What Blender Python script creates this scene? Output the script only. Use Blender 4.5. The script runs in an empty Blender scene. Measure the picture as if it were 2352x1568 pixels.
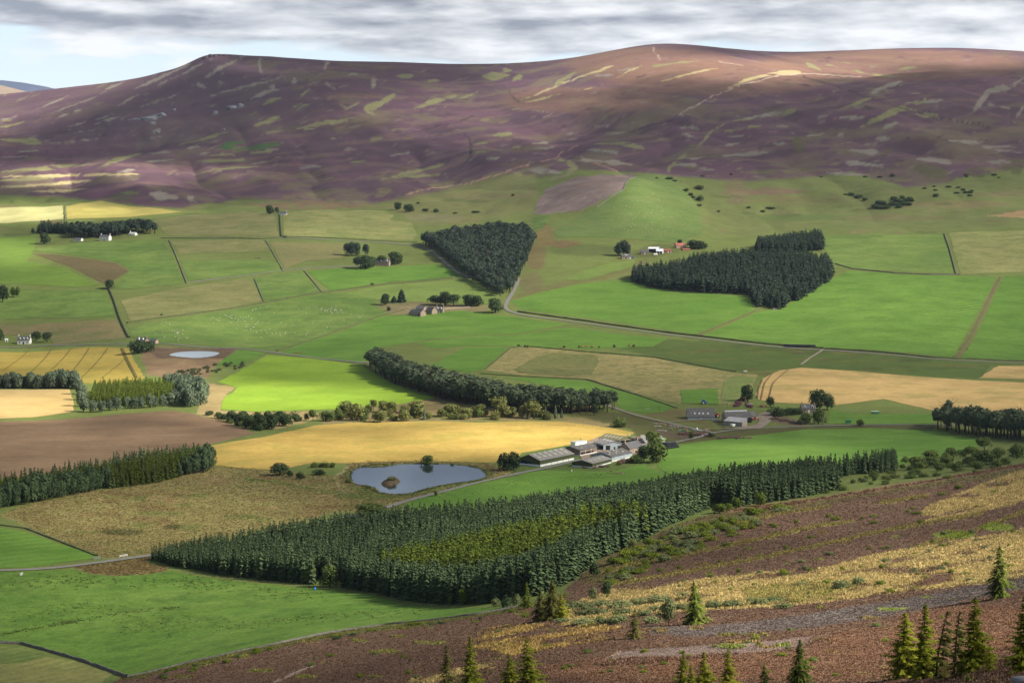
import bpy, bmesh, math, random
import numpy as np
from mathutils import Vector, Matrix
from mathutils.geometry import delaunay_2d_cdt

R = math.radians
scene = bpy.context.scene
COL = scene.collection
rng = np.random.default_rng(7)
random.seed(7)

# ---------------------------------------------------------------- camera model
# u, v below are positions in the photograph at 2352 x 1568; they are only used to look
# up where on the terrain a thing stands (a ray from the viewpoint down to the ground).
F, CX, CY, VH, ZC = 4573.0, 1176.0, 784.0, 455.0, 160.0
PITCH = math.atan((CY - VH) / F)
CP, SP = math.cos(PITCH), math.sin(PITCH)

def ray_aw(u, v):
    """tan(azimuth) and slope of the sight line through a photo position"""
    u = np.asarray(u, float); v = np.asarray(v, float)
    xc = (u - CX) / F; yc = -(v - CY) / F
    dy = CP + yc * SP; dz = -SP + yc * CP
    return xc / dy, dz / dy

def project(x, y, z):
    zz = z - ZC
    fwd = y * CP - zz * SP; up = y * SP + zz * CP
    fwd = np.maximum(fwd, 1e-3)
    return CX + F * x / fwd, CY - F * up / fwd

# ---------------------------------------------------------------- value noise
_tab = np.random.default_rng(11).random((256, 256))
def vnoise(x, y):
    xi = np.floor(x).astype(int); yi = np.floor(y).astype(int)
    fx = x - xi; fy = y - yi
    fx = fx * fx * (3 - 2 * fx); fy = fy * fy * (3 - 2 * fy)
    a = _tab[xi & 255, yi & 255]; b = _tab[(xi + 1) & 255, yi & 255]
    c = _tab[xi & 255, (yi + 1) & 255]; d = _tab[(xi + 1) & 255, (yi + 1) & 255]
    return (a * (1 - fx) + b * fx) * (1 - fy) + (c * (1 - fx) + d * fx) * fy
def fbm(x, y, o=4):
    s = 0; a = 0.5; t = 0
    for k in range(o):
        s = s + a * vnoise(x * 2 ** k + 17.3 * k, y * 2 ** k + 5.1 * k); t += a; a *= 0.5
    return s / t * 2 - 1

# ---------------------------------------------------------------- terrain heights
CTRL = []   # (u, v, D)
def row(D, *uv):
    for u, v in uv: CTRL.append((u, v, D))
row(30, (-900, 2600), (1176, 2500), (3300, 2300))
row(60, (-900, 2300), (0, 2250), (1176, 2050), (2352, 1640), (3300, 1450))
row(100, (-900, 2050), (0, 2020), (1176, 1850), (2000, 1650), (2352, 1535), (2800, 1400), (3300, 1330))
row(125, (2352, 1514), (2200, 1545), (2050, 1585), (2700, 1400))
row(165, (2352, 1560), (2200, 1600), (2000, 1630), (1176, 1740))
row(260, (-900, 2080), (0, 1980), (600, 1820), (1176, 1640), (1764, 1580), (2065, 1545), (2352, 1482), (3200, 1330))
row(390, (-900, 1900), (0, 1800), (600, 1640), (1176, 1480), (1590, 1432), (2293, 1373), (3200, 1180))
row(550, (0, 1640), (600, 1540), (1200, 1415), (1800, 1320), (2352, 1228), (3200, 1020))
row(620, (-900, 1580), (0, 1557), (280, 1548), (1150, 1402))
row(660, (600, 1450))
row(690, (1000, 1386), (1350, 1322))
row(750, (2352, 1125), (1900, 1200), (3200, 930))
row(800, (0, 1320), (600, 1318), (1570, 1190))
row(850, (2000, 1128), (1000, 1268))
row(900, (2352, 1064), (3200, 900))
row(920, (1900, 1098), (0, 1206), (500, 1205), (1300, 1200))
row(1060, (950, 1100), (2352, 1034), (500, 1102), (0, 1102), (1500, 1098))
row(1160, (1260, 1047), (2000, 1040), (-900, 1046))
row(1260, (900, 1000), (0, 1000), (2352, 998), (1700, 1000), (3200, 960))
row(1400, (1850, 946), (600, 945), (1400, 945), (0, 946))
row(1510, (2352, 895), (1900, 898), (300, 909))
row(1640, (1000, 856), (1500, 850), (0, 872))
row(1816, (445, 815), (1700, 790), (-900, 800), (2352, 800), (3200, 790))
row(1960, (52, 790), (600, 775), (1200, 748), (1800, 735))
row(2060, (980, 718), (2000, 685), (2352, 690))
row(2200, (250, 680), (700, 672), (2200, 632), (1450, 660), (1720, 640))
row(2400, (0, 615), (900, 608), (1500, 590), (1240, 590), (2352, 570))
row(2680, (238, 551), (-900, 550), (700, 528), (1200, 520), (1750, 525), (2200, 505), (3200, 480))
row(2930, (640, 489), (1100, 482), (0, 520), (1450, 412), (1300, 440), (1650, 440), (2050, 440), (2352, 430))
row(3200, (100, 472), (485, 463), (900, 455), (1110, 430), (1500, 372), (1800, 378), (2100, 378), (2352, 372), (3200, 360), (-900, 480))
row(3700, (0, 398), (485, 378), (1110, 358), (1500, 280), (1800, 268), (2100, 270), (2352, 265))
row(4050, (1800, 215), (2050, 212), (2352, 208), (1300, 300))
row(4450, (0, 305), (485, 265), (1110, 270), (1500, 190), (2050, 177), (2352, 168), (2200, 171), (-900, 340), (3200, 180))
row(4600, (1800, 174))
row(4950, (2050, 193), (2352, 192), (1800, 162), (1500, 140), (485, 170))
row(5200, (485, 125), (0, 226), (150, 203), (300, 182), (370, 166), (430, 146), (700, 136), (460, 131), (540, 126), (620, 130), (1500, 110), (1620, 116))
row(5330, (485, 136), (430, 158), (540, 133), (370, 176), (620, 136))
row(5050, (485, 141), (430, 160), (540, 138), (620, 142))
row(5350, (0, 218), (160, 200), (-400, 240))
row(5600, (1110, 148), (900, 142), (485, 160), (620, 158), (1300, 135), (1750, 123), (2050, 152), (2352, 152))
row(6300, (2050, 112), (2352, 118), (1900, 117), (2200, 111), (3200, 160))
row(6700, (485, 200), (0, 300), (1110, 195), (1500, 165), (-900, 340))
row(7800, (2050, 190), (2352, 190), (1110, 290), (485, 310), (0, 380), (3200, 230), (1500, 270), (-900, 400))
row(13500, (-900, 440), (0, 436), (1176, 436), (2352, 436), (3200, 440))
_c = np.array(CTRL, float)
_ca, _cw = ray_aw(_c[:, 0], _c[:, 1])
_cp = _ca * 6.0
_cs = np.log(_c[:, 2]) * 2.2
def _phi(r2):
    return np.where(r2 > 1e-12, 0.5 * r2 * np.log(np.maximum(r2, 1e-12)), 0.0)
_n = len(_c)
_A = _phi((_cp[:, None] - _cp[None]) ** 2 + (_cs[:, None] - _cs[None]) ** 2) + np.eye(_n) * 0.0005
_P = np.stack([np.ones(_n), _cp, _cs], 1)
_M = np.block([[_A, _P], [_P.T, np.zeros((3, 3))]])
_sol = np.linalg.solve(_M, np.concatenate([_cw, np.zeros(3)]))

# lattice: columns are tan(azimuth), rows are ln(distance)
_fine = np.linspace(-0.305, 0.305, 800)
_out = np.geomspace(0.32, 1.35, 34)
AA = np.concatenate([-_out[::-1], _fine, _out])
SS = np.concatenate([np.linspace(math.log(9), math.log(90), 60)[:-1],
                     np.arange(math.log(90), math.log(7000), 0.0042),
                     np.linspace(math.log(7000), math.log(13500), 40)[1:]])
DD = np.exp(SS)
W = np.zeros((len(SS), len(AA)))
_ap = np.clip(AA, -0.7, 0.7) * 6.0
_dcl = np.clip(SS, math.log(28), math.log(13500)) * 2.2
for k in range(0, len(SS), 40):
    d = _dcl[k:k + 40]
    g = np.full((len(d), len(AA)), _sol[_n]) + _sol[_n + 1] * _ap[None] + _sol[_n + 2] * d[:, None]
    for m in range(_n):
        g += _sol[m] * _phi((_ap[None] - _cp[m]) ** 2 + (d[:, None] - _cs[m]) ** 2)
    W[k:k + 40] = g
XX = AA[None] * DD[:, None]
YY = np.repeat(DD[:, None], len(AA), 1)
ZZ = ZC + W * DD[:, None]
# the hill the viewer stands on, right under the viewpoint
_near = np.clip((30 - DD) / 18, 0, 1)[:, None]
ZZ = ZZ * (1 - _near) + (ZC - 2.2 - 0.2 * DD[:, None]) * _near
# relief: gullies and knolls on the moor, gentle swells in the valley
_h = np.clip((YY - 2600) / 900, 0, 1); _h = _h * _h * (3 - 2 * _h)
_fg = np.clip((640 - YY) / 250, 0, 1)
_cr = np.clip((4800 - YY) / 700, 0.05, 1)
ZZ += _h * _cr * (fbm(XX / 420, YY / 520, 4) * 17 + (np.abs(fbm(XX / 230 + 9 + YY / 900, YY / 900, 4)) - 0.25) * 34 + fbm(XX / 70, YY / 110, 3) * 2.4)
ZZ += np.exp(-((YY - 2860) / 270) ** 2) * np.clip((XX + 300) / 500, 0.15, 1) * (fbm(XX / 150 + 2, YY / 170, 3) * 9 + (np.abs(fbm(XX / 110 + 21, YY / 420, 3)) - 0.25) * 12)
ZZ += 17 * np.exp(-((XX - 175) / 105) ** 2 - ((YY - 2760) / 130) ** 2)          # the rounded green knoll
ZZ += (1 - _h) * fbm(XX / 170 + 3, YY / 210, 2) * 1.1
ZZ += _fg * (fbm(XX / 14 + 31, YY / 17, 3) * 0.55 * np.clip(YY / 120, 0.2, 1))
W = (ZZ - ZC) / DD[:, None]

def zat(x, y):
    x = np.asarray(x, float); y = np.maximum(np.asarray(y, float), 9.5)
    a = np.clip(x / y, AA[0], AA[-1] - 1e-9); s = np.clip(np.log(y), SS[0], SS[-1] - 1e-9)
    j = np.clip(np.searchsorted(AA, a, side='right') - 1, 0, len(AA) - 2)
    i = np.clip(np.searchsorted(SS, s, side='right') - 1, 0, len(SS) - 2)
    fa = (a - AA[j]) / (AA[j + 1] - AA[j]); fs = (y - DD[i]) / (DD[i + 1] - DD[i])
    return (ZZ[i, j] * (1 - fa) + ZZ[i, j + 1] * fa) * (1 - fs) + (ZZ[i + 1, j] * (1 - fa) + ZZ[i + 1, j + 1] * fa) * fs

def cast(u, v):
    """ground point seen at photo position u, v"""
    u = np.atleast_1d(np.asarray(u, float)); v = np.atleast_1d(np.asarray(v, float))
    a, w = ray_aw(u, v)
    out = np.zeros((len(u), 3))
    for k in range(len(u)):
        j = int(np.clip(np.searchsorted(AA, a[k]) - 1, 0, len(AA) - 2))
        fa = (a[k] - AA[j]) / (AA[j + 1] - AA[j])
        col = W[:, j] * (1 - fa) + W[:, j + 1] * fa
        i0 = 40
        hit = np.nonzero(col[i0:] >= w[k])[0]
        i = i0 + (hit[0] if len(hit) else int(np.argmax(col[i0:])))
        if i > i0 and col[i] > col[i - 1]:
            f = np.clip((w[k] - col[i - 1]) / (col[i] - col[i - 1]), 0, 1)
            y = DD[i - 1] + (DD[i] - DD[i - 1]) * f
        else:
            y = DD[i]
        x = a[k] * y
        out[k] = (x, y, float(zat(x, y)))
    return out
def at(u, v):
    return Vector(cast(u, v)[0])

def inside(px, py, poly):
    poly = np.asarray(poly, float)
    r = np.zeros(np.shape(px), bool)
    j = len(poly) - 1
    for i in range(len(poly)):
        xi, yi = poly[i]; xj, yj = poly[j]
        if yi != yj:
            c = ((yi > py) != (yj > py)) & (px < (xj - xi) * (py - yi) / (yj - yi) + xi)
            r ^= c
        j = i
    return r
def seg_dist(px, py, pts, closed=False):
    pts = np.asarray(pts, float); n = len(pts)
    best = np.full(np.shape(px), 1e9)
    for i in range(n if closed else n - 1):
        x0, y0 = pts[i]; x1, y1 = pts[(i + 1) % n]
        dx, dy = x1 - x0, y1 - y0; L = dx * dx + dy * dy + 1e-9
        t = np.clip(((px - x0) * dx + (py - y0) * dy) / L, 0, 1)
        best = np.minimum(best, np.hypot(px - x0 - t * dx, py - y0 - t * dy))
    return best

# ---------------------------------------------------------------- lakes cut into the valley
def plane_pts(poly, z):
    a, w = ray_aw(*np.array(poly, float).T)
    y = (z - ZC) / w
    return np.stack([a * y, y], 1)
def smooth_loop(p, n=3):
    p = np.asarray(p, float)
    for _ in range(n):
        q = np.roll(p, -1, 0)
        p = np.stack([p * 0.75 + q * 0.25, p * 0.25 + q * 0.75], 1).reshape(-1, 2)
    return p
LOCH = [(802, 1088), (806, 1080), (814, 1075), (830, 1071), (880, 1072), (905, 1066), (950, 1064), (1000, 1064), (1050, 1066), (1090, 1071), (1110, 1078),
        (1122, 1090), (1121, 1097), (1095, 1104), (1060, 1108), (1020, 1113), (985, 1120), (968, 1126), (950, 1132), (925, 1135.5), (905, 1135.5), (880, 1132), (862, 1130), (868, 1124),
        (862, 1119), (840, 1116), (820, 1114), (808, 1108), (802, 1098)]
POND = [(386, 814), (405, 809), (430, 806.5), (470, 806), (500, 808), (507, 812), (490, 818), (455, 822.5), (420, 820), (395, 817)]
ISLE = [(874, 1109), (884, 1102), (900, 1097), (918, 1100), (921, 1105), (912, 1113), (896, 1119), (880, 1117)]
LAKES = {}
for nm, poly in (('loch', LOCH), ('pond', POND)):
    c = cast(*np.array(poly, float).T)
    lv = float(np.median(c[:, 2])) - 0.6
    P = smooth_loop(plane_pts(poly, lv), 2)
    x0, y0 = P.min(0) - 60; x1, y1 = P.max(0) + 60
    m = (XX > x0) & (XX < x1) & (YY > y0) & (YY < y1)
    px, py = XX[m], YY[m]
    ins = inside(px, py, P); d = seg_dist(px, py, P, True)
    z = ZZ[m]
    k = np.clip(1 - d / 45, 0, 1); k = k * k * (3 - 2 * k)
    zb = z * (1 - k) + (lv + 0.25 + 0.045 * d) * k
    z = np.where(ins, lv - np.clip(d * 0.3, 0.1, 2.0), zb)
    ZZ[m] = z
    LAKES[nm] = (lv, P)
lv, _ = LAKES['loch']
ISLE_P = smooth_loop(plane_pts(ISLE, lv), 2)
m = (np.abs(XX - ISLE_P[:, 0].mean()) < 40) & (np.abs(YY - ISLE_P[:, 1].mean()) < 40)
px, py = XX[m], YY[m]
ins = inside(px, py, ISLE_P); d = seg_dist(px, py, ISLE_P, True)
ZZ[m] = np.where(ins, lv + 0.15 + np.clip(d * 0.3, 0, 1.2), ZZ[m])
W = (ZZ - ZC) / DD[:, None]
UU, VV = project(XX, YY, ZZ)

# ---------------------------------------------------------------- object helpers
def tag(o, label=None, cat=None, group=None, kind=None):
    if label: o['label'] = label
    if cat: o['category'] = cat
    if group: o['group'] = group
    if kind: o['kind'] = kind
    return o
def link(name, me, mats=(), parent=None, loc=None):
    o = bpy.data.objects.new(name, me)
    COL.objects.link(o)
    for m in mats: me.materials.append(m)
    if parent is not None: o.parent = parent
    if loc is not None: o.location = loc
    return o
def empty(name, loc, rz=0.0):
    o = bpy.data.objects.new(name, None); COL.objects.link(o)
    o.empty_display_size = 0.5
    o.location = loc; o.rotation_euler = (0, 0, rz)
    return o
def mesh_np(name, co, faces, smooth=False):
    """co (n,3); faces: (m,3) or (m,4) array"""
    me = bpy.data.meshes.new(name)
    co = np.asarray(co, np.float32); faces = np.asarray(faces, np.int32)
    k = faces.shape[1]
    me.vertices.add(len(co)); me.vertices.foreach_set('co', co.ravel())
    me.loops.add(faces.size); me.loops.foreach_set('vertex_index', faces.ravel())
    me.polygons.add(len(faces)); me.polygons.foreach_set('loop_start', np.arange(0, faces.size, k, dtype=np.int32))
    me.polygons.foreach_set('loop_total', np.full(len(faces), k, np.int32))
    if smooth: me.polygons.foreach_set('use_smooth', np.ones(len(faces), bool))
    me.update(calc_edges=True)
    return me

class MB:
    def __init__(s): s.v = []; s.f = []
    def add(s, vs, fs):
        b = len(s.v); s.v += [tuple(p) for p in vs]; s.f += [tuple(b + i for i in f) for f in fs]; return s
    def box(s, x0, x1, y0, y1, z0, z1):
        return s.add([(x0, y0, z0), (x1, y0, z0), (x1, y1, z0), (x0, y1, z0), (x0, y0, z1), (x1, y0, z1), (x1, y1, z1), (x0, y1, z1)],
                     [(3, 2, 1, 0), (4, 5, 6, 7), (0, 1, 5, 4), (1, 2, 6, 5), (2, 3, 7, 6), (3, 0, 4, 7)])
    def prism(s, prof, axis, t0, t1):
        """extrude a closed profile along x ('x': prof is (y,z)) or y ('y': prof is (x,z)) or z"""
        n = len(prof)
        def P(p, t): return (t, p[0], p[1]) if axis == 'x' else ((p[0], t, p[1]) if axis == 'y' else (p[0], p[1], t))
        vs = [P(p, t0) for p in prof] + [P(p, t1) for p in prof]
        fs = [tuple(range(n)), tuple(range(2 * n - 1, n - 1, -1))]
        fs += [(i, n + i, n + (i + 1) % n, (i + 1) % n) for i in range(n)]
        return s.add(vs, fs)
    def tube(s, pts, rad, n=6, cap=True):
        pts = [Vector(p) for p in pts]
        if not hasattr(rad, '__len__'): rad = [rad] * len(pts)
        rings = []
        for i, p in enumerate(pts):
            d = (pts[min(i + 1, len(pts) - 1)] - pts[max(i - 1, 0)]).normalized()
            a = d.cross(Vector((0, 0, 1)) if abs(d.z) < 0.9 else Vector((1, 0, 0))).normalized(); b = d.cross(a)
            rings.append([p + (a * math.cos(2 * math.pi * k / n) + b * math.sin(2 * math.pi * k / n)) * rad[i] for k in range(n)])
        b0 = len(s.v)
        for r in rings: s.v += [tuple(q) for q in r]
        for i in range(len(pts) - 1):
            for k in range(n):
                s.f.append((b0 + i * n + k, b0 + i * n + (k + 1) % n, b0 + (i + 1) * n + (k + 1) % n, b0 + (i + 1) * n + k))
        if cap:
            s.f.append(tuple(b0 + k for k in range(n))[::-1]); s.f.append(tuple(b0 + (len(pts) - 1) * n + k for k in range(n)))
        return s
    def build(s, name, mat, parent=None, smooth=False, loc=None, fix=True):
        me = bpy.data.meshes.new(name)
        me.from_pydata(s.v, [], s.f); me.update()
        if fix:
            bm = bmesh.new(); bm.from_mesh(me); bmesh.ops.recalc_face_normals(bm, faces=bm.faces); bm.to_mesh(me); bm.free()
        if smooth: me.polygons.foreach_set('use_smooth', np.ones(len(me.polygons), bool))
        return link(name, me, [mat], parent, loc)
# ---------------------------------------------------------------- materials
def srgb(r, g, b):
    f = lambda c: (c / 255 / 12.92) if c <= 10 else ((c / 255 + 0.055) / 1.055) ** 2.4
    return (f(r), f(g), f(b))
class NT:
    def __init__(s, name):
        s.m = bpy.data.materials.new(name); s.m.use_nodes = True
        s.t = s.m.node_tree; s.t.nodes.clear()
        s.out = s.t.nodes.new('ShaderNodeOutputMaterial')
    def n(s, kind, **kw):
        q = s.t.nodes.new(kind)
        for k, v in kw.items():
            if k[0] == '_': q.inputs[int(k[1:])].default_value = v
            elif k in ('Scale', 'Detail', 'Roughness', 'Fac', 'Strength', 'Distance', 'Distortion', 'IOR', 'Metallic', 'Transmission', 'Weight', 'Density', 'Anisotropy'):
                q.inputs[k].default_value = v
            else: setattr(q, k, v)
        return q
    def l(s, a, b): s.t.links.new(a, b); return s
    def math(s, op, a, b=None, clamp=False):
        q = s.n('ShaderNodeMath', operation=op); q.use_clamp = clamp
        for i, x in enumerate((a, b)):
            if x is None: continue
            if isinstance(x, (int, float)): q.inputs[i].default_value = x
            else: s.l(x, q.inputs[i])
        return q.outputs[0]
    def mix(s, f, a, b, mode='MIX'):
        q = s.n('ShaderNodeMix', data_type='RGBA', blend_type=mode)
        for i, x in ((0, f), (6, a), (7, b)):
            if isinstance(x, (int, float)): q.inputs[i].default_value = x
            elif isinstance(x, tuple): q.inputs[i].default_value = (*x[:3], 1)
            else: s.l(x, q.inputs[i])
        return q.outputs[2]
    def coord(s, kind='Object'):
        return s.n('ShaderNodeTexCoord').outputs[kind]
    def noise(s, vec, scale, detail=3, rough=0.55, lo=None, hi=None, stretch=None, rot=None):
        if stretch or rot:
            mp = s.n('ShaderNodeMapping')
            if stretch: mp.inputs['Scale'].default_value = stretch
            if rot: mp.inputs['Rotation'].default_value = (0, 0, rot)
            s.l(vec, mp.inputs[0]); vec = mp.outputs[0]
        q = s.n('ShaderNodeTexNoise', Scale=scale, Detail=detail, Roughness=rough); s.l(vec, q.inputs['Vector'])
        o = q.outputs['Fac']
        if lo is not None: o = s.remap(o, lo, hi)
        return o
    def remap(s, x, lo, hi, a=0.0, b=1.0):
        q = s.n('ShaderNodeMapRange'); s.l(x, q.inputs[0])
        q.inputs[1].default_value = lo; q.inputs[2].default_value = hi; q.inputs[3].default_value = a; q.inputs[4].default_value = b
        return q.outputs[0]
    def bsdf(s, col, rough=0.9, bump=None, bdist=0.1, bstr=0.6, spec=0.2, **kw):
        q = s.n('ShaderNodeBsdfPrincipled')
        q.inputs['Roughness'].default_value = rough if isinstance(rough, float) else 0.5
        if not isinstance(rough, float): s.l(rough, q.inputs['Roughness'])
        q.inputs['Specular IOR Level'].default_value = spec
        if isinstance(col, tuple): q.inputs['Base Color'].default_value = (*col[:3], 1)
        else: s.l(col, q.inputs['Base Color'])
        for k, v in kw.items(): q.inputs[k].default_value = v
        if bump is not None:
            b = s.n('ShaderNodeBump', Strength=bstr, Distance=bdist); s.l(bump, b.inputs['Height']); s.l(b.outputs[0], q.inputs['Normal'])
        s.l(q.outputs[0], s.out.inputs[0])
        return s.m

def mul(c, k): return tuple(min(1.0, x * k) for x in c)

def plain(name, col, rough=0.8, var=0.15, scale=1.5, spec=0.3, metal=0.0, bump=0.0):
    t = NT(name); c = t.coord()
    n = t.noise(c, scale, 4, 0.6, 0.3, 0.7)
    n2 = t.noise(c, scale * 9, 2, 0.6, 0.3, 0.7)
    cc = t.mix(n, mul(col, 1 - var), mul(col, 1 + var))
    cc = t.mix(t.math('MULTIPLY', n2, 0.35), cc, mul(col, 1 - 1.6 * var))
    return t.bsdf(cc, rough, bump=n2 if bump else None, bdist=bump, spec=spec, Metallic=metal)

def field_mat(name, col, col2, stripe=None, grain=0.35, patch=0.6, seed=0.0, clump=None):
    """crop or pasture: broad patches between two colours, fine grain, drill or mowing lines (angle, spacing, amount)"""
    t = NT(name); c = t.coord()
    big = t.noise(c, 0.011 + 0.001 * seed, 4, 0.6, 0.36, 0.66)
    mid = t.noise(c, 0.07, 4, 0.65, 0.3, 0.7, stretch=(0.35, 1, 1))
    fin = t.noise(c, 0.9, 3, 0.7, 0.25, 0.75)
    f = t.math('ADD', t.math('MULTIPLY', big, patch), t.math('MULTIPLY', mid, 0.8), clamp=True)
    blot = t.noise(c, 0.028, 5, 0.7, 0.42, 0.66)
    cc = t.mix(f, col, col2)
    if stripe:
        ang, sp, amt = stripe
        mp = t.n('ShaderNodeMapping'); mp.inputs['Rotation'].default_value = (0, 0, ang); t.l(c, mp.inputs[0])
        wv = t.n('ShaderNodeTexWave', Scale=0.314 / sp * 10 / 10, Distortion=0.6, Detail=1.0); wv.bands_direction = 'X'
        wv.inputs['Detail Scale'].default_value = 0.4
        t.l(mp.outputs[0], wv.inputs['Vector'])
        w = t.remap(wv.outputs['Fac'], 0.35, 0.85)
        w = t.math('MULTIPLY', w, t.noise(c, 0.03, 2, 0.5, 0.25, 0.7))
        cc = t.mix(t.math('MULTIPLY', w, amt), cc, mul(col2, 1.35))
    if clump:
        k = t.noise(c, clump[1], 3, 0.6, 0.5, 0.62)
        cc = t.mix(t.math('MULTIPLY', k, clump[2]), cc, clump[0])
    cc = t.mix(t.math('MULTIPLY', blot, 0.55), cc, mul(col, 0.70))
    g = t.remap(t.math('ADD', t.math('MULTIPLY', fin, 0.6), t.math('MULTIPLY', t.noise(c, 0.25, 3, 0.7, 0.25, 0.75), 0.4)), 0, 1, 1 - grain * 1.25, 1 + grain)
    gm = t.n('ShaderNodeMix', data_type='RGBA', blend_type='MULTIPLY'); gm.inputs[0].default_value = 1
    t.l(cc, gm.inputs[6])
    cmb = t.n('ShaderNodeCombineColor'); 
    for i in range(3): t.l(g, cmb.inputs[i])
    t.l(cmb.outputs[0], gm.inputs[7])
    return t.bsdf(gm.outputs[2], 0.95, bump=fin, bdist=0.2, bstr=0.4, spec=0.1)

def land_mat(name):
    """ground cover: colour of each plant community from the 'land' attribute, broken up into tussocks"""
    t = NT(name); c = t.coord()
    at_ = t.n('ShaderNodeAttribute', attribute_name='land'); base = at_.outputs['Color']
    ru = t.n('ShaderNodeAttribute', attribute_name='rough').outputs['Fac']
    big = t.noise(c, 0.006, 5, 0.62, 0.3, 0.7)
    mid = t.noise(c, 0.05, 5, 0.68, 0.3, 0.7)
    fin = t.noise(c, 0.55, 4, 0.72, 0.3, 0.7)
    tus = t.noise(c, 2.1, 3, 0.7, 0.35, 0.65)
    k = t.math('ADD', t.math('MULTIPLY', big, 0.30), t.math('MULTIPLY', mid, 0.30))
    k = t.math('ADD', k, t.math('MULTIPLY', fin, 0.34))
    k = t.math('ADD', k, t.math('MULTIPLY', tus, 0.34))       # 0..1.28
    k = t.remap(k, 0.2, 1.05, 0.45, 1.55)
    r = t.math('ADD', t.math('MULTIPLY', t.math('SUBTRACT', k, 1.0), ru), 1.0)
    cmb = t.n('ShaderNodeCombineColor')
    for i in range(3): t.l(r, cmb.inputs[i])
    cc = t.mix(1.0, base, cmb.outputs[0], 'MULTIPLY')
    hue = t.n('ShaderNodeHueSaturation'); t.l(cc, hue.inputs['Color'])
    t.l(t.remap(mid, 0, 1, 0.488, 0.512), hue.inputs['Hue']); t.l(t.remap(fin, 0, 1, 0.85, 1.15), hue.inputs['Saturation'])
    b = t.math('ADD', t.math('MULTIPLY', fin, 0.6), tus)
    return t.bsdf(hue.outputs[0], 0.95, bump=b, bdist=0.3, bstr=0.6, spec=0.08)

def leaf_mat(name, col, var=0.35, warm=(0.16, 0.15, 0.02), warmth=0.25, trans=0.25, scale=0.5):
    """leaves or needles: each clump a little different, some light coming through"""
    t = NT(name); c = t.coord()
    info = t.n('ShaderNodeObjectInfo')
    geo = t.n('ShaderNodeNewGeometry')
    n = t.noise(c, scale, 3, 0.6, 0.3, 0.7)
    isl = geo.outputs['Random Per Island']
    tv = t.n('ShaderNodeAttribute', attribute_name='tvar').outputs['Fac']
    rnd = t.math('FRACT', t.math('ADD', info.outputs['Random'], tv))
    k = t.math('ADD', t.math('MULTIPLY', isl, 0.6), t.math('MULTIPLY', n, 0.4))
    cc = t.mix(k, mul(col, 1 - var), mul(col, 1 + var))
    cc = t.mix(t.math('MULTIPLY', t.math('POWER', rnd, 2.0), warmth), cc, warm)
    hs = t.n('ShaderNodeHueSaturation'); t.l(cc, hs.inputs['Color'])
    t.l(t.remap(rnd, 0, 1, 0.78, 1.25), hs.inputs['Value'])
    cc = hs.outputs[0]
    d = t.n('ShaderNodeBsdfDiffuse'); t.l(cc, d.inputs[0])
    tr = t.n('ShaderNodeBsdfTranslucent'); t.l(cc, tr.inputs[0])
    m = t.n('ShaderNodeMixShader', Fac=trans); t.l(d.outputs[0], m.inputs[1]); t.l(tr.outputs[0], m.inputs[2])
    t.l(m.outputs[0], t.out.inputs[0])
    return t.m

def roof_mat(name, col, rib=0.0, moss=None, streak=0.3):
    t = NT(name); c = t.coord()
    n = t.noise(c, 0.7, 5, 0.65, 0.3, 0.7); s = t.noise(c, 1.3, 4, 0.6, 0.35, 0.65, stretch=(1, 0.15, 0.15))
    cc = t.mix(n, mul(col, 0.8), mul(col, 1.2))
    cc = t.mix(t.math('MULTIPLY', s, streak), cc, mul(col, 0.55))
    if moss: cc = t.mix(t.math('MULTIPLY', t.noise(c, 1.1, 4, 0.6, 0.52, 0.62), moss[1]), cc, moss[0])
    h = None
    if rib:
        wv = t.n('ShaderNodeTexWave', Scale=0.314 / rib); wv.bands_direction = 'X'; t.l(c, wv.inputs['Vector']); h = wv.outputs['Fac']
    return t.bsdf(cc, 0.75, bump=h, bdist=0.05, bstr=0.5, spec=0.3)

def stone_mat(name, col, mortar=0.5, scale=2.0):
    t = NT(name); c = t.coord()
    vo = t.n('ShaderNodeTexVoronoi', Scale=scale); t.l(c, vo.inputs['Vector'])
    n = t.noise(c, 1.0, 4, 0.6, 0.3, 0.7)
    bw = t.n('ShaderNodeSeparateColor'); t.l(vo.outputs['Color'], bw.inputs[0])
    cc = t.mix(bw.outputs[0], mul(col, 0.7), mul(col, 1.35)); cc = t.mix(t.math('MULTIPLY', n, 0.4), cc, mul(col, 0.6))
    return t.bsdf(cc, 0.95, bump=vo.outputs['Distance'], bdist=0.06, spec=0.1)

M = {}
M['land'] = land_mat('ground cover')
M['bark'] = plain('bark', (0.07, 0.055, 0.042), 0.95, 0.3, 3)
M['palebark'] = plain('pale bark', (0.20, 0.18, 0.15), 0.95, 0.3, 3)
M['spruce'] = leaf_mat('spruce needles', (0.06, 0.10, 0.06), 0.5, (0.09, 0.11, 0.04), 0.35, 0.12, 0.8)
M['spruce_blue'] = leaf_mat('blue spruce needles', (0.125, 0.165, 0.11), 0.4, (0.12, 0.13, 0.06), 0.3, 0.15, 0.6)
M['larch'] = leaf_mat('larch needles', (0.118, 0.165, 0.030), 0.45, (0.19, 0.19, 0.03), 0.2, 0.25, 0.6)
M['larch_near'] = leaf_mat('near larch needles', (0.27, 0.30, 0.035), 0.5, (0.22, 0.19, 0.02), 0.4, 0.4, 0.5)
M['spruce_near'] = leaf_mat('hillside spruce needles', (0.125, 0.165, 0.035), 0.5, (0.12, 0.12, 0.015), 0.3, 0.2, 0.5)
M['pine'] = leaf_mat('pine needles', (0.062, 0.092, 0.066), 0.5, (0.05, 0.065, 0.025), 0.3, 0.1, 0.8)
M['pine_lit'] = leaf_mat('grey green pine needles', (0.095, 0.130, 0.075), 0.45, (0.09, 0.10, 0.04), 0.3, 0.12, 0.8)
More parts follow.
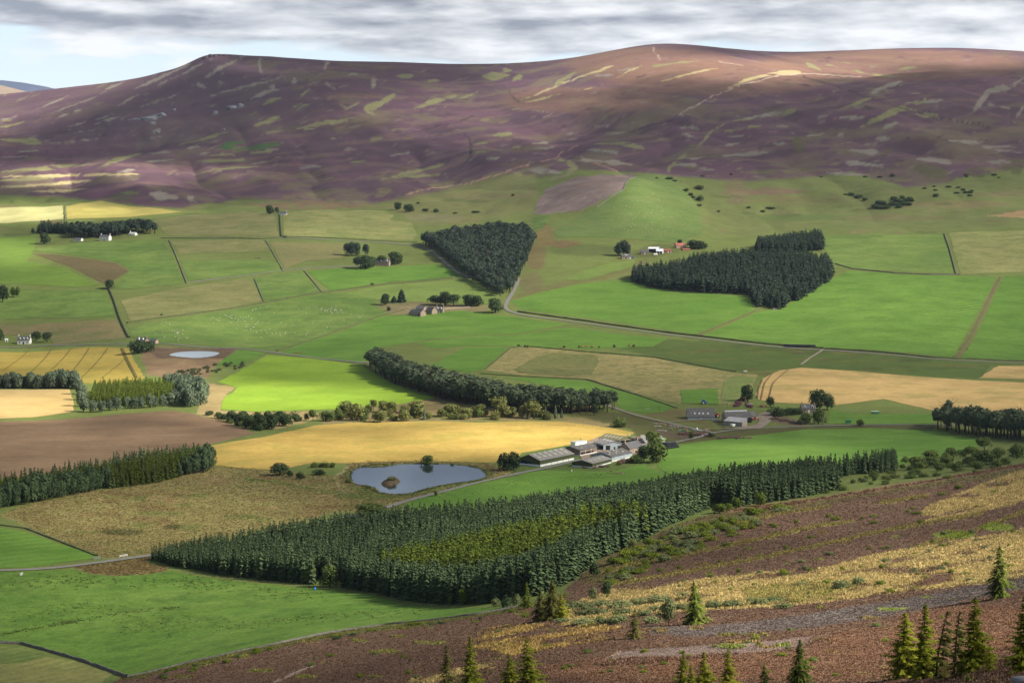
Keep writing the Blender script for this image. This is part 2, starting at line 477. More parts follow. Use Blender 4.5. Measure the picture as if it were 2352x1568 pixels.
M['broad'] = leaf_mat('broad leaves', (0.112, 0.155, 0.046), 0.45, (0.10, 0.11, 0.02), 0.3, 0.2, 0.6)
M['broad_dark'] = leaf_mat('dark broad leaves', (0.058, 0.088, 0.040), 0.45, (0.05, 0.07, 0.02), 0.3, 0.15, 0.6)
M['willow'] = leaf_mat('willow leaves', (0.165, 0.185, 0.062), 0.4, (0.16, 0.15, 0.05), 0.4, 0.2, 0.6)
M['gorse'] = leaf_mat('gorse spines', (0.125, 0.165, 0.024), 0.45, (0.13, 0.135, 0.015), 0.45, 0.15, 1.2)
M['juniper'] = leaf_mat('juniper scrub', (0.150, 0.178, 0.078), 0.4, (0.14, 0.14, 0.06), 0.4, 0.15, 1.2)
M['fireweed'] = leaf_mat('pink willowherb', (0.25, 0.11, 0.15), 0.5, (0.15, 0.14, 0.06), 0.7, 0.2, 1.5)
M['wall_stone'] = stone_mat('drystone', (0.15, 0.14, 0.125))
M['granite'] = stone_mat('granite rubble', (0.33, 0.26, 0.20))
M['harl'] = plain('white harl', (0.78, 0.76, 0.70), 0.9, 0.08)
M['white'] = plain('white paint', (0.80, 0.80, 0.78), 0.6, 0.06)
M['cream'] = plain('cream sheeting', (0.74, 0.70, 0.52), 0.7, 0.08)
M['slate'] = roof_mat('slate', (0.105, 0.105, 0.115), streak=0.3)
M['asbestos'] = roof_mat('grey cement sheets', (0.25, 0.24, 0.225), 0.35, ((0.17, 0.165, 0.14), 0.6), 0.25)
M['darkroof'] = roof_mat('dark cement sheets', (0.105, 0.10, 0.10), 0.35, ((0.24, 0.23, 0.21), 0.6), 0.3)
M['oliveroof'] = roof_mat('olive sheets', (0.20, 0.19, 0.11), 0.35, None, 0.25)
M['rooflight'] = plain('translucent roof sheet', (0.62, 0.58, 0.40), 0.5, 0.1)
M['skylight'] = plain('white roof sheet', (0.85, 0.86, 0.86), 0.4, 0.05)
M['green_clad'] = roof_mat('dark green cladding', (0.070, 0.082, 0.030), 0.35, None, 0.15)
M['blue_clad'] = roof_mat('blue grey cladding', (0.34, 0.40, 0.44), 0.35, None, 0.2)
M['brown_clad'] = roof_mat('weathered boarding', (0.19, 0.155, 0.13), 0.25, None, 0.3)
M['block'] = plain('concrete block', (0.62, 0.60, 0.56), 0.9, 0.12)
M['concrete'] = plain('yard concrete', (0.34, 0.31, 0.27), 0.95, 0.2, 0.4)
M['yard'] = plain('yard dirt', (0.25, 0.19, 0.14), 0.95, 0.3, 0.3)
M['blue_post'] = plain('blue steel', (0.06, 0.24, 0.46), 0.6, 0.1)
M['dark'] = plain('dark opening panel', (0.012, 0.012, 0.014), 0.6, 0.1)  # near-black panels stand in for the shade inside openings
M['glass'] = plain('window glass', (0.03, 0.035, 0.045), 0.15, 0.1, spec=0.6)
M['tan_wall'] = plain('tan render', (0.45, 0.33, 0.23), 0.9, 0.1)
M['red_roof'] = roof_mat('red sheet roof', (0.36, 0.075, 0.05), 0.4, ((0.5, 0.42, 0.38), 0.7), 0.3)
M['rust_roof'] = roof_mat('rusting tin', (0.50, 0.52, 0.54), 0.4, ((0.35, 0.13, 0.06), 0.9), 0.3)
M['rust'] = roof_mat('rust red tin', (0.30, 0.11, 0.07), 0.4, None, 0.3)
M['white_roof'] = roof_mat('white sheet roof', (0.74, 0.77, 0.82), 0.4, None, 0.1)
M['tin'] = roof_mat('pale tin', (0.62, 0.63, 0.60), 0.4, None, 0.2)
M['bale'] = plain('black bale wrap', (0.018, 0.021, 0.032), 0.32, 0.3, 2.0, spec=0.6)
M['tyre'] = plain('tyre rubber', (0.02, 0.02, 0.02), 0.85)
M['tractor_blue'] = plain('blue paint', (0.03, 0.14, 0.48), 0.4, 0.1, spec=0.5)
M['yellow'] = plain('yellow paint', (0.72, 0.42, 0.03), 0.45, 0.1, spec=0.5)
M['green_paint'] = plain('green paint', (0.03, 0.22, 0.10), 0.5, 0.15)
M['bright_green'] = plain('bright green paint', (0.16, 0.55, 0.05), 0.5, 0.15)
M['red_paint'] = plain('red paint', (0.45, 0.04, 0.05), 0.5, 0.15)
M['fleece'] = plain('fleece', (0.48, 0.46, 0.40), 0.95, 0.12, 3)
M['cow_black'] = plain('black hide', (0.02, 0.018, 0.018), 0.8)
M['cow_brown'] = plain('brown hide', (0.36, 0.16, 0.06), 0.8)
M['pole'] = plain('pole timber', (0.17, 0.14, 0.11), 0.9)
M['timber'] = plain('cut timber', (0.46, 0.30, 0.19), 0.9, 0.3)
M['grey_scrap'] = plain('weathered scrap', (0.42, 0.39, 0.36), 0.9, 0.35)
M['rock'] = stone_mat('pale rock', (0.26, 0.26, 0.28), 0.5, 0.25)
M['rocknear'] = stone_mat('grey granite rock', (0.20, 0.20, 0.20), 0.5, 1.3)
M['road'] = plain('tarmac lane', (0.20, 0.19, 0.17), 0.9, 0.12, 0.25)
M['track'] = plain('stony track', (0.24, 0.205, 0.16), 0.95, 0.2, 0.25)
M['blue_plastic'] = plain('blue plastic', (0.03, 0.25, 0.70), 0.4)

def tuft_mat(name):
    t = NT(name)
    base = t.n('ShaderNodeAttribute', attribute_name='land').outputs['Color']
    geo = t.n('ShaderNodeNewGeometry')
    hs = t.n('ShaderNodeHueSaturation'); t.l(base, hs.inputs['Color'])
    t.l(t.remap(geo.outputs['Random Per Island'], 0, 1, 0.68, 1.5), hs.inputs['Value'])
    d = t.n('ShaderNodeBsdfDiffuse'); t.l(hs.outputs[0], d.inputs[0]); tr = t.n('ShaderNodeBsdfTranslucent'); t.l(hs.outputs[0], tr.inputs[0])
    m = t.n('ShaderNodeMixShader', Fac=0.25); t.l(d.outputs[0], m.inputs[1]); t.l(tr.outputs[0], m.inputs[2]); t.l(m.outputs[0], t.out.inputs[0])
    return t.m
M['tuft'] = tuft_mat('tussocks')
# ---------------------------------------------------------------- ground cover painted onto the terrain (albedo, with sunlit warmth on one ridge)
OLIVE = (0.150, 0.185, 0.052); ROUGH = (0.175, 0.170, 0.068); HEATH_H = (0.118, 0.070, 0.088); HEATH_F = (0.162, 0.100, 0.068)
TAN = (0.36, 0.25, 0.11); YGRASS = (0.47, 0.37, 0.165); PALE = (0.36, 0.30, 0.16); YGREEN = (0.215, 0.205, 0.100); BURN = (0.150, 0.122, 0.110)
GGREY = (0.235, 0.208, 0.172); GREEN = (0.085, 0.155, 0.030); MGREEN = (0.135, 0.175, 0.045); DKGREEN = (0.065, 0.085, 0.025); BROWN = (0.17, 0.105, 0.055)
PINKISH = (0.20, 0.12, 0.09); MUD = (0.13, 0.09, 0.06); ROCKC = (0.24, 0.235, 0.25); TRACKC = (0.36, 0.28, 0.21)
land = np.empty(XX.shape + (3,)); land[:] = OLIVE
rough = np.full(XX.shape, 0.75)
# edges of plant communities wander
_jl = fbm(UU / 26, VV / 11, 3); _js = fbm(UU / 7 + 40, VV / 4, 2)
JU = UU + _jl * 7 + _js * 4; JV = VV + fbm(UU / 30 + 90, VV / 9, 3) * 2.6 + fbm(UU / 8 + 70, VV / 4, 2) * 1.6
JU2 = UU + _jl * 3.5 + _js * 2.6; JV2 = VV + fbm(UU / 30 + 90, VV / 9, 3) * 1.5 + fbm(UU / 8 + 70, VV / 4, 2) * 1.6
BREAK = fbm(XX / 9, YY / 14, 4); BREAKF = fbm(XX / 30 + 5, YY / 60, 4)

def paint(poly, col, s=1.0, feather=0.0, speck=0.0, rg=None, mask=None, dr=None, far=False):
    poly = np.array(poly, float)
    x0, y0 = poly.min(0) - 20 - feather; x1, y1 = poly.max(0) + 20 + feather
    A_, B_ = (JU2, JV2) if far else (JU, JV)
    m = (A_ > x0) & (A_ < x1) & (B_ > y0) & (B_ < y1)
    if dr: m &= (YY > dr[0]) & (YY < dr[1])
    if not m.any(): return
    u, v = A_[m], B_[m]
    ins = inside(u, v, poly)
    if feather:
        d = seg_dist(u, v, poly, True); w = np.where(ins, np.clip(0.5 + d / feather / 2, 0, 1), np.clip(0.5 - d / feather / 2, 0, 1))
    else: w = ins.astype(float)
    if speck: w = w * np.clip(((BREAKF if far else BREAK)[m] + speck) * 4, 0, 1)
    w = (w * s)[:, None]
    land[m] = land[m] * (1 - w) + np.array(col) * w
    if rg is not None: rough[m] = rough[m] * (1 - w[:, 0]) + rg * w[:, 0]
def strip(pts, wd, col, s=0.85, soft=2.0, jit=True, **kw):
    pts = np.array(pts, float)
    x0, y0 = pts.min(0) - wd * 2 - 25; x1, y1 = pts.max(0) + wd * 2 + 25
    U_, V_ = (JU, JV) if jit else (UU, VV)
    m = (U_ > x0) & (U_ < x1) & (V_ > y0) & (V_ < y1)
    if kw.get('dr'): m &= (YY > kw['dr'][0]) & (YY < kw['dr'][1])
    if not m.any(): return
    d = seg_dist(U_[m], V_[m], pts)
    w = np.clip((wd - d) / soft + 0.5, 0, 1) * s
    land[m] = land[m] * (1 - w[:, None]) + np.array(col) * w[:, None]
def blob(u, v, ru, rv, col, s=0.85, **kw):
    m = (np.abs(JU - u) < ru * 1.6) & (np.abs(JV - v) < rv * 1.6)
    if not m.any(): return
    d = np.hypot((JU[m] - u) / ru, (JV[m] - v) / rv)
    w = np.clip((1 - d) * 4 + 0.5, 0, 1) * s
    land[m] = land[m] * (1 - w[:, None]) + np.array(col) * w[:, None]

FAR = (2850, 9000)
# moor of the far hills
land[YY > 5000] = HEATH_H
paint([(-2500, 448), (0, 448), (120, 452), (250, 462), (330, 474), (420, 476), (470, 468), (560, 458), (700, 462), (860, 469), (940, 455), (1010, 440), (1150, 405), (1230, 395),
       (1330, 390), (1480, 396), (1560, 405), (1640, 412), (1740, 418), (1860, 408), (1960, 395), (2010, 410), (2090, 432), (2150, 430), (2200, 410), (2352, 385), (5000, 380),
       (5000, -200), (-2500, -200)], HEATH_H, 1, 3, rg=0.55, dr=FAR)
for k in range(46):            # browner and greener breaks in the heather
    u, v = rng.uniform(-100, 2450), rng.uniform(150, 410)
    blob(u, v, rng.uniform(30, 110), rng.uniform(4, 14), [(0.13, 0.085, 0.06), (0.12, 0.06, 0.085), (0.145, 0.09, 0.10)][k % 3], 0.55)
# streaks of older and younger heather running along the slopes
_m = (YY > 2850) & (np.abs(land - np.array(HEATH_H)).sum(-1) < 0.06)
_st = fbm((XX + 0.35 * YY) / 190, (YY - 0.55 * XX) / 46 + 3, 4); _s2 = fbm((XX - 0.2 * YY) / 90 + 40, (YY + 0.3 * XX) / 120, 4)
for _w, _c in ((np.clip((_st - 0.10) * 5, 0, 0.6), (0.175, 0.115, 0.10)), (np.clip((-_st - 0.12) * 5, 0, 0.5), (0.090, 0.055, 0.070)), (np.clip((_s2 - 0.22) * 6, 0, 0.6), (0.15, 0.125, 0.075)), (np.clip((-_s2 - 0.22) * 6, 0, 0.6), (0.13, 0.066, 0.096))):
    _w = (_w * _m)[..., None]; land = land * (1 - _w) + np.array(_c) * _w
for u, v, ru, rv in [(1650, 180, 260, 40), (1500, 150, 200, 40), (2050, 150, 320, 35), (1350, 230, 200, 30)]: blob(u, v, ru, rv, (0.20, 0.115, 0.082), 0.7)  # warm sunlight on the right-hand ridge put into the heather colour
blob(300, 230, 420, 110, (0.110, 0.070, 0.092), 0.6)
G_, Y_, T_ = GGREY, YGREEN, PALE
_qr = random.Random(77)
def patch(pts, wd, col, s_):
    """burnt or grazed strip: angular, ragged, thinner towards one end"""
    p0 = np.array(pts, float); d_ = np.concatenate([[0], np.cumsum(np.hypot(*np.diff(p0, axis=0).T))]); n_ = max(6, int(d_[-1] / 5))
    q = np.linspace(0, 1, n_); p = np.stack([np.interp(q * d_[-1], d_, p0[:, 0]), np.interp(q * d_[-1], d_, p0[:, 1])], 1)
    p[:, 1] += np.sin(q * 3.14) * _qr.uniform(-1.5, 1.5)
    t = np.gradient(p, axis=0); t /= np.linalg.norm(t, axis=1)[:, None] + 1e-9; n = np.stack([-t[:, 1], t[:, 0]], 1)
    k0 = _qr.uniform(0.4, 1.6); ph = _qr.uniform(0, 6.28)
    w = (wd * (0.12 + 0.88 * np.sin(3.14 * q ** k0) ** 0.7) * (1 + 0.3 * np.sin(q * 9 + ph)))[:, None]
    a_ = p + n * w * _qr.uniform(0.5, 0.9); b_ = p - n * w * _qr.uniform(0.4, 0.9)
    paint(np.concatenate([a_, b_[::-1]]), col, s_, 0.6, speck=0.6, dr=FAR, far=True)
def L(pts, wd, col, s=0.85):
    P_ = [(x / 2, y / 2) for x, y in pts]
    if wd <= 3: strip(P_, wd / 2 * 0.75, col, s, 1.6, dr=FAR)
    else: patch(P_, wd / 2 * 1.0, col, min(1.0, s * 1.25))
def Rr(pts, wd, col, s=0.85):
    L([(x + 2352, y) for x, y in pts], wd, col, s)
# many small faint patches of different age
paint([(520, 462), (760, 440), (980, 425), (1150, 395), (1240, 380), (1300, 372), (1240, 400), (1010, 446), (860, 468), (640, 470)], (0.185, 0.165, 0.08), 0.75, 3, speck=0.12, dr=FAR, far=True)
paint([(1480, 396), (1560, 380), (1640, 405), (1900, 395), (2050, 420), (2352, 390), (2352, 365), (2200, 400), (2100, 415), (1900, 388), (1660, 392), (1540, 372)], (0.16, 0.15, 0.07), 0.7, 3, speck=0.15, dr=FAR, far=True)
for k in range(900):
    u, v = _qr.uniform(-60, 2420), _qr.uniform(130, 420)
    l_ = _qr.uniform(5, 34); an = math.radians(-24 if u < 700 else (-14 if u < 1300 else -4)) + _qr.gauss(0, 0.16)
    patch([(u, v), (u + math.cos(an) * l_ * 0.5, v + math.sin(an) * l_ * 0.5 + _qr.uniform(-1, 1)), (u + math.cos(an) * l_, v + math.sin(an) * l_)], _qr.uniform(0.8, 3.2), [(0.205, 0.175, 0.145), (0.075, 0.042, 0.05), (0.21, 0.135, 0.11), (0.19, 0.175, 0.085), (0.10, 0.055, 0.075), (0.20, 0.165, 0.12)][k % 6], _qr.uniform(0.45, 0.9))
for a in [([(880, 290), (620, 410)], 10), ([(980, 265), (800, 360)], 7), ([(1130, 255), (1060, 290), (940, 360)], 12), ([(1195, 265), (1190, 310), (1210, 350)], 12), ([(1510, 280), (1490, 325)], 10),
          ([(590, 365), (480, 415)], 6), ([(800, 355), (700, 400)], 5), ([(1335, 345), (1150, 395), (950, 445)], 6), ([(1310, 405), (1230, 425), (1140, 460)], 10), ([(640, 435), (540, 490)], 7),
          ([(830, 430), (640, 495)], 5), ([(440, 445), (240, 520)], 4), ([(380, 500), (250, 548)], 6), ([(540, 515), (400, 560)], 4), ([(340, 430), (170, 500)], 5), ([(550, 535), (430, 570)], 7),
          ([(390, 560), (320, 580)], 4), ([(900, 380), (950, 412)], 12), ([(1000, 370), (1040, 385)], 10), ([(1720, 350), (1712, 405)], 22), ([(1490, 380), (1540, 415)], 10), ([(1350, 360), (1352, 385)], 16),
          ([(1240, 398), (1265, 398)], 10), ([(1130, 415), (1140, 425)], 10), ([(1600, 345), (1640, 340)], 10), ([(790, 700), (680, 706)], 9), ([(800, 735), (660, 745)], 8), ([(1480, 768), (1380, 772)], 15),
          ([(2300, 725), (2230, 730)], 8), ([(1900, 700), (1800, 715)], 6), ([(180, 693), (80, 700)], 6), ([(130, 718), (0, 724)], 5), ([(460, 635), (220, 660)], 4), ([(430, 598), (340, 612)], 5), ([(80, 535), (0, 550)], 5),
          ([(1230, 745), (1160, 752)], 8), ([(920, 675), (860, 682)], 8), ([(960, 700), (910, 708)], 8), ([(1290, 690), (1240, 690)], 6), ([(700, 600), (740, 590)], 5), ([(620, 780), (540, 790)], 10),
          ([(900, 930), (860, 900)], 24), ([(820, 910), (680, 890)], 20)]: L(*a, G_)
for a in [([(1290, 450), (1210, 482)], 12), ([(1290, 535), (1240, 555), (1170, 582)], 15), ([(1650, 470), (1570, 512)], 11), ([(1820, 430), (1760, 470), (1690, 500), (1720, 530)], 22), ([(1820, 350), (1900, 350)], 12),
          ([(1960, 378), (2020, 372)], 10), ([(2210, 350), (2340, 345)], 24), ([(2300, 330), (2352, 325)], 14), ([(2100, 440), (2000, 465), (1900, 500)], 14), ([(2200, 420), (2110, 452)], 10), ([(1660, 535), (1450, 570), (1360, 592)], 9),
          ([(1480, 560), (1610, 560)], 10), ([(1300, 600), (1210, 612)], 8), ([(1070, 600), (940, 640), (810, 670)], 8), ([(1130, 735), (910, 742)], 14), ([(1200, 765), (980, 780), (890, 805)], 8), ([(1070, 710), (960, 716)], 8),
          ([(1250, 695), (1130, 705)], 10), ([(1690, 735), (1600, 748)], 8), ([(1760, 635), (1690, 645)], 11), ([(1580, 632), (1500, 640)], 8), ([(1460, 585), (1380, 598)], 7), ([(2040, 755), (1900, 790), (1800, 810)], 11),
          ([(2350, 615), (2260, 622)], 15), ([(2240, 655), (2180, 665)], 8), ([(2240, 697), (2180, 702)], 9), ([(0, 640), (100, 645), (200, 655)], 18), ([(440, 775), (530, 740), (650, 705)], 13), ([(0, 790), (200, 770), (420, 752)], 15),
          ([(0, 585), (120, 558)], 8), ([(0, 560), (60, 550)], 5), ([(1560, 480), (1590, 500)], 10), ([(1380, 440), (1430, 410)], 10), ([(1340, 490), (1420, 480)], 7), ([(0, 830), (300, 810), (600, 800)], 10), ([(1750, 820), (2050, 800)], 8)]: L(*a, Y_)
for a in [([(0, 812), (320, 806), (640, 800)], 9), ([(0, 860), (200, 850), (420, 830)], 12), ([(100, 880), (400, 870)], 8)]: L(*a, T_)
for a in [([(1130, 648), (1000, 680)], 22), ([(1300, 660), (1060, 690)], 12)]: L(*a, (0.07, 0.13, 0.04), 0.75)
for a in [([(660, 545), (750, 530)], 12), ([(590, 550), (650, 548)], 5), ([(800, 505), (806, 508)], 8), ([(1040, 498), (1120, 488)], 7), ([(980, 517), (998, 515)], 8), ([(700, 612), (740, 598)], 6), ([(1020, 598), (1035, 596)], 4), ([(690, 560), (720, 565)], 8)]: L(*a, ROCKC)
for a in [([(2130, 610), (2165, 650), (2165, 720), (2090, 780)], 5), ([(2340, 400), (2352, 440)], 4), ([(1900, 610), (2100, 560), (2180, 530)], 3)]: L(*a, (0.05, 0.035, 0.035))
Rr([(0, 440), (35, 470)], 5, (0.05, 0.035, 0.035))
for a in [([(1800, 370), (1720, 400), (1650, 430)], 15), ([(1980, 460), (1810, 476)], 9), ([(1450, 532), (1390, 540)], 13), ([(1620, 540), (1500, 542)], 14), ([(1240, 518), (1060, 548)], 9), ([(1270, 583), (1215, 585)], 9),
          ([(1090, 625), (990, 627)], 6), ([(870, 595), (770, 588)], 12), ([(850, 632), (780, 612)], 10), ([(1060, 665), (980, 667)], 10), ([(1525, 615), (1495, 630)], 16), ([(1430, 615), (1350, 625)], 12), ([(1255, 660), (1205, 660)], 8),
          ([(1185, 700), (960, 715)], 12), ([(1680, 700), (1540, 690)], 15), ([(1710, 760), (1520, 745)], 16), ([(1690, 655), (1610, 667)], 6), ([(2160, 655), (2000, 645)], 9), ([(2320, 675), (2160, 676)], 8), ([(2020, 752), (1860, 732)], 17),
          ([(2300, 745), (2180, 750)], 16), ([(890, 725), (790, 725)], 8), ([(850, 757), (750, 757)], 10), ([(960, 787), (840, 778)], 9), ([(490, 702), (340, 690)], 12), ([(560, 758), (420, 745)], 13), ([(420, 745), (310, 735)], 12),
          ([(230, 795), (80, 780)], 13), ([(170, 654), (90, 658)], 6), ([(200, 675), (100, 682)], 6), ([(300, 612), (215, 617)], 6), ([(450, 577), (370, 580)], 6), ([(170, 515), (90, 505)], 5), ([(520, 610), (440, 616)], 6), ([(305, 636), (240, 640)], 4),
          ([(2352, 360), (2290, 400), (2190, 420), (2120, 510)], 20), ([(2352, 480), (2320, 540)], 14), ([(2230, 480), (2180, 478)], 8), ([(1880, 425), (1820, 430)], 4), ([(2120, 560), (2010, 550)], 6), ([(2290, 500), (2240, 490)], 8),
          ([(1780, 560), (1700, 590)], 12), ([(1660, 630), (1740, 640)], 14), ([(1640, 805), (1440, 795)], 14), ([(1200, 820), (1040, 815)], 10), ([(2352, 700), (2200, 690)], 6)]: Rr(*a, G_)
for a in [([(0, 370), (50, 345)], 18), ([(295, 330), (240, 360), (190, 397)], 15), ([(1350, 290), (1420, 325)], 14), ([(1430, 300), (1500, 310)], 8), ([(1860, 310), (1770, 322)], 10), ([(1780, 350), (1650, 342)], 9), ([(1620, 335), (1560, 325)], 7),
          ([(860, 280), (640, 310)], 8), ([(1650, 445), (1580, 475), (1510, 500)], 12), ([(1900, 440), (1890, 465), (1830, 472)], 12), ([(1880, 510), (1780, 500), (1680, 550), (1600, 582)], 20), ([(1960, 530), (1850, 525)], 12),
          ([(1150, 575), (970, 610)], 9), ([(990, 560), (920, 600), (880, 650), (850, 682)], 9), ([(1100, 548), (1000, 560)], 5), ([(805, 708), (750, 745), (715, 790)], 16), ([(610, 685), (500, 662), (380, 662)], 12), ([(250, 735), (290, 770), (250, 805), (170, 825)], 16),
          ([(210, 735), (240, 740)], 12), ([(40, 790), (35, 815)], 34), ([(0, 505), (45, 498)], 5), ([(0, 680), (40, 676)], 8), ([(1310, 500), (1240, 530)], 16)]: Rr(*a, Y_)
for a in [([(470, 300), (320, 350), (180, 405), (40, 462)], 6), ([(1330, 335), (1180, 345), (1080, 370), (990, 408)], 13), ([(950, 310), (800, 345), (680, 375)], 6), ([(380, 400), (300, 420)], 4), ([(220, 430), (60, 470)], 6), ([(600, 300), (480, 360)], 4)]: Rr(*a, T_)
for a in [([(380, 350), (470, 345)], 10), ([(480, 325), (560, 315)], 6)]: Rr(*a, (0.24, 0.22, 0.2), 0.6)
for a in [([(1300, 625), (1330, 700)], 55), ([(1850, 770), (2000, 800)], 40), ([(2080, 790), (2200, 800)], 36), ([(2250, 770), (2352, 760)], 40), ([(1700, 700), (1760, 690)], 16)]: Rr(*a, (0.10, 0.095, 0.04), 0.6)
for a in [([(765, 524), (860, 480), (950, 432), (1040, 395), (1130, 370), (1240, 345), (1340, 340), (1600, 352)], 2.6), ([(765, 524), (785, 535)], 2.6), ([(640, 220), (665, 250), (685, 275)], 2), ([(950, 283), (1060, 300)], 2)]: Rr(*a, (0.42, 0.33, 0.27), 0.9)
for a in [([(0, 778), (90, 752), (180, 732), (260, 692), (300, 662)], 2.6), ([(310, 720), (370, 745), (480, 788)], 2)]: Rr(*a, (0.40, 0.24, 0.17), 0.9)
L([(1860, 892), (1950, 872), (2100, 850), (2200, 828), (2352, 780)], 2.6, (0.42, 0.27, 0.18), 0.9)
for a in [([(1340, 350), (1500, 400), (1620, 440), (1750, 490), (1900, 530), (2200, 582)], 3), ([(540, 610), (640, 575), (760, 550)], 2.5)]: Rr(*a, (0.055, 0.035, 0.045), 0.85)

# grass hill country between the moor and the fields
paint([(440, 470), (860, 470), (1010, 442), (1150, 406), (1230, 398), (1235, 440), (1220, 490), (1150, 500), (960, 520), (900, 480), (640, 480)], (0.19, 0.19, 0.07), 0.8, 4)
paint([(560, 470), (700, 462), (860, 470), (780, 480), (640, 480)], (0.21, 0.12, 0.085), 0.7, 2)
paint([(1620, 420), (1900, 405), (2080, 430), (2352, 400), (2352, 520), (2000, 535), (1900, 520), (1720, 545), (1640, 540), (1600, 470)], (0.155, 0.175, 0.060), 0.8, 5)
for u, v, ru, rv, c in [(1800, 460, 120, 9, (0.16, 0.15, 0.06)), (1760, 440, 90, 8, PINKISH), (2200, 470, 120, 8, (0.19, 0.155, 0.075)), (2300, 445, 70, 8, (0.17, 0.145, 0.07)), (1850, 500, 150, 8, (0.11, 0.155, 0.045)),
                        (2050, 500, 120, 6, (0.17, 0.15, 0.07)), (1690, 440, 30, 30, (0.17, 0.14, 0.075)), (1000, 500, 70, 8, YGREEN), (1100, 450, 90, 9, (0.19, 0.175, 0.075)), (1330, 420, 40, 6, YGREEN),
                        (1250, 540, 20, 26, (0.20, 0.14, 0.06)), (1230, 590, 26, 30, (0.17, 0.12, 0.06)), (1350, 575, 90, 12, (0.10, 0.125, 0.04)), (1220, 650, 30, 24, (0.15, 0.13, 0.06)), (1290, 560, 40, 8, BROWN)]:
    blob(u, v, ru, rv, c, 0.75)
for k in range(260):
    u, v = rng.uniform(-40, 2400), rng.uniform(436, 560)
    blob(u, v, rng.uniform(6, 34), rng.uniform(1.2, 4), [(0.085, 0.11, 0.035), (0.22, 0.19, 0.09), (0.12, 0.16, 0.045), (0.19, 0.135, 0.075), (0.15, 0.19, 0.055)][k % 5], 0.55)
paint([(2270, 497), (2310, 488), (2352, 482), (2600, 470), (2600, 500), (2352, 501)], (0.36, 0.24, 0.12), 0.9)
paint([(1225, 490), (1238, 455), (1255, 435), (1330, 405), (1420, 400), (1458, 398), (1462, 408), (1430, 432), (1370, 470), (1330, 484), (1235, 493)], (0.20, 0.15, 0.135), 1.0, 0, rg=1.2)
for k in range(60):
    u, v = rng.uniform(1235, 1440), rng.uniform(402, 485)
    blob(u, v, rng.uniform(5, 12), 1.6, [(0.22, 0.12, 0.08), (0.26, 0.22, 0.2)][k % 2], 0.4 if inside(np.array([u]), np.array([v]), [(1235, 485), (1250, 440), (1440, 402), (1370, 462)])[0] else 0)

# rough ground in the valley
paint([(0, 1183), (40, 1165), (150, 1140), (300, 1112), (430, 1085), (495, 1070), (640, 1082), (720, 1090), (790, 1095), (800, 1062), (980, 1055), (1130, 1066), (1190, 1085), (1120, 1110), (1000, 1138), (870, 1165),
       (760, 1180), (640, 1215), (470, 1260), (350, 1276), (240, 1282), (200, 1270), (90, 1222)], (0.245, 0.21, 0.082), 1, 2, rg=1.1)
paint([(-900, 1250), (-900, 1120), (0, 1175), (0, 1200)], ROUGH)
for k in range(120):
    u, v = rng.uniform(20, 900), rng.uniform(1085, 1270)
    blob(u, v, rng.uniform(10, 45), rng.uniform(2, 6), [(0.115, 0.155, 0.04), (0.20, 0.13, 0.06), (0.30, 0.21, 0.10)][k % 3], 0.5)
for a in [(280, 1222, 50, 8), (395, 1212, 22, 5)]: blob(*a, (0.085, 0.085, 0.03), 0.8)
paint([(165, 1300), (350, 1278), (345, 1292), (395, 1308), (330, 1320), (260, 1322), (200, 1318)], (0.175, 0.13, 0.055), 1, 1, rg=1.2)
paint([(450, 950), (458, 925), (472, 900), (470, 878), (502, 882), (545, 890), (512, 912), (506, 942), (600, 948), (720, 944), (745, 957), (640, 985), (560, 980)], (0.34, 0.26, 0.12), 1, 1.5)
paint([(320, 800), (380, 797), (440, 800), (545, 800), (495, 840), (480, 870), (380, 868), (340, 860)], (0.22, 0.15, 0.085), 1, 2, rg=1.1)
paint([(330, 800), (540, 800), (520, 824), (440, 826), (370, 822)], MUD, 0.9, 2)
paint([(730, 950), (1000, 912), (1080, 926), (1290, 955), (1420, 960), (1440, 985), (1260, 966), (1000, 966), (800, 972), (740, 975)], (0.25, 0.20, 0.09), 1, 2)
for k in range(30): blob(rng.uniform(760, 1400), rng.uniform(930, 965), rng.uniform(10, 40), rng.uniform(2, 5), [MGREEN, TAN][k % 2], 0.6)
paint([(780, 1100), (800, 1062), (900, 1056), (1130, 1066), (1150, 1082), (1110, 1108), (940, 1142), (860, 1140)], (0.19, 0.155, 0.065), 1, 2, rg=1.1)
strip([(805, 1118), (830, 1126), (862, 1136), (900, 1142), (1000, 1125), (1110, 1100), (1130, 1085)], 4, MGREEN, 0.8)
strip([(560, 1100), (640, 1110), (720, 1124), (800, 1138), (860, 1146)], 2.4, MGREEN, 0.9); strip([(802, 1072), (770, 1098), (775, 1120), (800, 1135)], 2, PALE, 0.8); strip([(700, 1092), (735, 1108), (712, 1116), (770, 1102)], 1.6, MGREEN, 0.7)
paint([(1280, 945), (1420, 945), (1500, 965), (1640, 985), (1760, 985), (1950, 975), (2150, 978), (2140, 990), (1980, 985), (1830, 990), (1700, 1006), (1560, 1024), (1470, 1010), (1450, 985)], (0.105, 0.105, 0.038), 1, 2)
paint([(1515, 938), (1580, 940), (1650, 985), (1560, 968), (1480, 955)], (0.16, 0.135, 0.055), 0.9, 2)
strip([(1510, 990), (1560, 1002), (1620, 997)], 6, (0.11, 0.075, 0.06), 0.8); strip([(1660, 975), (1640, 960)], 8, (0.085, 0.06, 0.045), 0.7); strip([(1760, 958), (1840, 972)], 8, (0.16, 0.085, 0.09), 0.7)
paint([(1890, 805), (2190, 825), (2352, 838), (2352, 850), (2280, 840), (2245, 870), (2050, 860), (1850, 845), (1700, 856), (1500, 820), (1420, 800), (1540, 778), (1650, 785)], (0.095, 0.135, 0.035), 1, 2)
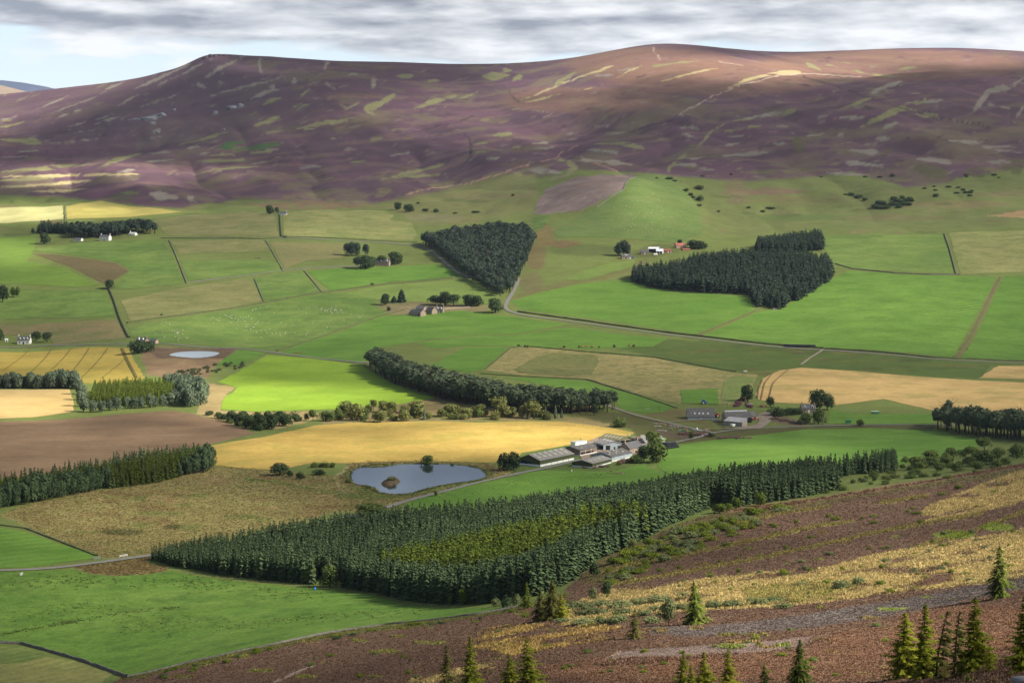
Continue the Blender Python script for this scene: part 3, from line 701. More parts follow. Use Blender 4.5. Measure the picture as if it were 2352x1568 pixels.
for k in range(60): blob(rng.uniform(1450, 2300), rng.uniform(790, 865), rng.uniform(15, 60), rng.uniform(1.5, 5), [DKGREEN, (0.145, 0.16, 0.04), (0.15, 0.12, 0.05)][k % 3], 0.45)
strip([(1180, 690), (1320, 645), (1450, 620), (1480, 600)], 8, (0.155, 0.14, 0.055), 0.7)
paint([(870, 700), (960, 692), (1080, 702), (1120, 700), (1118, 712), (1030, 722), (940, 730), (900, 722)], (0.20, 0.17, 0.085), 1, 2)
paint([(1500, 560), (1620, 565), (1500, 592), (1420, 590)], (0.11, 0.12, 0.04), 0.8, 3)

paint([(1170, 1085), (1200, 1045), (1330, 1015), (1440, 1002), (1530, 1015), (1535, 1065), (1480, 1075), (1330, 1085), (1240, 1085)], (0.105, 0.15, 0.038), 0.85, 2)
paint([(880, 1165), (1000, 1136), (1130, 1105), (1180, 1085), (1200, 1100), (1110, 1112), (930, 1165)], (0.13, 0.16, 0.045), 0.7, 2)
# the near hillside
NEAR = (9, 1010)
paint([(-2500, 2900), (-2500, 1700), (180, 1600), (285, 1555), (420, 1525), (520, 1503), (640, 1478), (760, 1453), (880, 1435), (1000, 1423), (1100, 1411), (1190, 1390), (1290, 1365), (1325, 1330), (1372, 1290), (1460, 1250), (1560, 1203),
       (1640, 1180), (1740, 1163), (1850, 1150), (2000, 1125), (2150, 1102), (2352, 1064), (5000, 800), (5000, 2900)], HEATH_F, 1, 0, rg=1.05, dr=NEAR)
land[YY < 110] = HEATH_F; rough[YY < 110] = 1.0
strip([(285, 1556), (520, 1505), (760, 1456), (1000, 1426), (1180, 1396), (1300, 1365)], 7, (0.12, 0.125, 0.035), 0.85, dr=NEAR)
paint([(1325, 1335), (1372, 1292), (1460, 1252), (1560, 1205), (1640, 1182), (1740, 1165), (1850, 1152), (2000, 1127), (2352, 1066), (2352, 1090), (2100, 1122), (1900, 1155), (1700, 1195), (1560, 1250), (1480, 1300), (1400, 1345)], (0.135, 0.125, 0.045), 0.8, 6, dr=NEAR)
paint([(1640, 1172), (1740, 1158), (1850, 1146), (2000, 1120), (2180, 1092), (2352, 1062), (2352, 1074), (2150, 1105), (1940, 1140), (1740, 1176)], (0.26, 0.155, 0.10), 0.8, 3, dr=NEAR)
paint([(2120, 1168), (2180, 1142), (2290, 1098), (2352, 1078), (2800, 1000), (2800, 1080), (2352, 1152), (2230, 1182), (2125, 1202)], (0.45, 0.35, 0.155), 1, 0, speck=0.45, rg=1.1, dr=NEAR)
paint([(1330, 1378), (1420, 1352), (1530, 1340), (1700, 1320), (1900, 1302), (2000, 1275), (2100, 1258), (2250, 1234), (2352, 1216), (2800, 1150), (2800, 1270), (2352, 1330), (2200, 1346), (2000, 1368), (1900, 1384), (1700, 1398), (1560, 1404), (1420, 1424), (1300, 1442), (1290, 1400)],
      YGRASS, 1, 0, speck=0.40, rg=1.1, dr=NEAR)
paint([(1700, 1352), (1850, 1336), (1980, 1340), (1900, 1372), (1720, 1388)], (0.27, 0.25, 0.07), 0.6, 8, dr=NEAR)
paint([(1120, 1440), (1300, 1432), (1420, 1440), (1450, 1462), (1300, 1482), (1180, 1506), (1060, 1482)], (0.42, 0.30, 0.11), 1, 0, speck=0.3, rg=1.1, dr=NEAR)
paint([(930, 1568), (1000, 1545), (1090, 1530), (1140, 1520), (1130, 1545), (1010, 1570)], YGRASS, 1, 0, speck=0.05, dr=NEAR)
paint([(1480, 1436), (1600, 1440), (1750, 1424), (1900, 1402), (2050, 1380), (2200, 1352), (2352, 1326), (2700, 1270), (2700, 1320), (2352, 1352), (2200, 1385), (2050, 1412), (1900, 1436), (1750, 1452), (1600, 1462), (1500, 1456)], BURN, 1, 3, rg=1.3, dr=NEAR)
strip([(2120, 1386), (2230, 1372), (2310, 1362)], 3, (0.10, 0.085, 0.075), 0.7)
paint([(1365, 1526), (1422, 1497), (1600, 1484), (1760, 1474), (1912, 1456), (1888, 1478), (1750, 1497), (1600, 1512), (1420, 1530)], (0.25, 0.192, 0.168), 1, 0, rg=1.3, dr=NEAR)
strip([(1368, 1526), (1425, 1498)], 2.5, (0.42, 0.32, 0.26), 0.9)
for p, w_ in [([(1404, 1342), (1550, 1318), (1764, 1277), (1900, 1248), (2000, 1225), (2180, 1192), (2260, 1178)], 3.5), ([(1383, 1312), (1520, 1285), (1650, 1258), (1764, 1233), (1880, 1208), (1960, 1196)], 3.5), ([(1600, 1220), (1764, 1185), (1900, 1163)], 3), ([(2100, 1258), (2230, 1222), (2352, 1176)], 4), ([(2020, 1155), (2130, 1138)], 3)]:
    strip(p, w_, (0.30, 0.255, 0.085), 0.85, 2, dr=NEAR)
for u, v, ru, rv in [(1680, 1485, 34, 5), (1905, 1495, 20, 3), (2050, 1398, 34, 4), (2130, 1370, 14, 2), (2190, 1228, 50, 9), (2290, 1210, 40, 8), (2030, 1530, 24, 3), (1985, 1545, 20, 3), (1800, 1482, 18, 3)]: blob(u, v, ru, rv, (0.22, 0.28, 0.04), 0.8)
for k in range(90):
    u = rng.uniform(400, 2350); v = rng.uniform(1200, 1568)
    blob(u, v, rng.uniform(6, 28), rng.uniform(1.2, 3.2), [(0.24, 0.24, 0.06), (0.36, 0.27, 0.10), (0.16, 0.17, 0.04)][k % 3], 0.7 if (VV.min() < v and v > 1600 - 0.3 * u) else 0)
for u, v, ru, rv in [(990, 1476, 40, 3), (545, 1508, 28, 4), (470, 1525, 16, 4), (880, 1496, 38, 3), (600, 1540, 30, 3), (700, 1555, 30, 3), (820, 1470, 20, 3)]: blob(u, v, ru, rv, (0.26, 0.26, 0.07), 0.85)
strip([(630, 1568), (670, 1548), (715, 1530)], 2.5, (0.36, 0.28, 0.24), 0.9)
for u, v, ru, rv in [(2100, 1480, 260, 40), (2250, 1440, 200, 50), (1850, 1530, 360, 34), (1500, 1540, 260, 30)]: blob(u, v, ru, rv, (0.205, 0.115, 0.070), 0.75)

# ---------------------------------------------------------------- terrain objects sharing one lattice
nr, nc = XX.shape
allco = np.stack([XX, YY, ZZ], -1).reshape(-1, 3)
idx = np.arange(nr * nc).reshape(nr, nc)
quads = np.stack([idx[:-1, :-1], idx[:-1, 1:], idx[1:, 1:], idx[1:, :-1]], -1)
cu, cv = UU[:-1, :-1], VV[:-1, :-1]; cy = YY[:-1, :-1]
hillmask = cy > 2950
nearmask = (~hillmask) & inside(cu, cv, [(-9000, 9000), (-9000, 3000), (-2500, 1700), (180, 1600), (285, 1555), (420, 1525), (520, 1503), (640, 1478), (760, 1453), (880, 1435), (1000, 1423), (1100, 1411), (1190, 1390), (1290, 1365), (1325, 1330), (1372, 1290),
       (1460, 1250), (1560, 1203), (1640, 1180), (1740, 1163), (1850, 1150), (2000, 1125), (2150, 1102), (2352, 1064), (5000, 800), (9000, 700), (9000, 9000)]) & (cy < 1010) | (cy < 60)
lat = land.reshape(-1, 3) * 0.92; rat = rough.reshape(-1)
for nm, m in (('hills', hillmask), ('hillside_terrain', nearmask), ('valley_ground', ~(hillmask | nearmask))):
    q = quads[m]
    used, inv = np.unique(q, return_inverse=True)
    me = mesh_np(nm, allco[used], inv.reshape(q.shape), True)
    a = me.attributes.new('land', 'FLOAT_COLOR', 'POINT')
    a.data.foreach_set('color', np.concatenate([lat[used], np.ones((len(used), 1))], 1).astype(np.float32).ravel())
    a = me.attributes.new('rough', 'FLOAT', 'POINT'); a.data.foreach_set('value', rat[used].astype(np.float32))
    tag(link(nm, me, [M['land']]), kind='structure')
del quads, idx

# distant hills beyond the left shoulder
def far_hill(name, cx_, cy_, top, rx, ry, col, sd):
    n = 60; g = np.linspace(-1, 1, n)
    gx, gy = np.meshgrid(g, g)
    h = np.clip(1 - np.hypot(gx, gy), 0, 1); h = h * h * (3 - 2 * h)
    x = cx_ + gx * rx; y = cy_ + gy * ry
    z = 150 + (top - 150) * h * (1 + 0.12 * fbm(x / 900 + sd, y / 900, 3)) 
    i = np.arange(n * n).reshape(n, n)
    q = np.stack([i[:-1, :-1], i[:-1, 1:], i[1:, 1:], i[1:, :-1]], -1).reshape(-1, 4)
    me = mesh_np(name, np.stack([x, y, z], -1).reshape(-1, 3), q, True)
    tag(link(name, me, [field_mat(name, col, mul(col, 0.7), None, 0.2)]), kind='structure')
far_hill('distant_hill', -3500, 12200, 915, 3600, 1500, (0.07, 0.09, 0.15), 3)  # blue of the far haze put into the hill's own colour
far_hill('distant_hill_shoulder', -3000, 10100, 770, 2600, 900, (0.26, 0.20, 0.15), 8)

# ---------------------------------------------------------------- fields laid over the ground
_fk = [0]
def wob(p, amp, closed=True):
    """resample a ground outline and let it wander a little"""
    p = np.asarray(p, float); out = []
    n = len(p)
    for i in range(n if closed else n - 1):
        a, b = p[i], p[(i + 1) % n]
        L_ = np.hypot(*(b - a)); k = max(1, int(L_ / 9))
        for j in range(k): out.append(a + (b - a) * j / k)
    if not closed: out.append(p[-1])
    out = np.array(out)
    out[:, 0] += fbm(out[:, 0] / 11 + 3, out[:, 1] / 11, 2) * amp
    out[:, 1] += fbm(out[:, 0] / 13 + 60, out[:, 1] / 13, 2) * amp
    return out
def drape(name, poly, mat, off=0.05, step=None, amp=1.4, ground=False, kind='structure', parent=None):
    poly = [((-150 if u <= 0 else 2500 if u >= 2352 else u), (1630 if v >= 1568 else v)) for u, v in poly] if not ground else poly
    p = np.asarray(poly, float) if ground else cast(*np.array(poly, float).T)[:, :2]
    p = wob(p, amp)
    (x0, y0), (x1, y1) = p.min(0), p.max(0)
    st = step or max(3.0, min(14.0, math.sqrt(max((x1 - x0) * (y1 - y0), 1) / 2200)))
    gx, gy = np.meshgrid(np.arange(x0, x1, st) + st / 2, np.arange(y0, y1, st) + st / 2)
    gx = gx.ravel(); gy = gy.ravel()
    ok = inside(gx, gy, p) & (seg_dist(gx, gy, p, True) > st * 0.45)
    pts = [Vector((float(a), float(b))) for a, b in p] + [Vector((float(a), float(b))) for a, b in zip(gx[ok], gy[ok])]
    n = len(p)
    vs, es, fs, *_ = delaunay_2d_cdt(pts, [(i, (i + 1) % n) for i in range(n)], [], 1, 1e-4)
    xy = np.array([tuple(v) for v in vs])
    z = zat(xy[:, 0], xy[:, 1]) + off + _fk[0] * 0.003 + xy[:, 1] * 0.00002
    _fk[0] += 1
    tri = np.array([f for f in fs if len(f) == 3], np.int32)
    e1 = xy[tri[:, 1]] - xy[tri[:, 0]]; e2 = xy[tri[:, 2]] - xy[tri[:, 0]]
    flip = (e1[:, 0] * e2[:, 1] - e1[:, 1] * e2[:, 0]) < 0
    tri[flip] = tri[flip][:, ::-1]
    me = mesh_np(name, np.column_stack([xy, z]), tri, True)
    return tag(link(name, me, [mat], parent), kind=kind)

def ribbon(name, pts, width, mat, off=0.22, kind='structure', ground=False):
    p = np.asarray(pts, float) if ground else cast(*np.array([((-150 if u <= 0 else 2500 if u >= 2352 else u), v) for u, v in pts], float).T)[:, :2]
    d = np.concatenate([[0], np.cumsum(np.hypot(*np.diff(p, axis=0).T))])
    n = max(3, int(d[-1] / 6))
    s = np.linspace(0, d[-1], n)
    q = np.stack([np.interp(s, d, p[:, 0]), np.interp(s, d, p[:, 1])], 1)
    for _ in range(6):
        q[1:-1] = (q[:-2] + 2 * q[1:-1] + q[2:]) / 4
    t = np.gradient(q, axis=0); t /= np.linalg.norm(t, axis=1)[:, None] + 1e-9
    nrm = np.stack([-t[:, 1], t[:, 0]], 1)
    w = width / 2 * (1 + 0.12 * fbm(s / 9, s * 0 + 2, 2))
    co = []
    for k in (-1, -0.33, 0.33, 1):
        e = q + nrm * (w * k)[:, None]
        co.append(np.column_stack([e, zat(e[:, 0], e[:, 1]) + off + (0.05 if abs(k) < 0.5 else 0) + e[:, 1] * 0.0001]))
    co = np.concatenate(co); i = np.arange(n - 1)
    f = np.concatenate([np.stack([i + k * n, i + 1 + k * n, i + 1 + (k + 1) * n, i + (k + 1) * n], 1) for k in range(3)])
    me = mesh_np(name, co, f, True)
    o = link(name, me, [mat]); return tag(o, kind=kind)

def fm(key, *a, **k):
    if key not in M: M[key] = field_mat(key, mul(a[0], 0.91), mul(a[1], 0.91), *a[2:], **k)
    return M[key]
LUSH = ((0.092, 0.200, 0.026), (0.140, 0.245, 0.040)); MEAD = ((0.110, 0.195, 0.038), (0.170, 0.235, 0.056)); HAY = ((0.17, 0.225, 0.058), (0.29, 0.275, 0.105))
fm('pasture near', (0.092, 0.190, 0.026), (0.140, 0.225, 0.042), None, 0.5, 0.6, clump=((0.055, 0.11, 0.02), 0.09, 0.5))
fm('lush', *LUSH, None, 0.25); fm('lush rows', *LUSH, (0.95, 9, 0.7), 0.25); fm('lush sunlit', (0.20, 0.33, 0.030), (0.24, 0.36, 0.034), None, 0.2)  # last one: brighter copy of the lush grass, sunlight put into its colour
fm('meadow', *MEAD, None, 0.3, clump=((0.07, 0.12, 0.03), 0.05, 0.5)); fm('meadow rows', *MEAD, (1.35, 12, 0.7), 0.3); fm('hay', *HAY, (1.2, 10, 0.8), 0.4, clump=((0.12, 0.15, 0.045), 0.06, 0.5))
fm('hay stripes', (0.15, 0.18, 0.055), (0.23, 0.215, 0.085), (1.0, 11, 1.0), 0.35); fm('pale stubble', (0.40, 0.40, 0.17), (0.46, 0.43, 0.20), (1.35, 9, 0.4), 0.2); fm('yellow grass', (0.30, 0.31, 0.08), (0.42, 0.33, 0.10), None, 0.3)
fm('gold', (0.43, 0.31, 0.078), (0.52, 0.36, 0.095), (1.25, 11, 0.35), 0.3, clump=((0.30, 0.26, 0.06), 0.03, 0.6)); fm('gold green', (0.32, 0.255, 0.055), (0.37, 0.275, 0.06), (0.8, 22, 0.15), 0.2, clump=((0.24, 0.21, 0.045), 0.03, 0.5))
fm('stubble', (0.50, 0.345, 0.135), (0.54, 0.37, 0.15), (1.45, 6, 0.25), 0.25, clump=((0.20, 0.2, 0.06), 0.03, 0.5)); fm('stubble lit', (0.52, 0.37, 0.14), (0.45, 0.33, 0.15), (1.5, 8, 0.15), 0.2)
fm('plough', (0.175, 0.115, 0.068), (0.235, 0.155, 0.092), (1.5, 10, 0.2), 0.25); fm('mown', (0.22, 0.215, 0.075), (0.35, 0.285, 0.12), (1.5, 7, 0.3), 0.5, clump=((0.12, 0.13, 0.035), 0.12, 0.65)); fm('marsh', (0.17, 0.125, 0.06), (0.13, 0.115, 0.05), None, 0.5)
fm('corner stripes', (0.105, 0.165, 0.035), (0.17, 0.20, 0.06), (0.6, 5, 0.6), 0.45); fm('corner hay', (0.17, 0.20, 0.055), (0.26, 0.24, 0.085), (0.45, 6, 0.5), 0.45)

drape('pasture_field', [(0, 1323), (170, 1307), (205, 1318), (262, 1323), (335, 1319), (395, 1310), (480, 1326), (620, 1342), (770, 1355), (860, 1367), (935, 1388), (990, 1394), (1085, 1396), (1175, 1391), (1100, 1407), (1000, 1420), (880, 1432), (760, 1450), (640, 1475), (520, 1500),
       (420, 1522), (340, 1541), (292, 1552), (240, 1534), (180, 1514), (110, 1494), (50, 1478), (0, 1470)], M['pasture near'])
drape('striped_field', [(0, 1475), (50, 1482), (108, 1500), (95, 1507), (50, 1518), (0, 1534)], M['corner stripes'])
drape('hay_field', [(0, 1538), (55, 1521), (105, 1507), (180, 1518), (262, 1546), (240, 1558), (190, 1640), (0, 1640)], M['corner hay'])
drape('green_field', [(0, 1197), (60, 1220), (130, 1247), (218, 1276), (212, 1282), (150, 1290), (60, 1303), (0, 1311)], M['lush rows'])
drape('ploughed_field', [(0, 972), (150, 963), (300, 949), (400, 943.5), (450, 951), (520, 970), (587, 994), (520, 1012), (450, 1026), (380, 1045), (250, 1070), (150, 1090), (0, 1110)], M['plough'])
drape('barley_field', [(455, 1028), (600, 1004), (720, 977), (800, 971), (900, 969), (1000, 967), (1100, 970), (1200, 967), (1300, 969), (1400, 981), (1460, 993), (1438, 1002), (1376, 1004), (1322, 1020), (1255, 1030), (1196, 1040), (1186, 1058), (1130, 1062), (1000, 1059), (900, 1059),
       (800, 1064), (720, 1062), (640, 1079), (560, 1075), (497, 1068), (490, 1046)], M['gold'])
drape('wheat_field', [(0, 798), (200, 797), (294, 799), (308, 825), (333, 868), (300, 880), (180, 880), (0, 880)], M['gold green'])
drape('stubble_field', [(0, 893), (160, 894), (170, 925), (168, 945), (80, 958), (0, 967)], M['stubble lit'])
drape('sunlit_green_field', [(612, 815), (720, 822), (835, 840), (850, 852), (900, 880), (960, 905), (1003, 913), (920, 928), (800, 938), (700, 942), (590, 945), (509, 940), (511, 918), (547, 890), (500, 877), (555, 849)], M['lush sunlit'])
drape('green_field', [(500, 837), (545, 804), (608, 808), (590, 822), (555, 838), (520, 841)], M['lush'])
drape('green_field', [(645, 808), (690, 790), (760, 769), (880, 726), (1060, 713), (1180, 729), (1305, 745), (1200, 765), (1060, 771), (955, 785), (870, 800), (855, 814), (835, 832), (740, 824), (660, 815)], M['lush'])
drape('green_field', [(958, 788), (1062, 774), (1200, 768), (1310, 751), (1420, 767), (1535, 777), (1500, 796), (1350, 801), (1170, 795), (1085, 793), (1000, 801)], M['lush'])
drape('green_field', [(985, 842), (1030, 817), (1075, 797), (1165, 797), (1105, 849), (1080, 856)], M['lush'])
drape('sheep_field', [(295, 752), (430, 727), (520, 714), (640, 692), (740, 674), (800, 674), (858, 686), (868, 706), (888, 722), (780, 758), (636, 804), (480, 794), (372, 788), (335, 782), (300, 772)], M['meadow'])
drape('green_field', [(1172, 692), (1232, 674), (1330, 652), (1448, 642), (1490, 662), (1560, 672), (1720, 682), (1733, 713), (1598, 768), (1400, 737), (1200, 711)], M['lush'])
drape('green_field', [(1740, 716), (1800, 706), (1912, 640), (1950, 622), (2100, 632), (2288, 637), (2238, 730), (2186, 820), (1900, 799), (1614, 770)], M['lush rows'])
drape('green_field', [(2306, 634), (2352, 634), (2352, 829), (2208, 822), (2262, 730)], M['lush'])
drape('green_field', [(1893, 543), (2168, 538), (2194, 630), (1950, 617), (1917, 605), (1892, 570)], M['meadow rows'])
drape('hay_field', [(2180, 535), (2352, 527), (2352, 622), (2207, 630)], M['hay'])
drape('stubble_field', [(1736, 905), (1750, 870), (1790, 851), (1840, 844), (2050, 860), (2250, 874), (2352, 892), (2352, 952), (2280, 946), (2150, 944), (2030, 916), (1920, 930), (1780, 924), (1742, 918)], M['stubble'])
drape('stubble_field', [(2248, 868), (2292, 840), (2352, 838), (2352, 878)], M['stubble'])
drape('mown_field', [(1110, 850), (1172, 801), (1212, 797), (1350, 810), (1500, 822), (1690, 857), (1738, 861), (1723, 905), (1690, 928), (1560, 928), (1460, 903), (1350, 870), (1200, 862)], M['mown'])
drape('mown_field', [(1180, 850), (1215, 827), (1270, 811), (1365, 816), (1378, 830), (1358, 860), (1300, 864), (1205, 858)], fm('mown green', (0.15, 0.18, 0.055), (0.24, 0.22, 0.08), None, 0.5, clump=((0.10, 0.12, 0.035), 0.1, 0.6)), off=0.25)
drape('mown_field', [(1655, 926), (1662, 875), (1690, 863), (1732, 867), (1718, 903), (1690, 924)], fm('mown stripes', (0.14, 0.20, 0.05), (0.21, 0.24, 0.075), (1.5, 5, 0.7), 0.35), off=0.28)
drape('green_patch', [(1564, 896), (1650, 893), (1651, 929), (1566, 927)], M['lush'], off=0.3)
drape('green_strip', [(1160, 868), (1250, 868), (1350, 876), (1460, 907), (1548, 936), (1520, 947), (1480, 949), (1424, 941), (1414, 915), (1360, 905), (1260, 885)], M['lush'])
drape('green_field', [(1532, 1030), (1565, 1020), (1700, 1004), (1850, 986), (2000, 983), (2150, 989), (2258, 1011), (2238, 1034), (2060, 1070), (1900, 1070), (1750, 1100), (1700, 1100), (1545, 1092), (1508, 1074)], M['lush'])
drape('green_field', [(925, 1158), (1100, 1110), (1240, 1081), (1325, 1080), (1400, 1085), (1478, 1067), (1518, 1085), (1560, 1094), (1500, 1120), (1350, 1140), (1250, 1150), (1100, 1170), (960, 1180)], M['lush'])
drape('lawn_field', [(1903, 941), (1960, 951), (2150, 951), (2147, 972), (1995, 974), (1902, 972)], M['lush'])
drape('hay_field', [(357, 506), (450, 492), (628, 489), (640, 543), (392, 541), (372, 530)], M['hay stripes'])
drape('meadow_field', [(650, 490), (760, 482), (880, 485), (905, 495), (895, 505), (945, 512), (958, 540), (948, 551), (850, 549), (700, 544), (652, 541)], M['hay'])
drape('hay_field', [(392, 553), (600, 550), (622, 570), (610, 577), (413, 583)], M['hay stripes'])
drape('meadow_field', [(415, 600), (600, 597), (640, 604), (645, 625), (432, 645)], M['meadow rows'])
drape('rough_field', [(620, 557), (790, 560), (790, 592), (700, 600), (655, 618)], fm('tan meadow', (0.19, 0.205, 0.07), (0.23, 0.20, 0.085), None, 0.35))
drape('hay_field', [(278, 690), (440, 657), (568, 640), (605, 690), (500, 711), (300, 738)], M['hay stripes'])
drape('meadow_field', [(584, 640), (690, 624), (734, 668), (640, 691), (609, 694)], M['meadow'])
drape('meadow_field', [(706, 624), (850, 613), (1000, 607), (1074, 632), (900, 647), (760, 668)], M['lush'])
drape('meadow_field', [(785, 673), (900, 653), (1080, 640), (1148, 682), (1130, 698), (1050, 698), (930, 692), (875, 690)], fm('light meadow', (0.150, 0.225, 0.048), (0.185, 0.245, 0.06), None, 0.3))
drape('meadow_field', [(70, 575), (180, 557), (368, 550), (398, 592), (422, 650), (300, 664), (262, 664), (300, 620), (270, 602), (135, 582)], M['meadow'])
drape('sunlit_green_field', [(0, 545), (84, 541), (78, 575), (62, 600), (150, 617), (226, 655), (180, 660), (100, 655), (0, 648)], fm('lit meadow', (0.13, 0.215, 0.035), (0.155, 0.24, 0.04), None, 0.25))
drape('marsh', [(75, 583), (130, 585), (265, 604), (296, 622), (250, 652), (234, 650), (160, 612)], M['marsh'])
drape('meadow_field', [(25, 664), (240, 668), (267, 728), (100, 730), (0, 727), (0, 668)], M['meadow'])
drape('rough_field', [(0, 733), (270, 734), (290, 778), (122, 792), (115, 765), (0, 760)], fm('brown meadow', (0.15, 0.18, 0.058), (0.23, 0.175, 0.085), None, 0.45))
drape('pale_field', [(0, 474), (144, 473), (146, 503), (0, 515)], M['pale stubble'])
drape('yellow_field', [(152, 474), (230, 461), (320, 476), (418, 487), (300, 499), (154, 504)], M['yellow grass'])
drape('green_hill_field', [(1270, 530), (1330, 502), (1375, 473), (1432, 437), (1464, 404), (1540, 406), (1578, 440), (1612, 490), (1612, 538), (1550, 558), (1400, 546), (1282, 546)], fm('hill pasture', (0.115, 0.195, 0.045), (0.155, 0.20, 0.06), None, 0.3))
drape('meadow_field', [(1222, 500), (1268, 497), (1240, 530), (1226, 530)], M['meadow'])
drape('meadow_field', [(1300, 642), (1340, 622), (1400, 604), (1460, 598), (1455, 612), (1420, 622), (1340, 645)], fm('light meadow', (0.1,) * 3, (0.1,) * 3))
drape('farmyard', [(1322, 1026), (1345, 1016), (1376, 1004), (1440, 1006), (1505, 1000), (1520, 1020), (1480, 1040), (1420, 1050), (1340, 1056), (1325, 1042)], M['yard'], off=0.2)
drape('silage_yard', [(1470, 1000), (1520, 1000), (1530, 1020), (1480, 1030)], M['concrete'], off=0.3)
drape('farmyard', [(1650, 985), (1745, 985), (1765, 962), (1758, 945), (1742, 950), (1742, 975), (1690, 982)], M['yard'], off=0.2)

# lanes and tracks
ribbon('lane', [(0, 1319), (100, 1309), (230, 1291), (345, 1276), (480, 1255), (700, 1210), (905, 1160), (1000, 1134), (1120, 1103), (1240, 1078), (1330, 1057)], 3.6, M['road'])
ribbon('lane', [(1330, 1057), (1400, 1046), (1470, 1033), (1560, 1014), (1605, 1005), (1640, 993), (1720, 984), (1800, 981), (1880, 977.5), (2000, 976), (2140, 975.5), (2352, 977)], 3.6, M['road'])
ribbon('lane', [(1380, 925), (1425, 942), (1460, 954), (1520, 968), (1600, 986), (1640, 994)], 3.6, M['track'])
ribbon('track', [(1535, 970), (1600, 964), (1650, 963)], 2.6, M['track'])
ribbon('track', [(1740, 984), (1758, 975), (1770, 960), (1766, 945)], 3.5, M['track'])
ribbon('lane', [(0, 792), (100, 793), (300, 791), (430, 794), (560, 801), (640, 811), (740, 824.5), (838, 833), (1000, 852)], 3.8, M['road'])
ribbon('lane', [(390, 546.5), (600, 548), (760, 551.5), (900, 559), (960, 565), (990, 575), (1020, 602), (1050, 626), (1085, 640)], 4.2, M['road'])
ribbon('lane', [(1192, 640), (1182, 665), (1166, 690), (1160, 702), (1164, 714), (1200, 724), (1350, 744), (1550, 771), (1800, 798.5), (1890, 804), (2150, 826), (2352, 834)], 4.2, M['road'])
ribbon('track', [(1890, 804), (1860, 822), (1840, 838)], 2.6, M['track'])
ribbon('track', [(2298, 636), (2250, 735), (2196, 825)], 3.0, fm('verge', (0.20, 0.16, 0.08), (0.15, 0.14, 0.06)))
ribbon('track', [(1600, 770), (1660, 745), (1736, 714)], 3.0, M['verge'])

# tyre lines through the crops
for pts in ([(278, 800), (312, 868)], [(282, 800), (316, 868)], [(248, 800), (190, 866)], [(205, 800), (155, 866)], [(120, 800), (60, 866)], [(290, 822), (235, 868)], [(70, 800), (10, 850)], [(164, 800), (105, 862)],
            ):
    ribbon('tramline', pts, 0.9, fm('tramline', (0.19, 0.165, 0.045), (0.16, 0.14, 0.04)), off=0.5)
for pts in ([(1752, 872), (1742, 895), (1740, 915)], [(1775, 858), (1756, 880), (1748, 918)], [(1810, 850), (1775, 880), (1765, 920)]):
    ribbon('tramline', pts, 0.9, fm('stubble tramline', (0.24, 0.17, 0.075), (0.2, 0.14, 0.07)), off=0.5)

# ---------------------------------------------------------------- water
def water(name, key, tint, ro=0.05):
    lv, P = LAKES[key]
    t = NT(name); c = t.coord()
    n = t.noise(c, 0.8, 3, 0.6); n2 = t.noise(c, 0.02, 3, 0.6, 0.3, 0.7)
    h = t.math('MULTIPLY', n, n2)
    m = t.bsdf(tint, ro, bump=h, bdist=0.02, bstr=0.12, spec=1.0, IOR=1.33)
    vs, es, fs, *_ = delaunay_2d_cdt([Vector(map(float, p)) for p in P], [(i, (i + 1) % len(P)) for i in range(len(P))], [], 1, 1e-4)
    me = bpy.data.meshes.new(name); me.from_pydata([(v.x, v.y, lv) for v in vs], [], [tuple(f) for f in fs]); me.update()
    bm = bmesh.new(); bm.from_mesh(me); bmesh.ops.recalc_face_normals(bm, faces=bm.faces)
    if sum(f.normal.z for f in bm.faces) < 0: bmesh.ops.reverse_faces(bm, faces=bm.faces)
    bm.to_mesh(me); bm.free()
    tag(link(name, me, [m]), kind='structure')
water('water', 'loch', (0.02, 0.032, 0.045)); water('pond_water', 'pond', (0.34, 0.40, 0.46), 0.45)  # the pond's pale sky reflection is put into its base colour
lvl = LAKES['loch'][0]
o = drape('islet', ISLE_P, fm('islet heather', (0.17, 0.085, 0.085), (0.12, 0.11, 0.045), None, 0.6), ground=True, off=0.1, step=1.2, amp=0.5)
# grassy rim of the loch
P = LAKES['loch'][1]
rim = P + (P - P.mean(0)) / np.linalg.norm(P - P.mean(0), axis=1)[:, None] * 1.1
ribbon('loch_bank', np.concatenate([rim, rim[:1]]), 2.2, fm('bank', (0.14, 0.17, 0.04), (0.17, 0.16, 0.05), None, 0.5), off=0.12, ground=True)
# ---------------------------------------------------------------- plants, built as foliage on trunks
class Soup:
    """triangles of foliage"""
    def __init__(s): s.v = []; s.t = []
    def tri(s, a, b, c):
        n = len(s.v); s.v += [a, b, c]; s.t.append((n, n + 1, n + 2))
    def fan(s, pts, tris):
        n = len(s.v); s.v += pts; s.t += [tuple(n + i for i in t) for t in tris]
    def arr(s): return np.array(s.v, np.float32), np.array(s.t, np.int32)

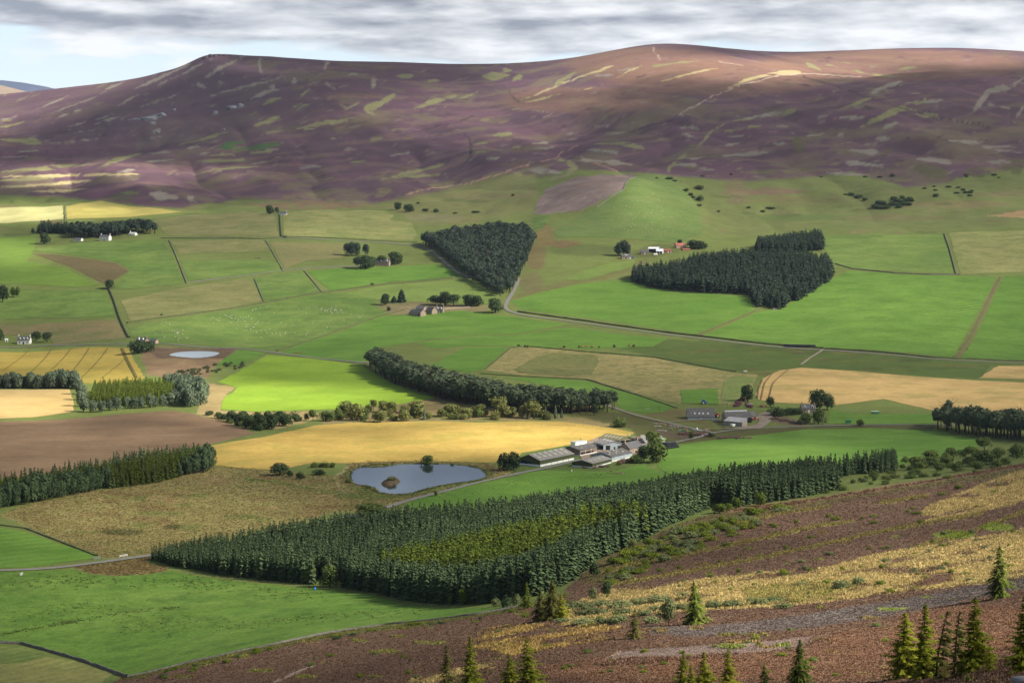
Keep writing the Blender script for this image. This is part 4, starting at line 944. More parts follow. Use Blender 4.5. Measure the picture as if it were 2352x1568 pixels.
def conifer(seed, h=1.0, rb=0.22, nw=14, nb=8, droop=0.35, base=0.06, shape=0.9, lean=0.0, flag=0.0, spray=0, ragged=0.25, upswept=0.0):
    """crown of a spruce, pine or larch of height h around the z axis: whorls of drooping boughs"""
    r = random.Random(seed); s = Soup()
    for i in range(nw):
        t = (i + r.uniform(-0.3, 0.3)) / (nw - 0.5); t = min(max(t, 0), 0.985)
        z = h * (base + (1 - base) * t)
        R0 = rb * h * (1 - t) ** shape + 0.012 * h
        if t < 0.12: R0 *= 0.75 + 2 * t
        k = max(4, int(round(nb * (0.55 + 0.45 * (1 - t)))))
        a0 = r.uniform(0, 6.28)
        for j in range(k):
            a = a0 + 6.283 * j / k + r.uniform(-0.35, 0.35)
            Lb = R0 * r.uniform(1 - ragged, 1 + ragged * 0.6)
            Lb *= 1 + flag * math.cos(a)
            if Lb < 0.004 * h: continue
            zz = z + r.uniform(-0.5, 0.5) * h / nw
            lx = lean * h * max(zz / h, 0.0) ** 1.5
            d = (math.cos(a), math.sin(a)); n = (-d[1], d[0])
            dr = droop * r.uniform(0.7, 1.3)
            w = (0.30 * Lb + 0.012 * h) * r.uniform(0.8, 1.2)
            P = lambda f, sd, dz: (lx + d[0] * Lb * f + n[0] * sd, d[1] * Lb * f + n[1] * sd, zz + dz)
            if not spray:
                s.fan([P(0, 0, 0.02 * h), P(0.55, w, -dr * Lb * 0.35), P(0.55, -w, -dr * Lb * 0.35), P(1, 0, -dr * Lb + upswept * Lb), P(0.6, 0, -dr * Lb * 0.9 - 0.035 * h)],
                      [(0, 1, 2), (1, 3, 2), (0, 4, 3)])
            else:
                for q in range(spray):
                    f0 = 0.12 + 0.88 * (q + r.random()) / spray
                    c = P(f0, 0, -dr * Lb * f0 * f0 + upswept * Lb * f0 * f0)
                    sl = (0.17 * Lb * (1.25 - f0) + 0.016 * h) * r.uniform(0.6, 1.5)
                    for sd in (-1, 1, 0):
                        ex = (d[0] * 0.75 + n[0] * sd * 0.9) * sl; ey = (d[1] * 0.75 + n[1] * sd * 0.9) * sl
                        ez = -sl * r.uniform(0.15, 0.75) if sd else -sl * r.uniform(0.5, 1.0)
                        wq = sl * 0.24
                        e = (c[0] + ex, c[1] + ey, c[2] + ez)
                        mx_ = (c[0] + ex * 0.5, c[1] + ey * 0.5, c[2] + ez * 0.5)
                        s.fan([c, (mx_[0] - ey / sl * wq, mx_[1] + ex / sl * wq, mx_[2] + wq * 0.5), e, (mx_[0] + ey / sl * wq, mx_[1] - ex / sl * wq, mx_[2] - wq * 0.5)], [(0, 1, 2), (0, 2, 3)])
    # leader
    lx = lean * h
    for k in range(4):
        a = 1.57 * k
        s.tri((lx, 0, h * 1.0), (lx * 0.9 + 0.02 * h * math.cos(a), 0.02 * h * math.sin(a), h * 0.94), (lx * 0.9 + 0.02 * h * math.cos(a + 1.2), 0.02 * h * math.sin(a + 1.2), h * 0.92))
    return s.arr()

def leafy(seed, h=1.0, w=1.0, lumps=8, n=700, base=0.18, leaf=0.075, flat=1.0, conic=0.0):
    """round-headed crown: leaf clumps spread through several lobes"""
    r = random.Random(seed); s = Soup()
    L_ = []
    for i in range(lumps):
        a = r.uniform(0, 6.28); f = r.uniform(0.1, 0.62) if i else 0.0
        zc = r.uniform(base + 0.2, 0.74) if base > 0.01 else r.uniform(0.10, 0.56); 
        k = 1 - conic * (zc - base) - 0.55 * max(0, zc - 0.55)
        L_.append((math.cos(a) * f * w / 2 * k, math.sin(a) * f * w / 2 * k, zc * h, r.uniform(0.24, 0.36) * w * k, r.uniform(0.22, 0.30) * h))
    L_[0] = (0, 0, 0.66 * h, 0.36 * w, 0.33 * h) if base > 0.01 else (0, 0, 0.40 * h, 0.44 * w, 0.50 * h)
    for i in range(n):
        lx, ly, lz, lr, lh = L_[i % lumps] if r.random() < 0.85 else L_[0]
        th = r.uniform(0, 6.28); cz = r.uniform(-0.85, 1); sr = math.sqrt(max(0, 1 - cz * cz)); rad = r.uniform(0.55, 1.04) ** 0.6
        nx, ny, nz = math.cos(th) * sr, math.sin(th) * sr, cz
        p = Vector((lx + nx * lr * rad, ly + ny * lr * rad, max(base * h * 0.8 - 0.04 * h, lz + nz * lh * rad)))
        nn = (Vector((nx, ny, nz * 1.2 + 0.25)) + Vector((r.gauss(0, 0.45), r.gauss(0, 0.45), r.gauss(0, 0.45)))).normalized()
        u_ = nn.orthogonal().normalized(); v_ = nn.cross(u_)
        ang = r.uniform(0, 6.28); u_, v_ = u_ * math.cos(ang) + v_ * math.sin(ang), v_ * math.cos(ang) - u_ * math.sin(ang)
        q = leaf * (w + h) / 2 * r.uniform(0.6, 1.35)
        s.fan([tuple(p + u_ * q), tuple(p + v_ * q * 0.7 + nn * q * 0.2), tuple(p - u_ * q), tuple(p - v_ * q * 0.7 - nn * q * 0.15)], [(0, 1, 2), (0, 2, 3)])
    return s.arr()

def trunk_arr(h, r0, r1, lean=0.0, limbs=0, seed=0, z0=-0.03, n=6):
    mb = MB(); r = random.Random(seed)
    mb.tube([(0, 0, z0 * h), (lean * h * 0.18, 0, h * 0.35), (lean * h * 0.55, 0, h * 0.68), (lean * h, 0, h)], [r0 * 1.25, r0 * 0.85, (r0 + r1) / 2, r1], n)
    for k in range(limbs):
        a = r.uniform(0, 6.28); z = h * r.uniform(0.45, 0.9); Lb = h * r.uniform(0.35, 0.6)
        mb.tube([(0, 0, z), (math.cos(a) * Lb * 0.5, math.sin(a) * Lb * 0.5, z + Lb * 0.45), (math.cos(a) * Lb, math.sin(a) * Lb, z + Lb * 0.8)], [r0 * 0.5, r0 * 0.32, r0 * 0.12], 5)
    return mb
def tris_of(mb):
    t = []
    for f in mb.f:
        for k in range(1, len(f) - 1): t.append((f[0], f[k], f[k + 1]))
    return np.array(mb.v, np.float32), np.array(t, np.int32)

# prototypes, unit height (broad crowns also unit width): name -> list of (crown arrays, trunk arrays)
PROTO = {}
def proto(key, crowns, trunks): PROTO[key] = list(zip(crowns, trunks))
_t = lambda **k: tris_of(trunk_arr(**k))
proto('spruce', [conifer(10 + i, 1, 0.150 + 0.02 * (i % 3), 14, 8, 0.36, 0.04, 0.62, ragged=0.35) for i in range(5)], [_t(h=0.9, r0=0.016, r1=0.003) for i in range(5)])
proto('larch', [conifer(30 + i, 1, 0.17, 14, 8, 0.24, 0.05, 0.62, ragged=0.45) for i in range(4)], [_t(h=0.9, r0=0.015, r1=0.003) for i in range(4)])
proto('bushy_spruce', [conifer(50 + i, 1, 0.36, 15, 13, 0.32, 0.02, 0.50, ragged=0.22) for i in range(4)], [_t(h=0.9, r0=0.02, r1=0.004) for i in range(4)])
proto('plump', [leafy(170 + i, 1, 1.0, 11, 1100, 0.02, 0.048, conic=0.55) for i in range(4)], [_t(h=0.7, r0=0.03, r1=0.008) for i in range(4)])
proto('far_conifer', [conifer(70 + i, 1, 0.20, 10, 7, 0.35, 0.12, 0.65, ragged=0.35) for i in range(4)], [_t(h=0.85, r0=0.014, r1=0.004) for i in range(4)])
proto('pine', [leafy(90 + i, 1, 0.52, 8, 420, 0.38, 0.065, conic=0.25) for i in range(5)], [_t(h=0.85, r0=0.020, r1=0.006, limbs=4, seed=i) for i in range(5)])
proto('broad', [leafy(110 + i, 1, 1.0, 10, 950, 0.02, 0.056) for i in range(6)], [_t(h=0.55, r0=0.035, r1=0.014, limbs=5, seed=i) for i in range(6)])
proto('tall_broad', [leafy(130 + i, 1, 0.9, 10, 1000, 0.10, 0.052) for i in range(4)], [_t(h=0.6, r0=0.030, r1=0.012, limbs=6, seed=i) for i in range(4)])
proto('bush', [leafy(150 + i, 1, 1.0, 8, 640, 0.0, 0.056) for i in range(6)], [_t(h=0.4, r0=0.03, r1=0.012, limbs=4, seed=i) for i in range(6)])
PM = {}
def proto_mesh(key, i, mat, what, bark='bark'):
    """shared mesh: crown, trunk, or both together"""
    k = (key, i, mat, what)
    if k in PM: return PM[k]
    (cv, ct), (tv, tt) = PROTO[key][i]
    if what == 'crown': me = mesh_np('crown', cv, ct); me.materials.append(M[mat])
    elif what == 'trunk': me = mesh_np('trunk', tv, tt, True); me.materials.append(M[bark])
    else:
        me = mesh_np(key, np.concatenate([cv, tv]), np.concatenate([ct, tt + len(cv)]))
        me.materials.append(M[mat]); me.materials.append(M[bark])
        me.polygons.foreach_set('material_index', np.concatenate([np.zeros(len(ct), np.int32), np.ones(len(tt), np.int32)]))
    PM[k] = me
    return me
def tree(name, key, mat, p, h, w, label, cat, group=None, parts=True, var=None, bark='bark', sink=0.0):
    """one tree: w scales the width (unit crowns: for conifers w = 1 keeps the species' own shape)"""
    i = random.randrange(len(PROTO[key])) if var is None else var % len(PROTO[key])
    p = Vector(p); p.z -= sink
    rz = random.uniform(0, 6.28)
    if parts:
        e = empty(name, p, rz)
        c = link('crown', proto_mesh(key, i, mat, 'crown'), (), e); c.scale = (w, w, h)
        t = link('trunk', proto_mesh(key, i, mat, 'trunk', bark), (), e); t.scale = (min(w, h) * 1.0,) * 2 + (h,)
    else:
        e = link(name, proto_mesh(key, i, mat, 'all', bark)); e.location = p; e.rotation_euler = (0, 0, rz); e.scale = (w, w, h)
    return tag(e, label, cat, group)

def px_tree(name, key, mat, u, v, hp, wp, label, cat='tree', group=None, parts=True, bark='bark', own=None):
    """tree standing where the photo shows its foot; hp, wp: apparent height and width there"""
    p = at(u, v); k = p.y / F
    h = hp * k
    w = (wp * k) if own is None else h * own
    return tree(name, key, mat, p, h, w, label, cat, group, parts, bark=bark)

def fill(poly, sp, ground=False, jit=0.38, seed=1):
    p = np.asarray(poly, float) if ground else cast(*np.array(poly, float).T)[:, :2]
    r = np.random.default_rng(seed)
    (x0, y0), (x1, y1) = p.min(0), p.max(0)
    gy, gx = np.mgrid[y0:y1:sp * 0.9, x0:x1:sp]
    gx = gx + (np.arange(gx.shape[0]) % 2)[:, None] * sp / 2
    gx = gx + r.uniform(-jit, jit, gx.shape) * sp; gy = gy + r.uniform(-jit, jit, gy.shape) * sp
    gx = gx.ravel(); gy = gy.ravel(); ok = inside(gx, gy, p)
    x, y = gx[ok], gy[ok]
    return np.column_stack([x, y, zat(x, y)]), p

def stuff_trees(name, key, mat, pts, hs, ws, label, bark='bark'):
    if not len(pts): return
    r = np.random.default_rng(len(pts)); V_ = []; T_ = []; Mi = []; Tv = []; n = 0
    for p, h, w in zip(pts, hs, ws):
        (cv, ct), (tv, tt) = PROTO[key][r.integers(len(PROTO[key]))]
        a = r.uniform(0, 6.28); c_, s_ = math.cos(a), math.sin(a)
        vv = np.concatenate([cv, tv])
        q = np.column_stack([(vv[:, 0] * c_ - vv[:, 1] * s_) * w, (vv[:, 0] * s_ + vv[:, 1] * c_) * w, vv[:, 2] * h]) + p
        V_.append(q); T_.append(np.concatenate([ct, tt + len(cv)]) + n); n += len(q); Tv.append(np.full(len(q), r.random()))
        Mi.append(np.concatenate([np.zeros(len(ct), np.int32), np.ones(len(tt), np.int32)]))
    me = mesh_np(name, np.concatenate(V_), np.concatenate(T_))
    at_ = me.attributes.new('tvar', 'FLOAT', 'POINT'); at_.data.foreach_set('value', np.concatenate(Tv).astype(np.float32))
    me.materials.append(M[mat]); me.materials.append(M[bark]); me.polygons.foreach_set('material_index', np.concatenate(Mi))
    tag(link(name, me), label, kind='stuff')

def stand(poly, sp, hfun, name, key, mat, label, group, limit=300, front=None, parts=False, stuff=None, wk=1.0, seed=1, skip=None, only=None, cat='tree', ground=False):
    pts, p = fill(poly, sp, ground, seed=seed)
    if skip is not None:
        for sk in skip: pts = pts[~inside(pts[:, 0], pts[:, 1], sk)]
    if only is not None: pts = pts[inside(pts[:, 0], pts[:, 1], only)]
    r = np.random.default_rng(seed + 5)
    uu, vv = project(pts[:, 0], pts[:, 1], pts[:, 2])
    hs = np.array([hfun(a, b) for a, b in zip(uu, vv)]) * r.uniform(0.76, 1.14, len(pts))
    hs *= 1 + 0.16 * fbm(pts[:, 0] / 24, pts[:, 1] / 24, 3)
    ws = hs * wk * r.uniform(0.85, 1.2, len(pts))
    vis = (uu > -20) & (uu < 2372)
    if front is not None:
        fp = cast(*np.array(front, float).T)[:, :2]; d = seg_dist(pts[:, 0], pts[:, 1], fp)
    else: d = pts[:, 1]
    d = np.where(vis, d, 1e9)
    o = np.argsort(d); k = min(limit, int(vis.sum()))
    for i in o[:k]: tree(name, key, mat, pts[i], hs[i], ws[i], label, cat, group, parts)
    if k < len(pts) and stuff:
        rest = o[k:]
        stuff_trees(stuff[0], key, mat, pts[rest], hs[rest], ws[rest], stuff[1])
    print(name, group, len(pts), k)
    return pts

# --- the big plantation in the middle
S1 = [(345, 1286), (400, 1302), (480, 1315), (620, 1333), (780, 1348), (860, 1362), (930, 1378), (1000, 1387), (1060, 1388), (1120, 1385), (1235, 1368), (1290, 1345), (1330, 1318), (1372, 1285), (1460, 1248), (1560, 1196), (1640, 1163), (1690, 1162),
      (1750, 1155), (1830, 1145), (1925, 1123), (1905, 1100), (1960, 1090), (2055, 1083), (2060, 1070), (1900, 1098), (1730, 1120), (1620, 1140), (1500, 1160), (1400, 1170), (1240, 1190), (1100, 1206), (1000, 1218), (900, 1228), (760, 1238), (640, 1256), (520, 1270), (430, 1276)]
LB = [(856, 1338), (955, 1322), (1068, 1300), (1176, 1279), (1338, 1244), (1470, 1228), (1482, 1236), (1400, 1260), (1318, 1286), (1220, 1340), (1144, 1360), (1081, 1371), (1005, 1370), (952, 1360), (890, 1348)]
_lb = cast(*np.array(LB, float).T)[:, :2]
def h1(u, v):
    a = np.interp(u, [345, 400, 450, 560, 700, 1000, 1300, 1600, 1750, 1900, 2060], [6.0, 7.5, 8.5, 10, 11.5, 12.5, 13, 12.5, 12, 10.5, 9])
    return float(a)
S1F = [(345, 1286), (400, 1302), (480, 1315), (620, 1333), (780, 1348), (860, 1362), (930, 1378), (1000, 1387), (1060, 1388), (1120, 1385), (1235, 1368), (1290, 1345), (1330, 1318), (1372, 1285), (1460, 1248), (1560, 1196), (1640, 1163), (1750, 1155), (1925, 1123), (2055, 1083)]
_clear = [cast(*np.array([(725, 1352), (785, 1352), (800, 1336), (720, 1328)], float).T)[:, :2]]
stand(S1, 2.4, h1, 'spruce_tree', 'spruce', 'spruce_mid', 'dark blue-green spruce at the outer edge of the big valley plantation', 'spruces along the edge of the big plantation', 150, S1F, True,
      ('spruce_forest', 'dense dark blue-green spruce plantation filling the middle of the valley'), seed=3, skip=[_lb] + _clear) if M.setdefault('spruce_mid', leaf_mat('plantation needles', (0.088, 0.130, 0.064), 0.5, (0.075, 0.10, 0.035), 0.35, 0.12, 0.8)) else 0
stand(LB, 2.5, lambda u, v: h1(u, v) * 1.12, 'larch_tree', 'larch', 'larch', 'yellow-green larch in the bright band inside the big plantation', 'larches in the bright band of the plantation', 140, [(890, 1347), (952, 1360), (1081, 1372), (1144, 1360), (1220, 1340), (1318, 1284)], False,
      ('larch_wood', 'bright yellow-green larches massed inside the big plantation'), seed=4)
# --- plantation by the ploughed field
S2 = [(-60, 1183), (0, 1171), (100, 1150), (230, 1126), (350, 1110), (420, 1093), (480, 1082), (493, 1068), (480, 1052), (440, 1054), (400, 1062), (300, 1076), (200, 1096), (0, 1132), (-60, 1143)]
S2F = [(-60, 1183), (0, 1171), (100, 1150), (230, 1126), (265, 1120)]
_edge = cast(*np.array([(-60, 1184), (0, 1172), (100, 1151), (240, 1126), (262, 1116), (230, 1117), (100, 1138), (0, 1158), (-60, 1170)], float).T)[:, :2]
_edge2 = cast(*np.array([(400, 1100), (495, 1085), (500, 1060), (480, 1048), (455, 1050), (460, 1068), (440, 1080)], float).T)[:, :2]
_edge3 = cast(*np.array([(-60, 1150), (0, 1140), (200, 1104), (400, 1070), (470, 1060), (470, 1045), (300, 1068), (0, 1125), (-60, 1136)], float).T)[:, :2]
stand(S2, 3.6, lambda u, v: 11.0, 'spruce_tree', 'plump', 'spruce_mid', 'dark spruce on the margin of the plantation below the brown ploughed field', 'dark spruces round the plantation below the ploughed field', 60, None, False, ('spruce_belt', 'dark spruces massed along the plantation margin below the ploughed field'), 0.62, 6, only=_edge)
stand(S2, 3.6, lambda u, v: 9.5, 'spruce_tree', 'plump', 'spruce_mid', 'dark spruce at the rounded tip of the plantation below the ploughed field', 'dark spruces at the tip of the plantation', 25, None, False, ('spruce_belt', 'dark spruces massed at the plantation tip'), 0.62, 7, only=_edge2, skip=[_edge])
stand(S2, 3.6, lambda u, v: 10.5, 'spruce_tree', 'spruce', 'spruce_mid', 'dark spruce in the back row between ploughed field and larches', 'dark spruces in the back rows beside the ploughed field', 0, None, False, ('spruce_belt', 'dark spruces massed between ploughed field and larches'), 1.0, 8, only=_edge3, skip=[_edge, _edge2])
stand(S2, 3.3, lambda u, v: 10.0, 'larch_tree', 'larch', 'larch_olive', 'olive green young larch inside the plantation below the ploughed field', 'olive larches below the ploughed field', 95, None, False,
      ('larch_wood', 'olive green larches massed below the ploughed field'), 1.05, 9, skip=[_edge, _edge2, _edge3]) if M.setdefault('larch_olive', leaf_mat('olive larch needles', (0.105, 0.135, 0.024), 0.5, (0.08, 0.115, 0.05), 0.5, 0.2, 0.6)) else 0
# --- the lit block of young larch with blue-green spruces round it
stand([(205, 938), (300, 933), (395, 925), (405, 905), (370, 896), (300, 896), (215, 897)], 3.6, lambda u, v: 10.5, 'larch_tree', 'larch', 'larch', 'sunlit yellow-green young larch standing in rows in the square block', 'young larches in rows in the square block', 50, None, False,
      ('larch_wood', 'sunlit young larches massed in the square block'), 0.95, 12)
for i, (u, v, hp, wp) in enumerate([(178, 893, 30, 30), (182, 905, 34, 28), (190, 918, 36, 28), (186, 932, 36, 28), (192, 945, 36, 30), (214, 947, 30, 26), (233, 946, 28, 26), (252, 943, 28, 22), (268, 942, 32, 26), (293, 938, 28, 24), (310, 938, 28, 22), (324, 937, 28, 22), (345, 936, 34, 26), (356, 935, 26, 20), (374, 933, 28, 22), (393, 930, 30, 24), (402, 925, 34, 26), (398, 906, 32, 26)]):
    px_tree('blue_spruce_tree', 'plump', 'spruce_blue', u, v, hp, wp * 1.15, 'rounded blue-green spruce on the rim of the square larch block', group='blue-green spruces round the larch block', parts=True)
stand([(372, 893), (400, 889), (440, 894), (470, 905), (476, 918), (462, 930), (440, 936), (424, 930), (416, 912), (395, 902)], 6.5, lambda u, v: 13.5, 'blue_spruce_tree', 'plump', 'spruce_blue', 'grey-green bushy spruce in the rounded clump beside the straw-coloured stream bank', 'grey-green spruces in the rounded clump', 60, None, True, None, 0.85, 13)
stand([(-60, 893), (0, 893), (100, 893), (174, 893), (176, 886), (0, 884), (-60, 884)], 6.0, lambda u, v: 12.0, 'blue_spruce_tree', 'plump', 'spruce_blue', 'blue-green spruce in the shelter belt between yellow wheat and stubble', 'spruces of the shelter belt between wheat and stubble', 60, None, False, None, 0.8, 14)
# --- the diagonal belt of pines
stand([(844, 836), (868, 862), (900, 880), (960, 901), (1020, 920), (1100, 934), (1200, 947), (1300, 951), (1400, 946), (1418, 938), (1380, 936), (1300, 936), (1200, 926), (1100, 912), (1000, 887), (930, 866), (890, 850), (866, 838)], 5.2, lambda u, v: np.interp(u, [840, 1000, 1250, 1420], [15.5, 15.5, 14.5, 13]), 'pine_tree', 'pine', 'pine_lit', 'grey-green pine in the long diagonal belt beside the sunlit field', 'pines of the diagonal shelter belt', 130, None, True,
      ('pine_wood', 'grey-green pines massed in the diagonal shelter belt'), 1.3, 16)
# --- pine wood beside the road bend
stand([(962, 563), (985, 569), (1008, 585), (1030, 604), (1060, 626), (1085, 645), (1110, 662), (1148, 681), (1168, 676), (1190, 648), (1205, 620), (1216, 585), (1228, 552), (1200, 538), (1150, 533), (1050, 545)], 7.5, lambda u, v: np.interp(v, [530, 600, 680], [15.5, 15.5, 13.5]), 'pine_tree', 'pine', 'pine', 'dark pine at the edge of the wood beside the road bend', 'pines at the edge of the roadside wood', 60, [(962, 563), (1008, 585), (1085, 645), (1148, 681), (1168, 676), (1205, 620), (1228, 552)], False,
      ('pine_wood', 'dark pine wood beside the bend of the road'), 1.25, 18)
# --- oval spruce wood on the right slope
S7 = [(1447, 645), (1480, 658), (1560, 668), (1640, 673), (1720, 678), (1738, 704), (1790, 712), (1850, 682), (1908, 645), (1912, 620), (1895, 608), (1850, 600), (1750, 596), (1640, 604), (1540, 622), (1470, 632)]
stand(S7, 6.2, lambda u, v: 15.5, 'spruce_tree', 'far_conifer', 'pine', 'very dark spruce on the front edge of the oval wood', 'dark spruces along the front of the oval wood', 45, [(1447, 645), (1480, 658), (1560, 668), (1720, 678), (1738, 704), (1790, 712), (1850, 682), (1912, 640)], False,
      ('spruce_forest', 'very dark oval spruce wood on the right-hand slope'), 1.55, 20)
stand([(1735, 580), (1800, 581), (1888, 575), (1890, 560), (1884, 548), (1830, 553), (1740, 566)], 5.6, lambda u, v: 14.5, 'spruce_tree', 'far_conifer', 'pine', 'very dark spruce in the small square wood behind the oval wood', 'dark spruces of the small square wood', 0, None, False,
      ('spruce_forest', 'very dark small square wood behind the oval wood'), 1.5, 21)
# --- trees round the white house
stand([(85, 537), (155, 537), (155, 530), (88, 530)], 6.0, lambda u, v: 15, 'spruce_tree', 'far_conifer', 'pine', 'dark spruce in the left clump by the white house', 'dark spruces left of the white house', 8, None, False, ('spruce_belt', 'dark spruces massed left of the white house'), 1.4, 22)
stand([(155, 546), (222, 547), (260, 545), (300, 537), (358, 538), (358, 530), (300, 526), (250, 533), (160, 534)], 8.0, lambda u, v: 15, 'pine_tree', 'pine', 'pine', 'dark tree sheltering the white house', 'dark trees round the white house', 30, None, False, ('tree_belt', 'dark trees massed behind the white house'), 1.3, 23)
# --- pines on the right edge
stand([(2145, 985), (2165, 990), (2230, 1000), (2290, 1008), (2360, 1012), (2500, 1016), (2500, 1000), (2360, 996), (2260, 988), (2170, 976)], 5.6, lambda u, v: 15.5, 'pine_tree', 'pine', 'pine_lit', 'tall dark pine with a bare stem in the clump by the right edge', 'tall pines by the right edge', 45, None, True, ('pine_clump', 'dark pines massed at the back of the right-edge clump'), 1.0, 25)

# --- single trees, hedgerow trees and scrub
def many(rows, name, key, mat, label, group, cat='tree', parts=True, bark='bark'):
    for u, v, hp, wp in rows:
        if key in ('broad', 'tall_broad') and v < 1100: hp, wp = hp * 1.15, wp * 1.25
        if mat in ('juniper', 'gorse'): hp, wp = hp * 1.15, wp * 1.25
        px_tree(name, key, mat, u, v, hp, wp, label, cat, group, parts, bark)
many([(795, 956, 32, 40), (820, 966, 36, 34), (858, 942, 22, 15), (848, 946, 16, 17), (882, 946, 24, 25), (900, 950, 25, 26), (874, 969, 25, 32), (928, 966, 22, 28), (930, 947, 15, 24), (959, 959, 36, 36), (1033, 955, 26, 30), (1048, 954, 23, 22), (1014, 957, 17, 20), (1070, 960, 21, 26),
      (1088, 950, 16, 18), (1107, 956, 26, 26), (1148, 957, 42, 34), (1160, 958, 26, 28), (1176, 956, 20, 20), (1226, 961, 36, 38), (1200, 959, 26, 18), (940, 958, 12, 18), (985, 962, 14, 18)], 'willow_tree', 'broad', 'willow', 'rounded olive green willow along the stream beyond the golden field', 'willows along the stream')
many([(719, 966, 23, 18), (748, 966, 21, 24), (760, 967, 19, 20), (777, 963, 24, 18), (838, 963, 24, 20), (704, 965, 15, 11)], 'alder_tree', 'broad', 'broad', 'fresh green rounded alder at the top left of the golden field', 'alders by the golden field')
many([(975, 964, 28, 15), (1212, 962, 28, 15), (1253, 960, 31, 16), (1276, 961, 33, 16), (1240, 958, 24, 14), (1290, 959, 22, 13)], 'spruce_tree', 'bushy_spruce', 'spruce_blue', 'small grey-green spruce among the streamside willows', 'spruces among the willows')
many([(480, 953, 9, 20), (502, 960, 13, 16), (515, 964, 13, 16), (532, 968, 23, 26), (550, 978, 27, 26), (572, 983, 29, 28), (600, 986, 31, 28), (625, 985, 31, 30), (655, 978, 25, 30), (643, 968, 22, 22), (590, 972, 24, 24), (615, 970, 24, 22), (560, 968, 22, 20), (680, 968, 11, 16), (690, 967, 9, 12)], 'hawthorn_tree', 'broad', 'broad_dark', 'dark green hawthorn in the hedge above the brown ploughed field', 'hawthorns in the hedge by the ploughed field')
px_tree('pine_tree', 'broad', 'spruce_mid', 642, 1091, 30, 46, 'dark bushy pine on the rough ground left of the loch')
px_tree('gorse_bush', 'bush', 'broad_dark', 665, 1094, 18, 20, 'small dark bush right beside the bushy pine left of the loch', 'bush'); px_tree('gorse_bush', 'bush', 'broad_dark', 689, 1099, 20, 22, 'dark rounded bush between the bushy pine and the loch track', 'bush')
many([(722, 1073, 14, 22), (736, 1072, 12, 18), (748, 1073, 17, 20), (763, 1073, 15, 18)], 'willow_bush', 'bush', 'broad', 'olive willow bush in the row above the dense green bush', 'olive bushes between loch and golden field', 'bush')
px_tree('juniper_bush', 'bush', 'broad_dark', 730, 1090, 16, 36, 'dense low green bush on the rough ground left of the loch', 'bush')
px_tree('willow_bush', 'bush', 'willow', 799, 1108, 12, 20, 'grey willow bush at the left shore of the loch', 'bush')
px_tree('willow_tree', 'broad', 'broad', 981, 1067, 23, 32, 'rounded tree on the far bank mirrored in the loch')
px_tree('willow_bush', 'bush', 'broad', 1038, 1070, 9, 11, 'tiny bush on the far shore of the loch', 'bush')
px_tree('willow_bush', 'bush', 'willow', 900, 1103, 13, 24, 'olive bush on the small islet in the loch', 'bush')
px_tree('birch_tree', 'tall_broad', 'broad', 1001, 1140, 14, 10, 'small birch beside the lane near the loch')
px_tree('willow_tree', 'broad', 'broad_dark', 1158, 1080, 42, 40, 'dark many-stemmed tree left of the long green barn'); px_tree('willow_tree', 'broad', 'broad_dark', 1180, 1079, 44, 40, 'dark tree touching the gable of the long green barn')
px_tree('oak_tree', 'broad', 'broad', 848, 1188, 34, 86, 'broad low green tree at the back of the big plantation')
px_tree('sycamore_tree', 'broad', 'broad', 1498, 1030, 42, 46, 'upper of the two big green trees by the farmhouse'); px_tree('sycamore_tree', 'broad', 'broad', 1507, 1061, 50, 60, 'big round green tree at the right end of the farmstead')
px_tree('sycamore_tree', 'broad', 'broad_dark', 1480, 1056, 36, 42, 'dark tree in front of the stone farmhouse'); px_tree('elder_bush', 'bush', 'broad', 1462, 1063, 22, 34, 'bright green bush at the end of the long grey shed', 'bush')
px_tree('elder_bush', 'bush', 'broad', 1422, 981, 30, 42, 'big rounded bush beside the lane above the golden field', 'bush'); px_tree('elder_bush', 'bush', 'broad_dark', 1633, 1003, 14, 18, 'dark bush at the lane junction', 'bush')
px_tree('birch_tree', 'tall_broad', 'broad', 1587, 1011, 22, 14, 'slender young tree by the lane railing'); px_tree('rowan_tree', 'tall_broad', 'broad_dark', 1365, 953, 28, 20, 'dark small tree in front of the end of the pine belt')
px_tree('sycamore_tree', 'broad', 'broad_dark', 1717, 922, 40, 36, 'big dark round tree at the corner of the stubble field'); px_tree('ash_tree', 'tall_broad', 'broad_dark', 1769, 934, 25, 24, 'smaller dark tree right of the big round tree')
many([(1779, 955, 26, 46), (1800, 953, 20, 34), (1816, 952, 19, 42), (1833, 951, 18, 26)], 'hedge_tree', 'bush', 'broad_dark', 'dark green hedge tree beside the drive of the stone cottage', 'hedge trees beside the stone cottage', 'tree')
px_tree('sycamore_tree', 'tall_broad', 'broad_dark', 1882, 941, 50, 52, 'tallest dark tree right behind the stone cottage'); px_tree('sycamore_tree', 'tall_broad', 'broad_dark', 1900, 941, 40, 40, 'dark spreading tree right of the tallest cottage tree')
px_tree('willow_tree', 'broad', 'broad', 1851, 974, 27, 32, 'pale green willow in front of the stone cottage'); px_tree('willow_tree', 'broad', 'broad', 1880, 973, 36, 36, 'darker willow in front of the stone cottage by the lane')
px_tree('hawthorn_tree', 'bush', 'broad', 1976, 978, 19, 20, 'single round hawthorn beside the lane')
many([(2261, 1035, 28, 32), (2231, 1051, 23, 28), (2213, 1050, 17, 16), (2266, 1066, 30, 46), (2336, 1053, 30, 34), (2291, 1053, 24, 24), (2141, 1056, 21, 40), (2184, 1051, 21, 26), (2104, 1078, 27, 38), (2136, 1071, 21, 32), (2174, 1071, 25, 36), (2154, 1081, 19, 26), (2196, 1083, 19, 26), (2226, 1068, 19, 28), (2080, 1063, 14, 16), (2074, 1076, 10, 14), (2246, 1058, 22, 26), (2310, 1066, 14, 22)],
     'birch_tree', 'broad', 'broad', 'green scrub tree in the thicket below the right-hand moor', 'scrub trees below the moor')
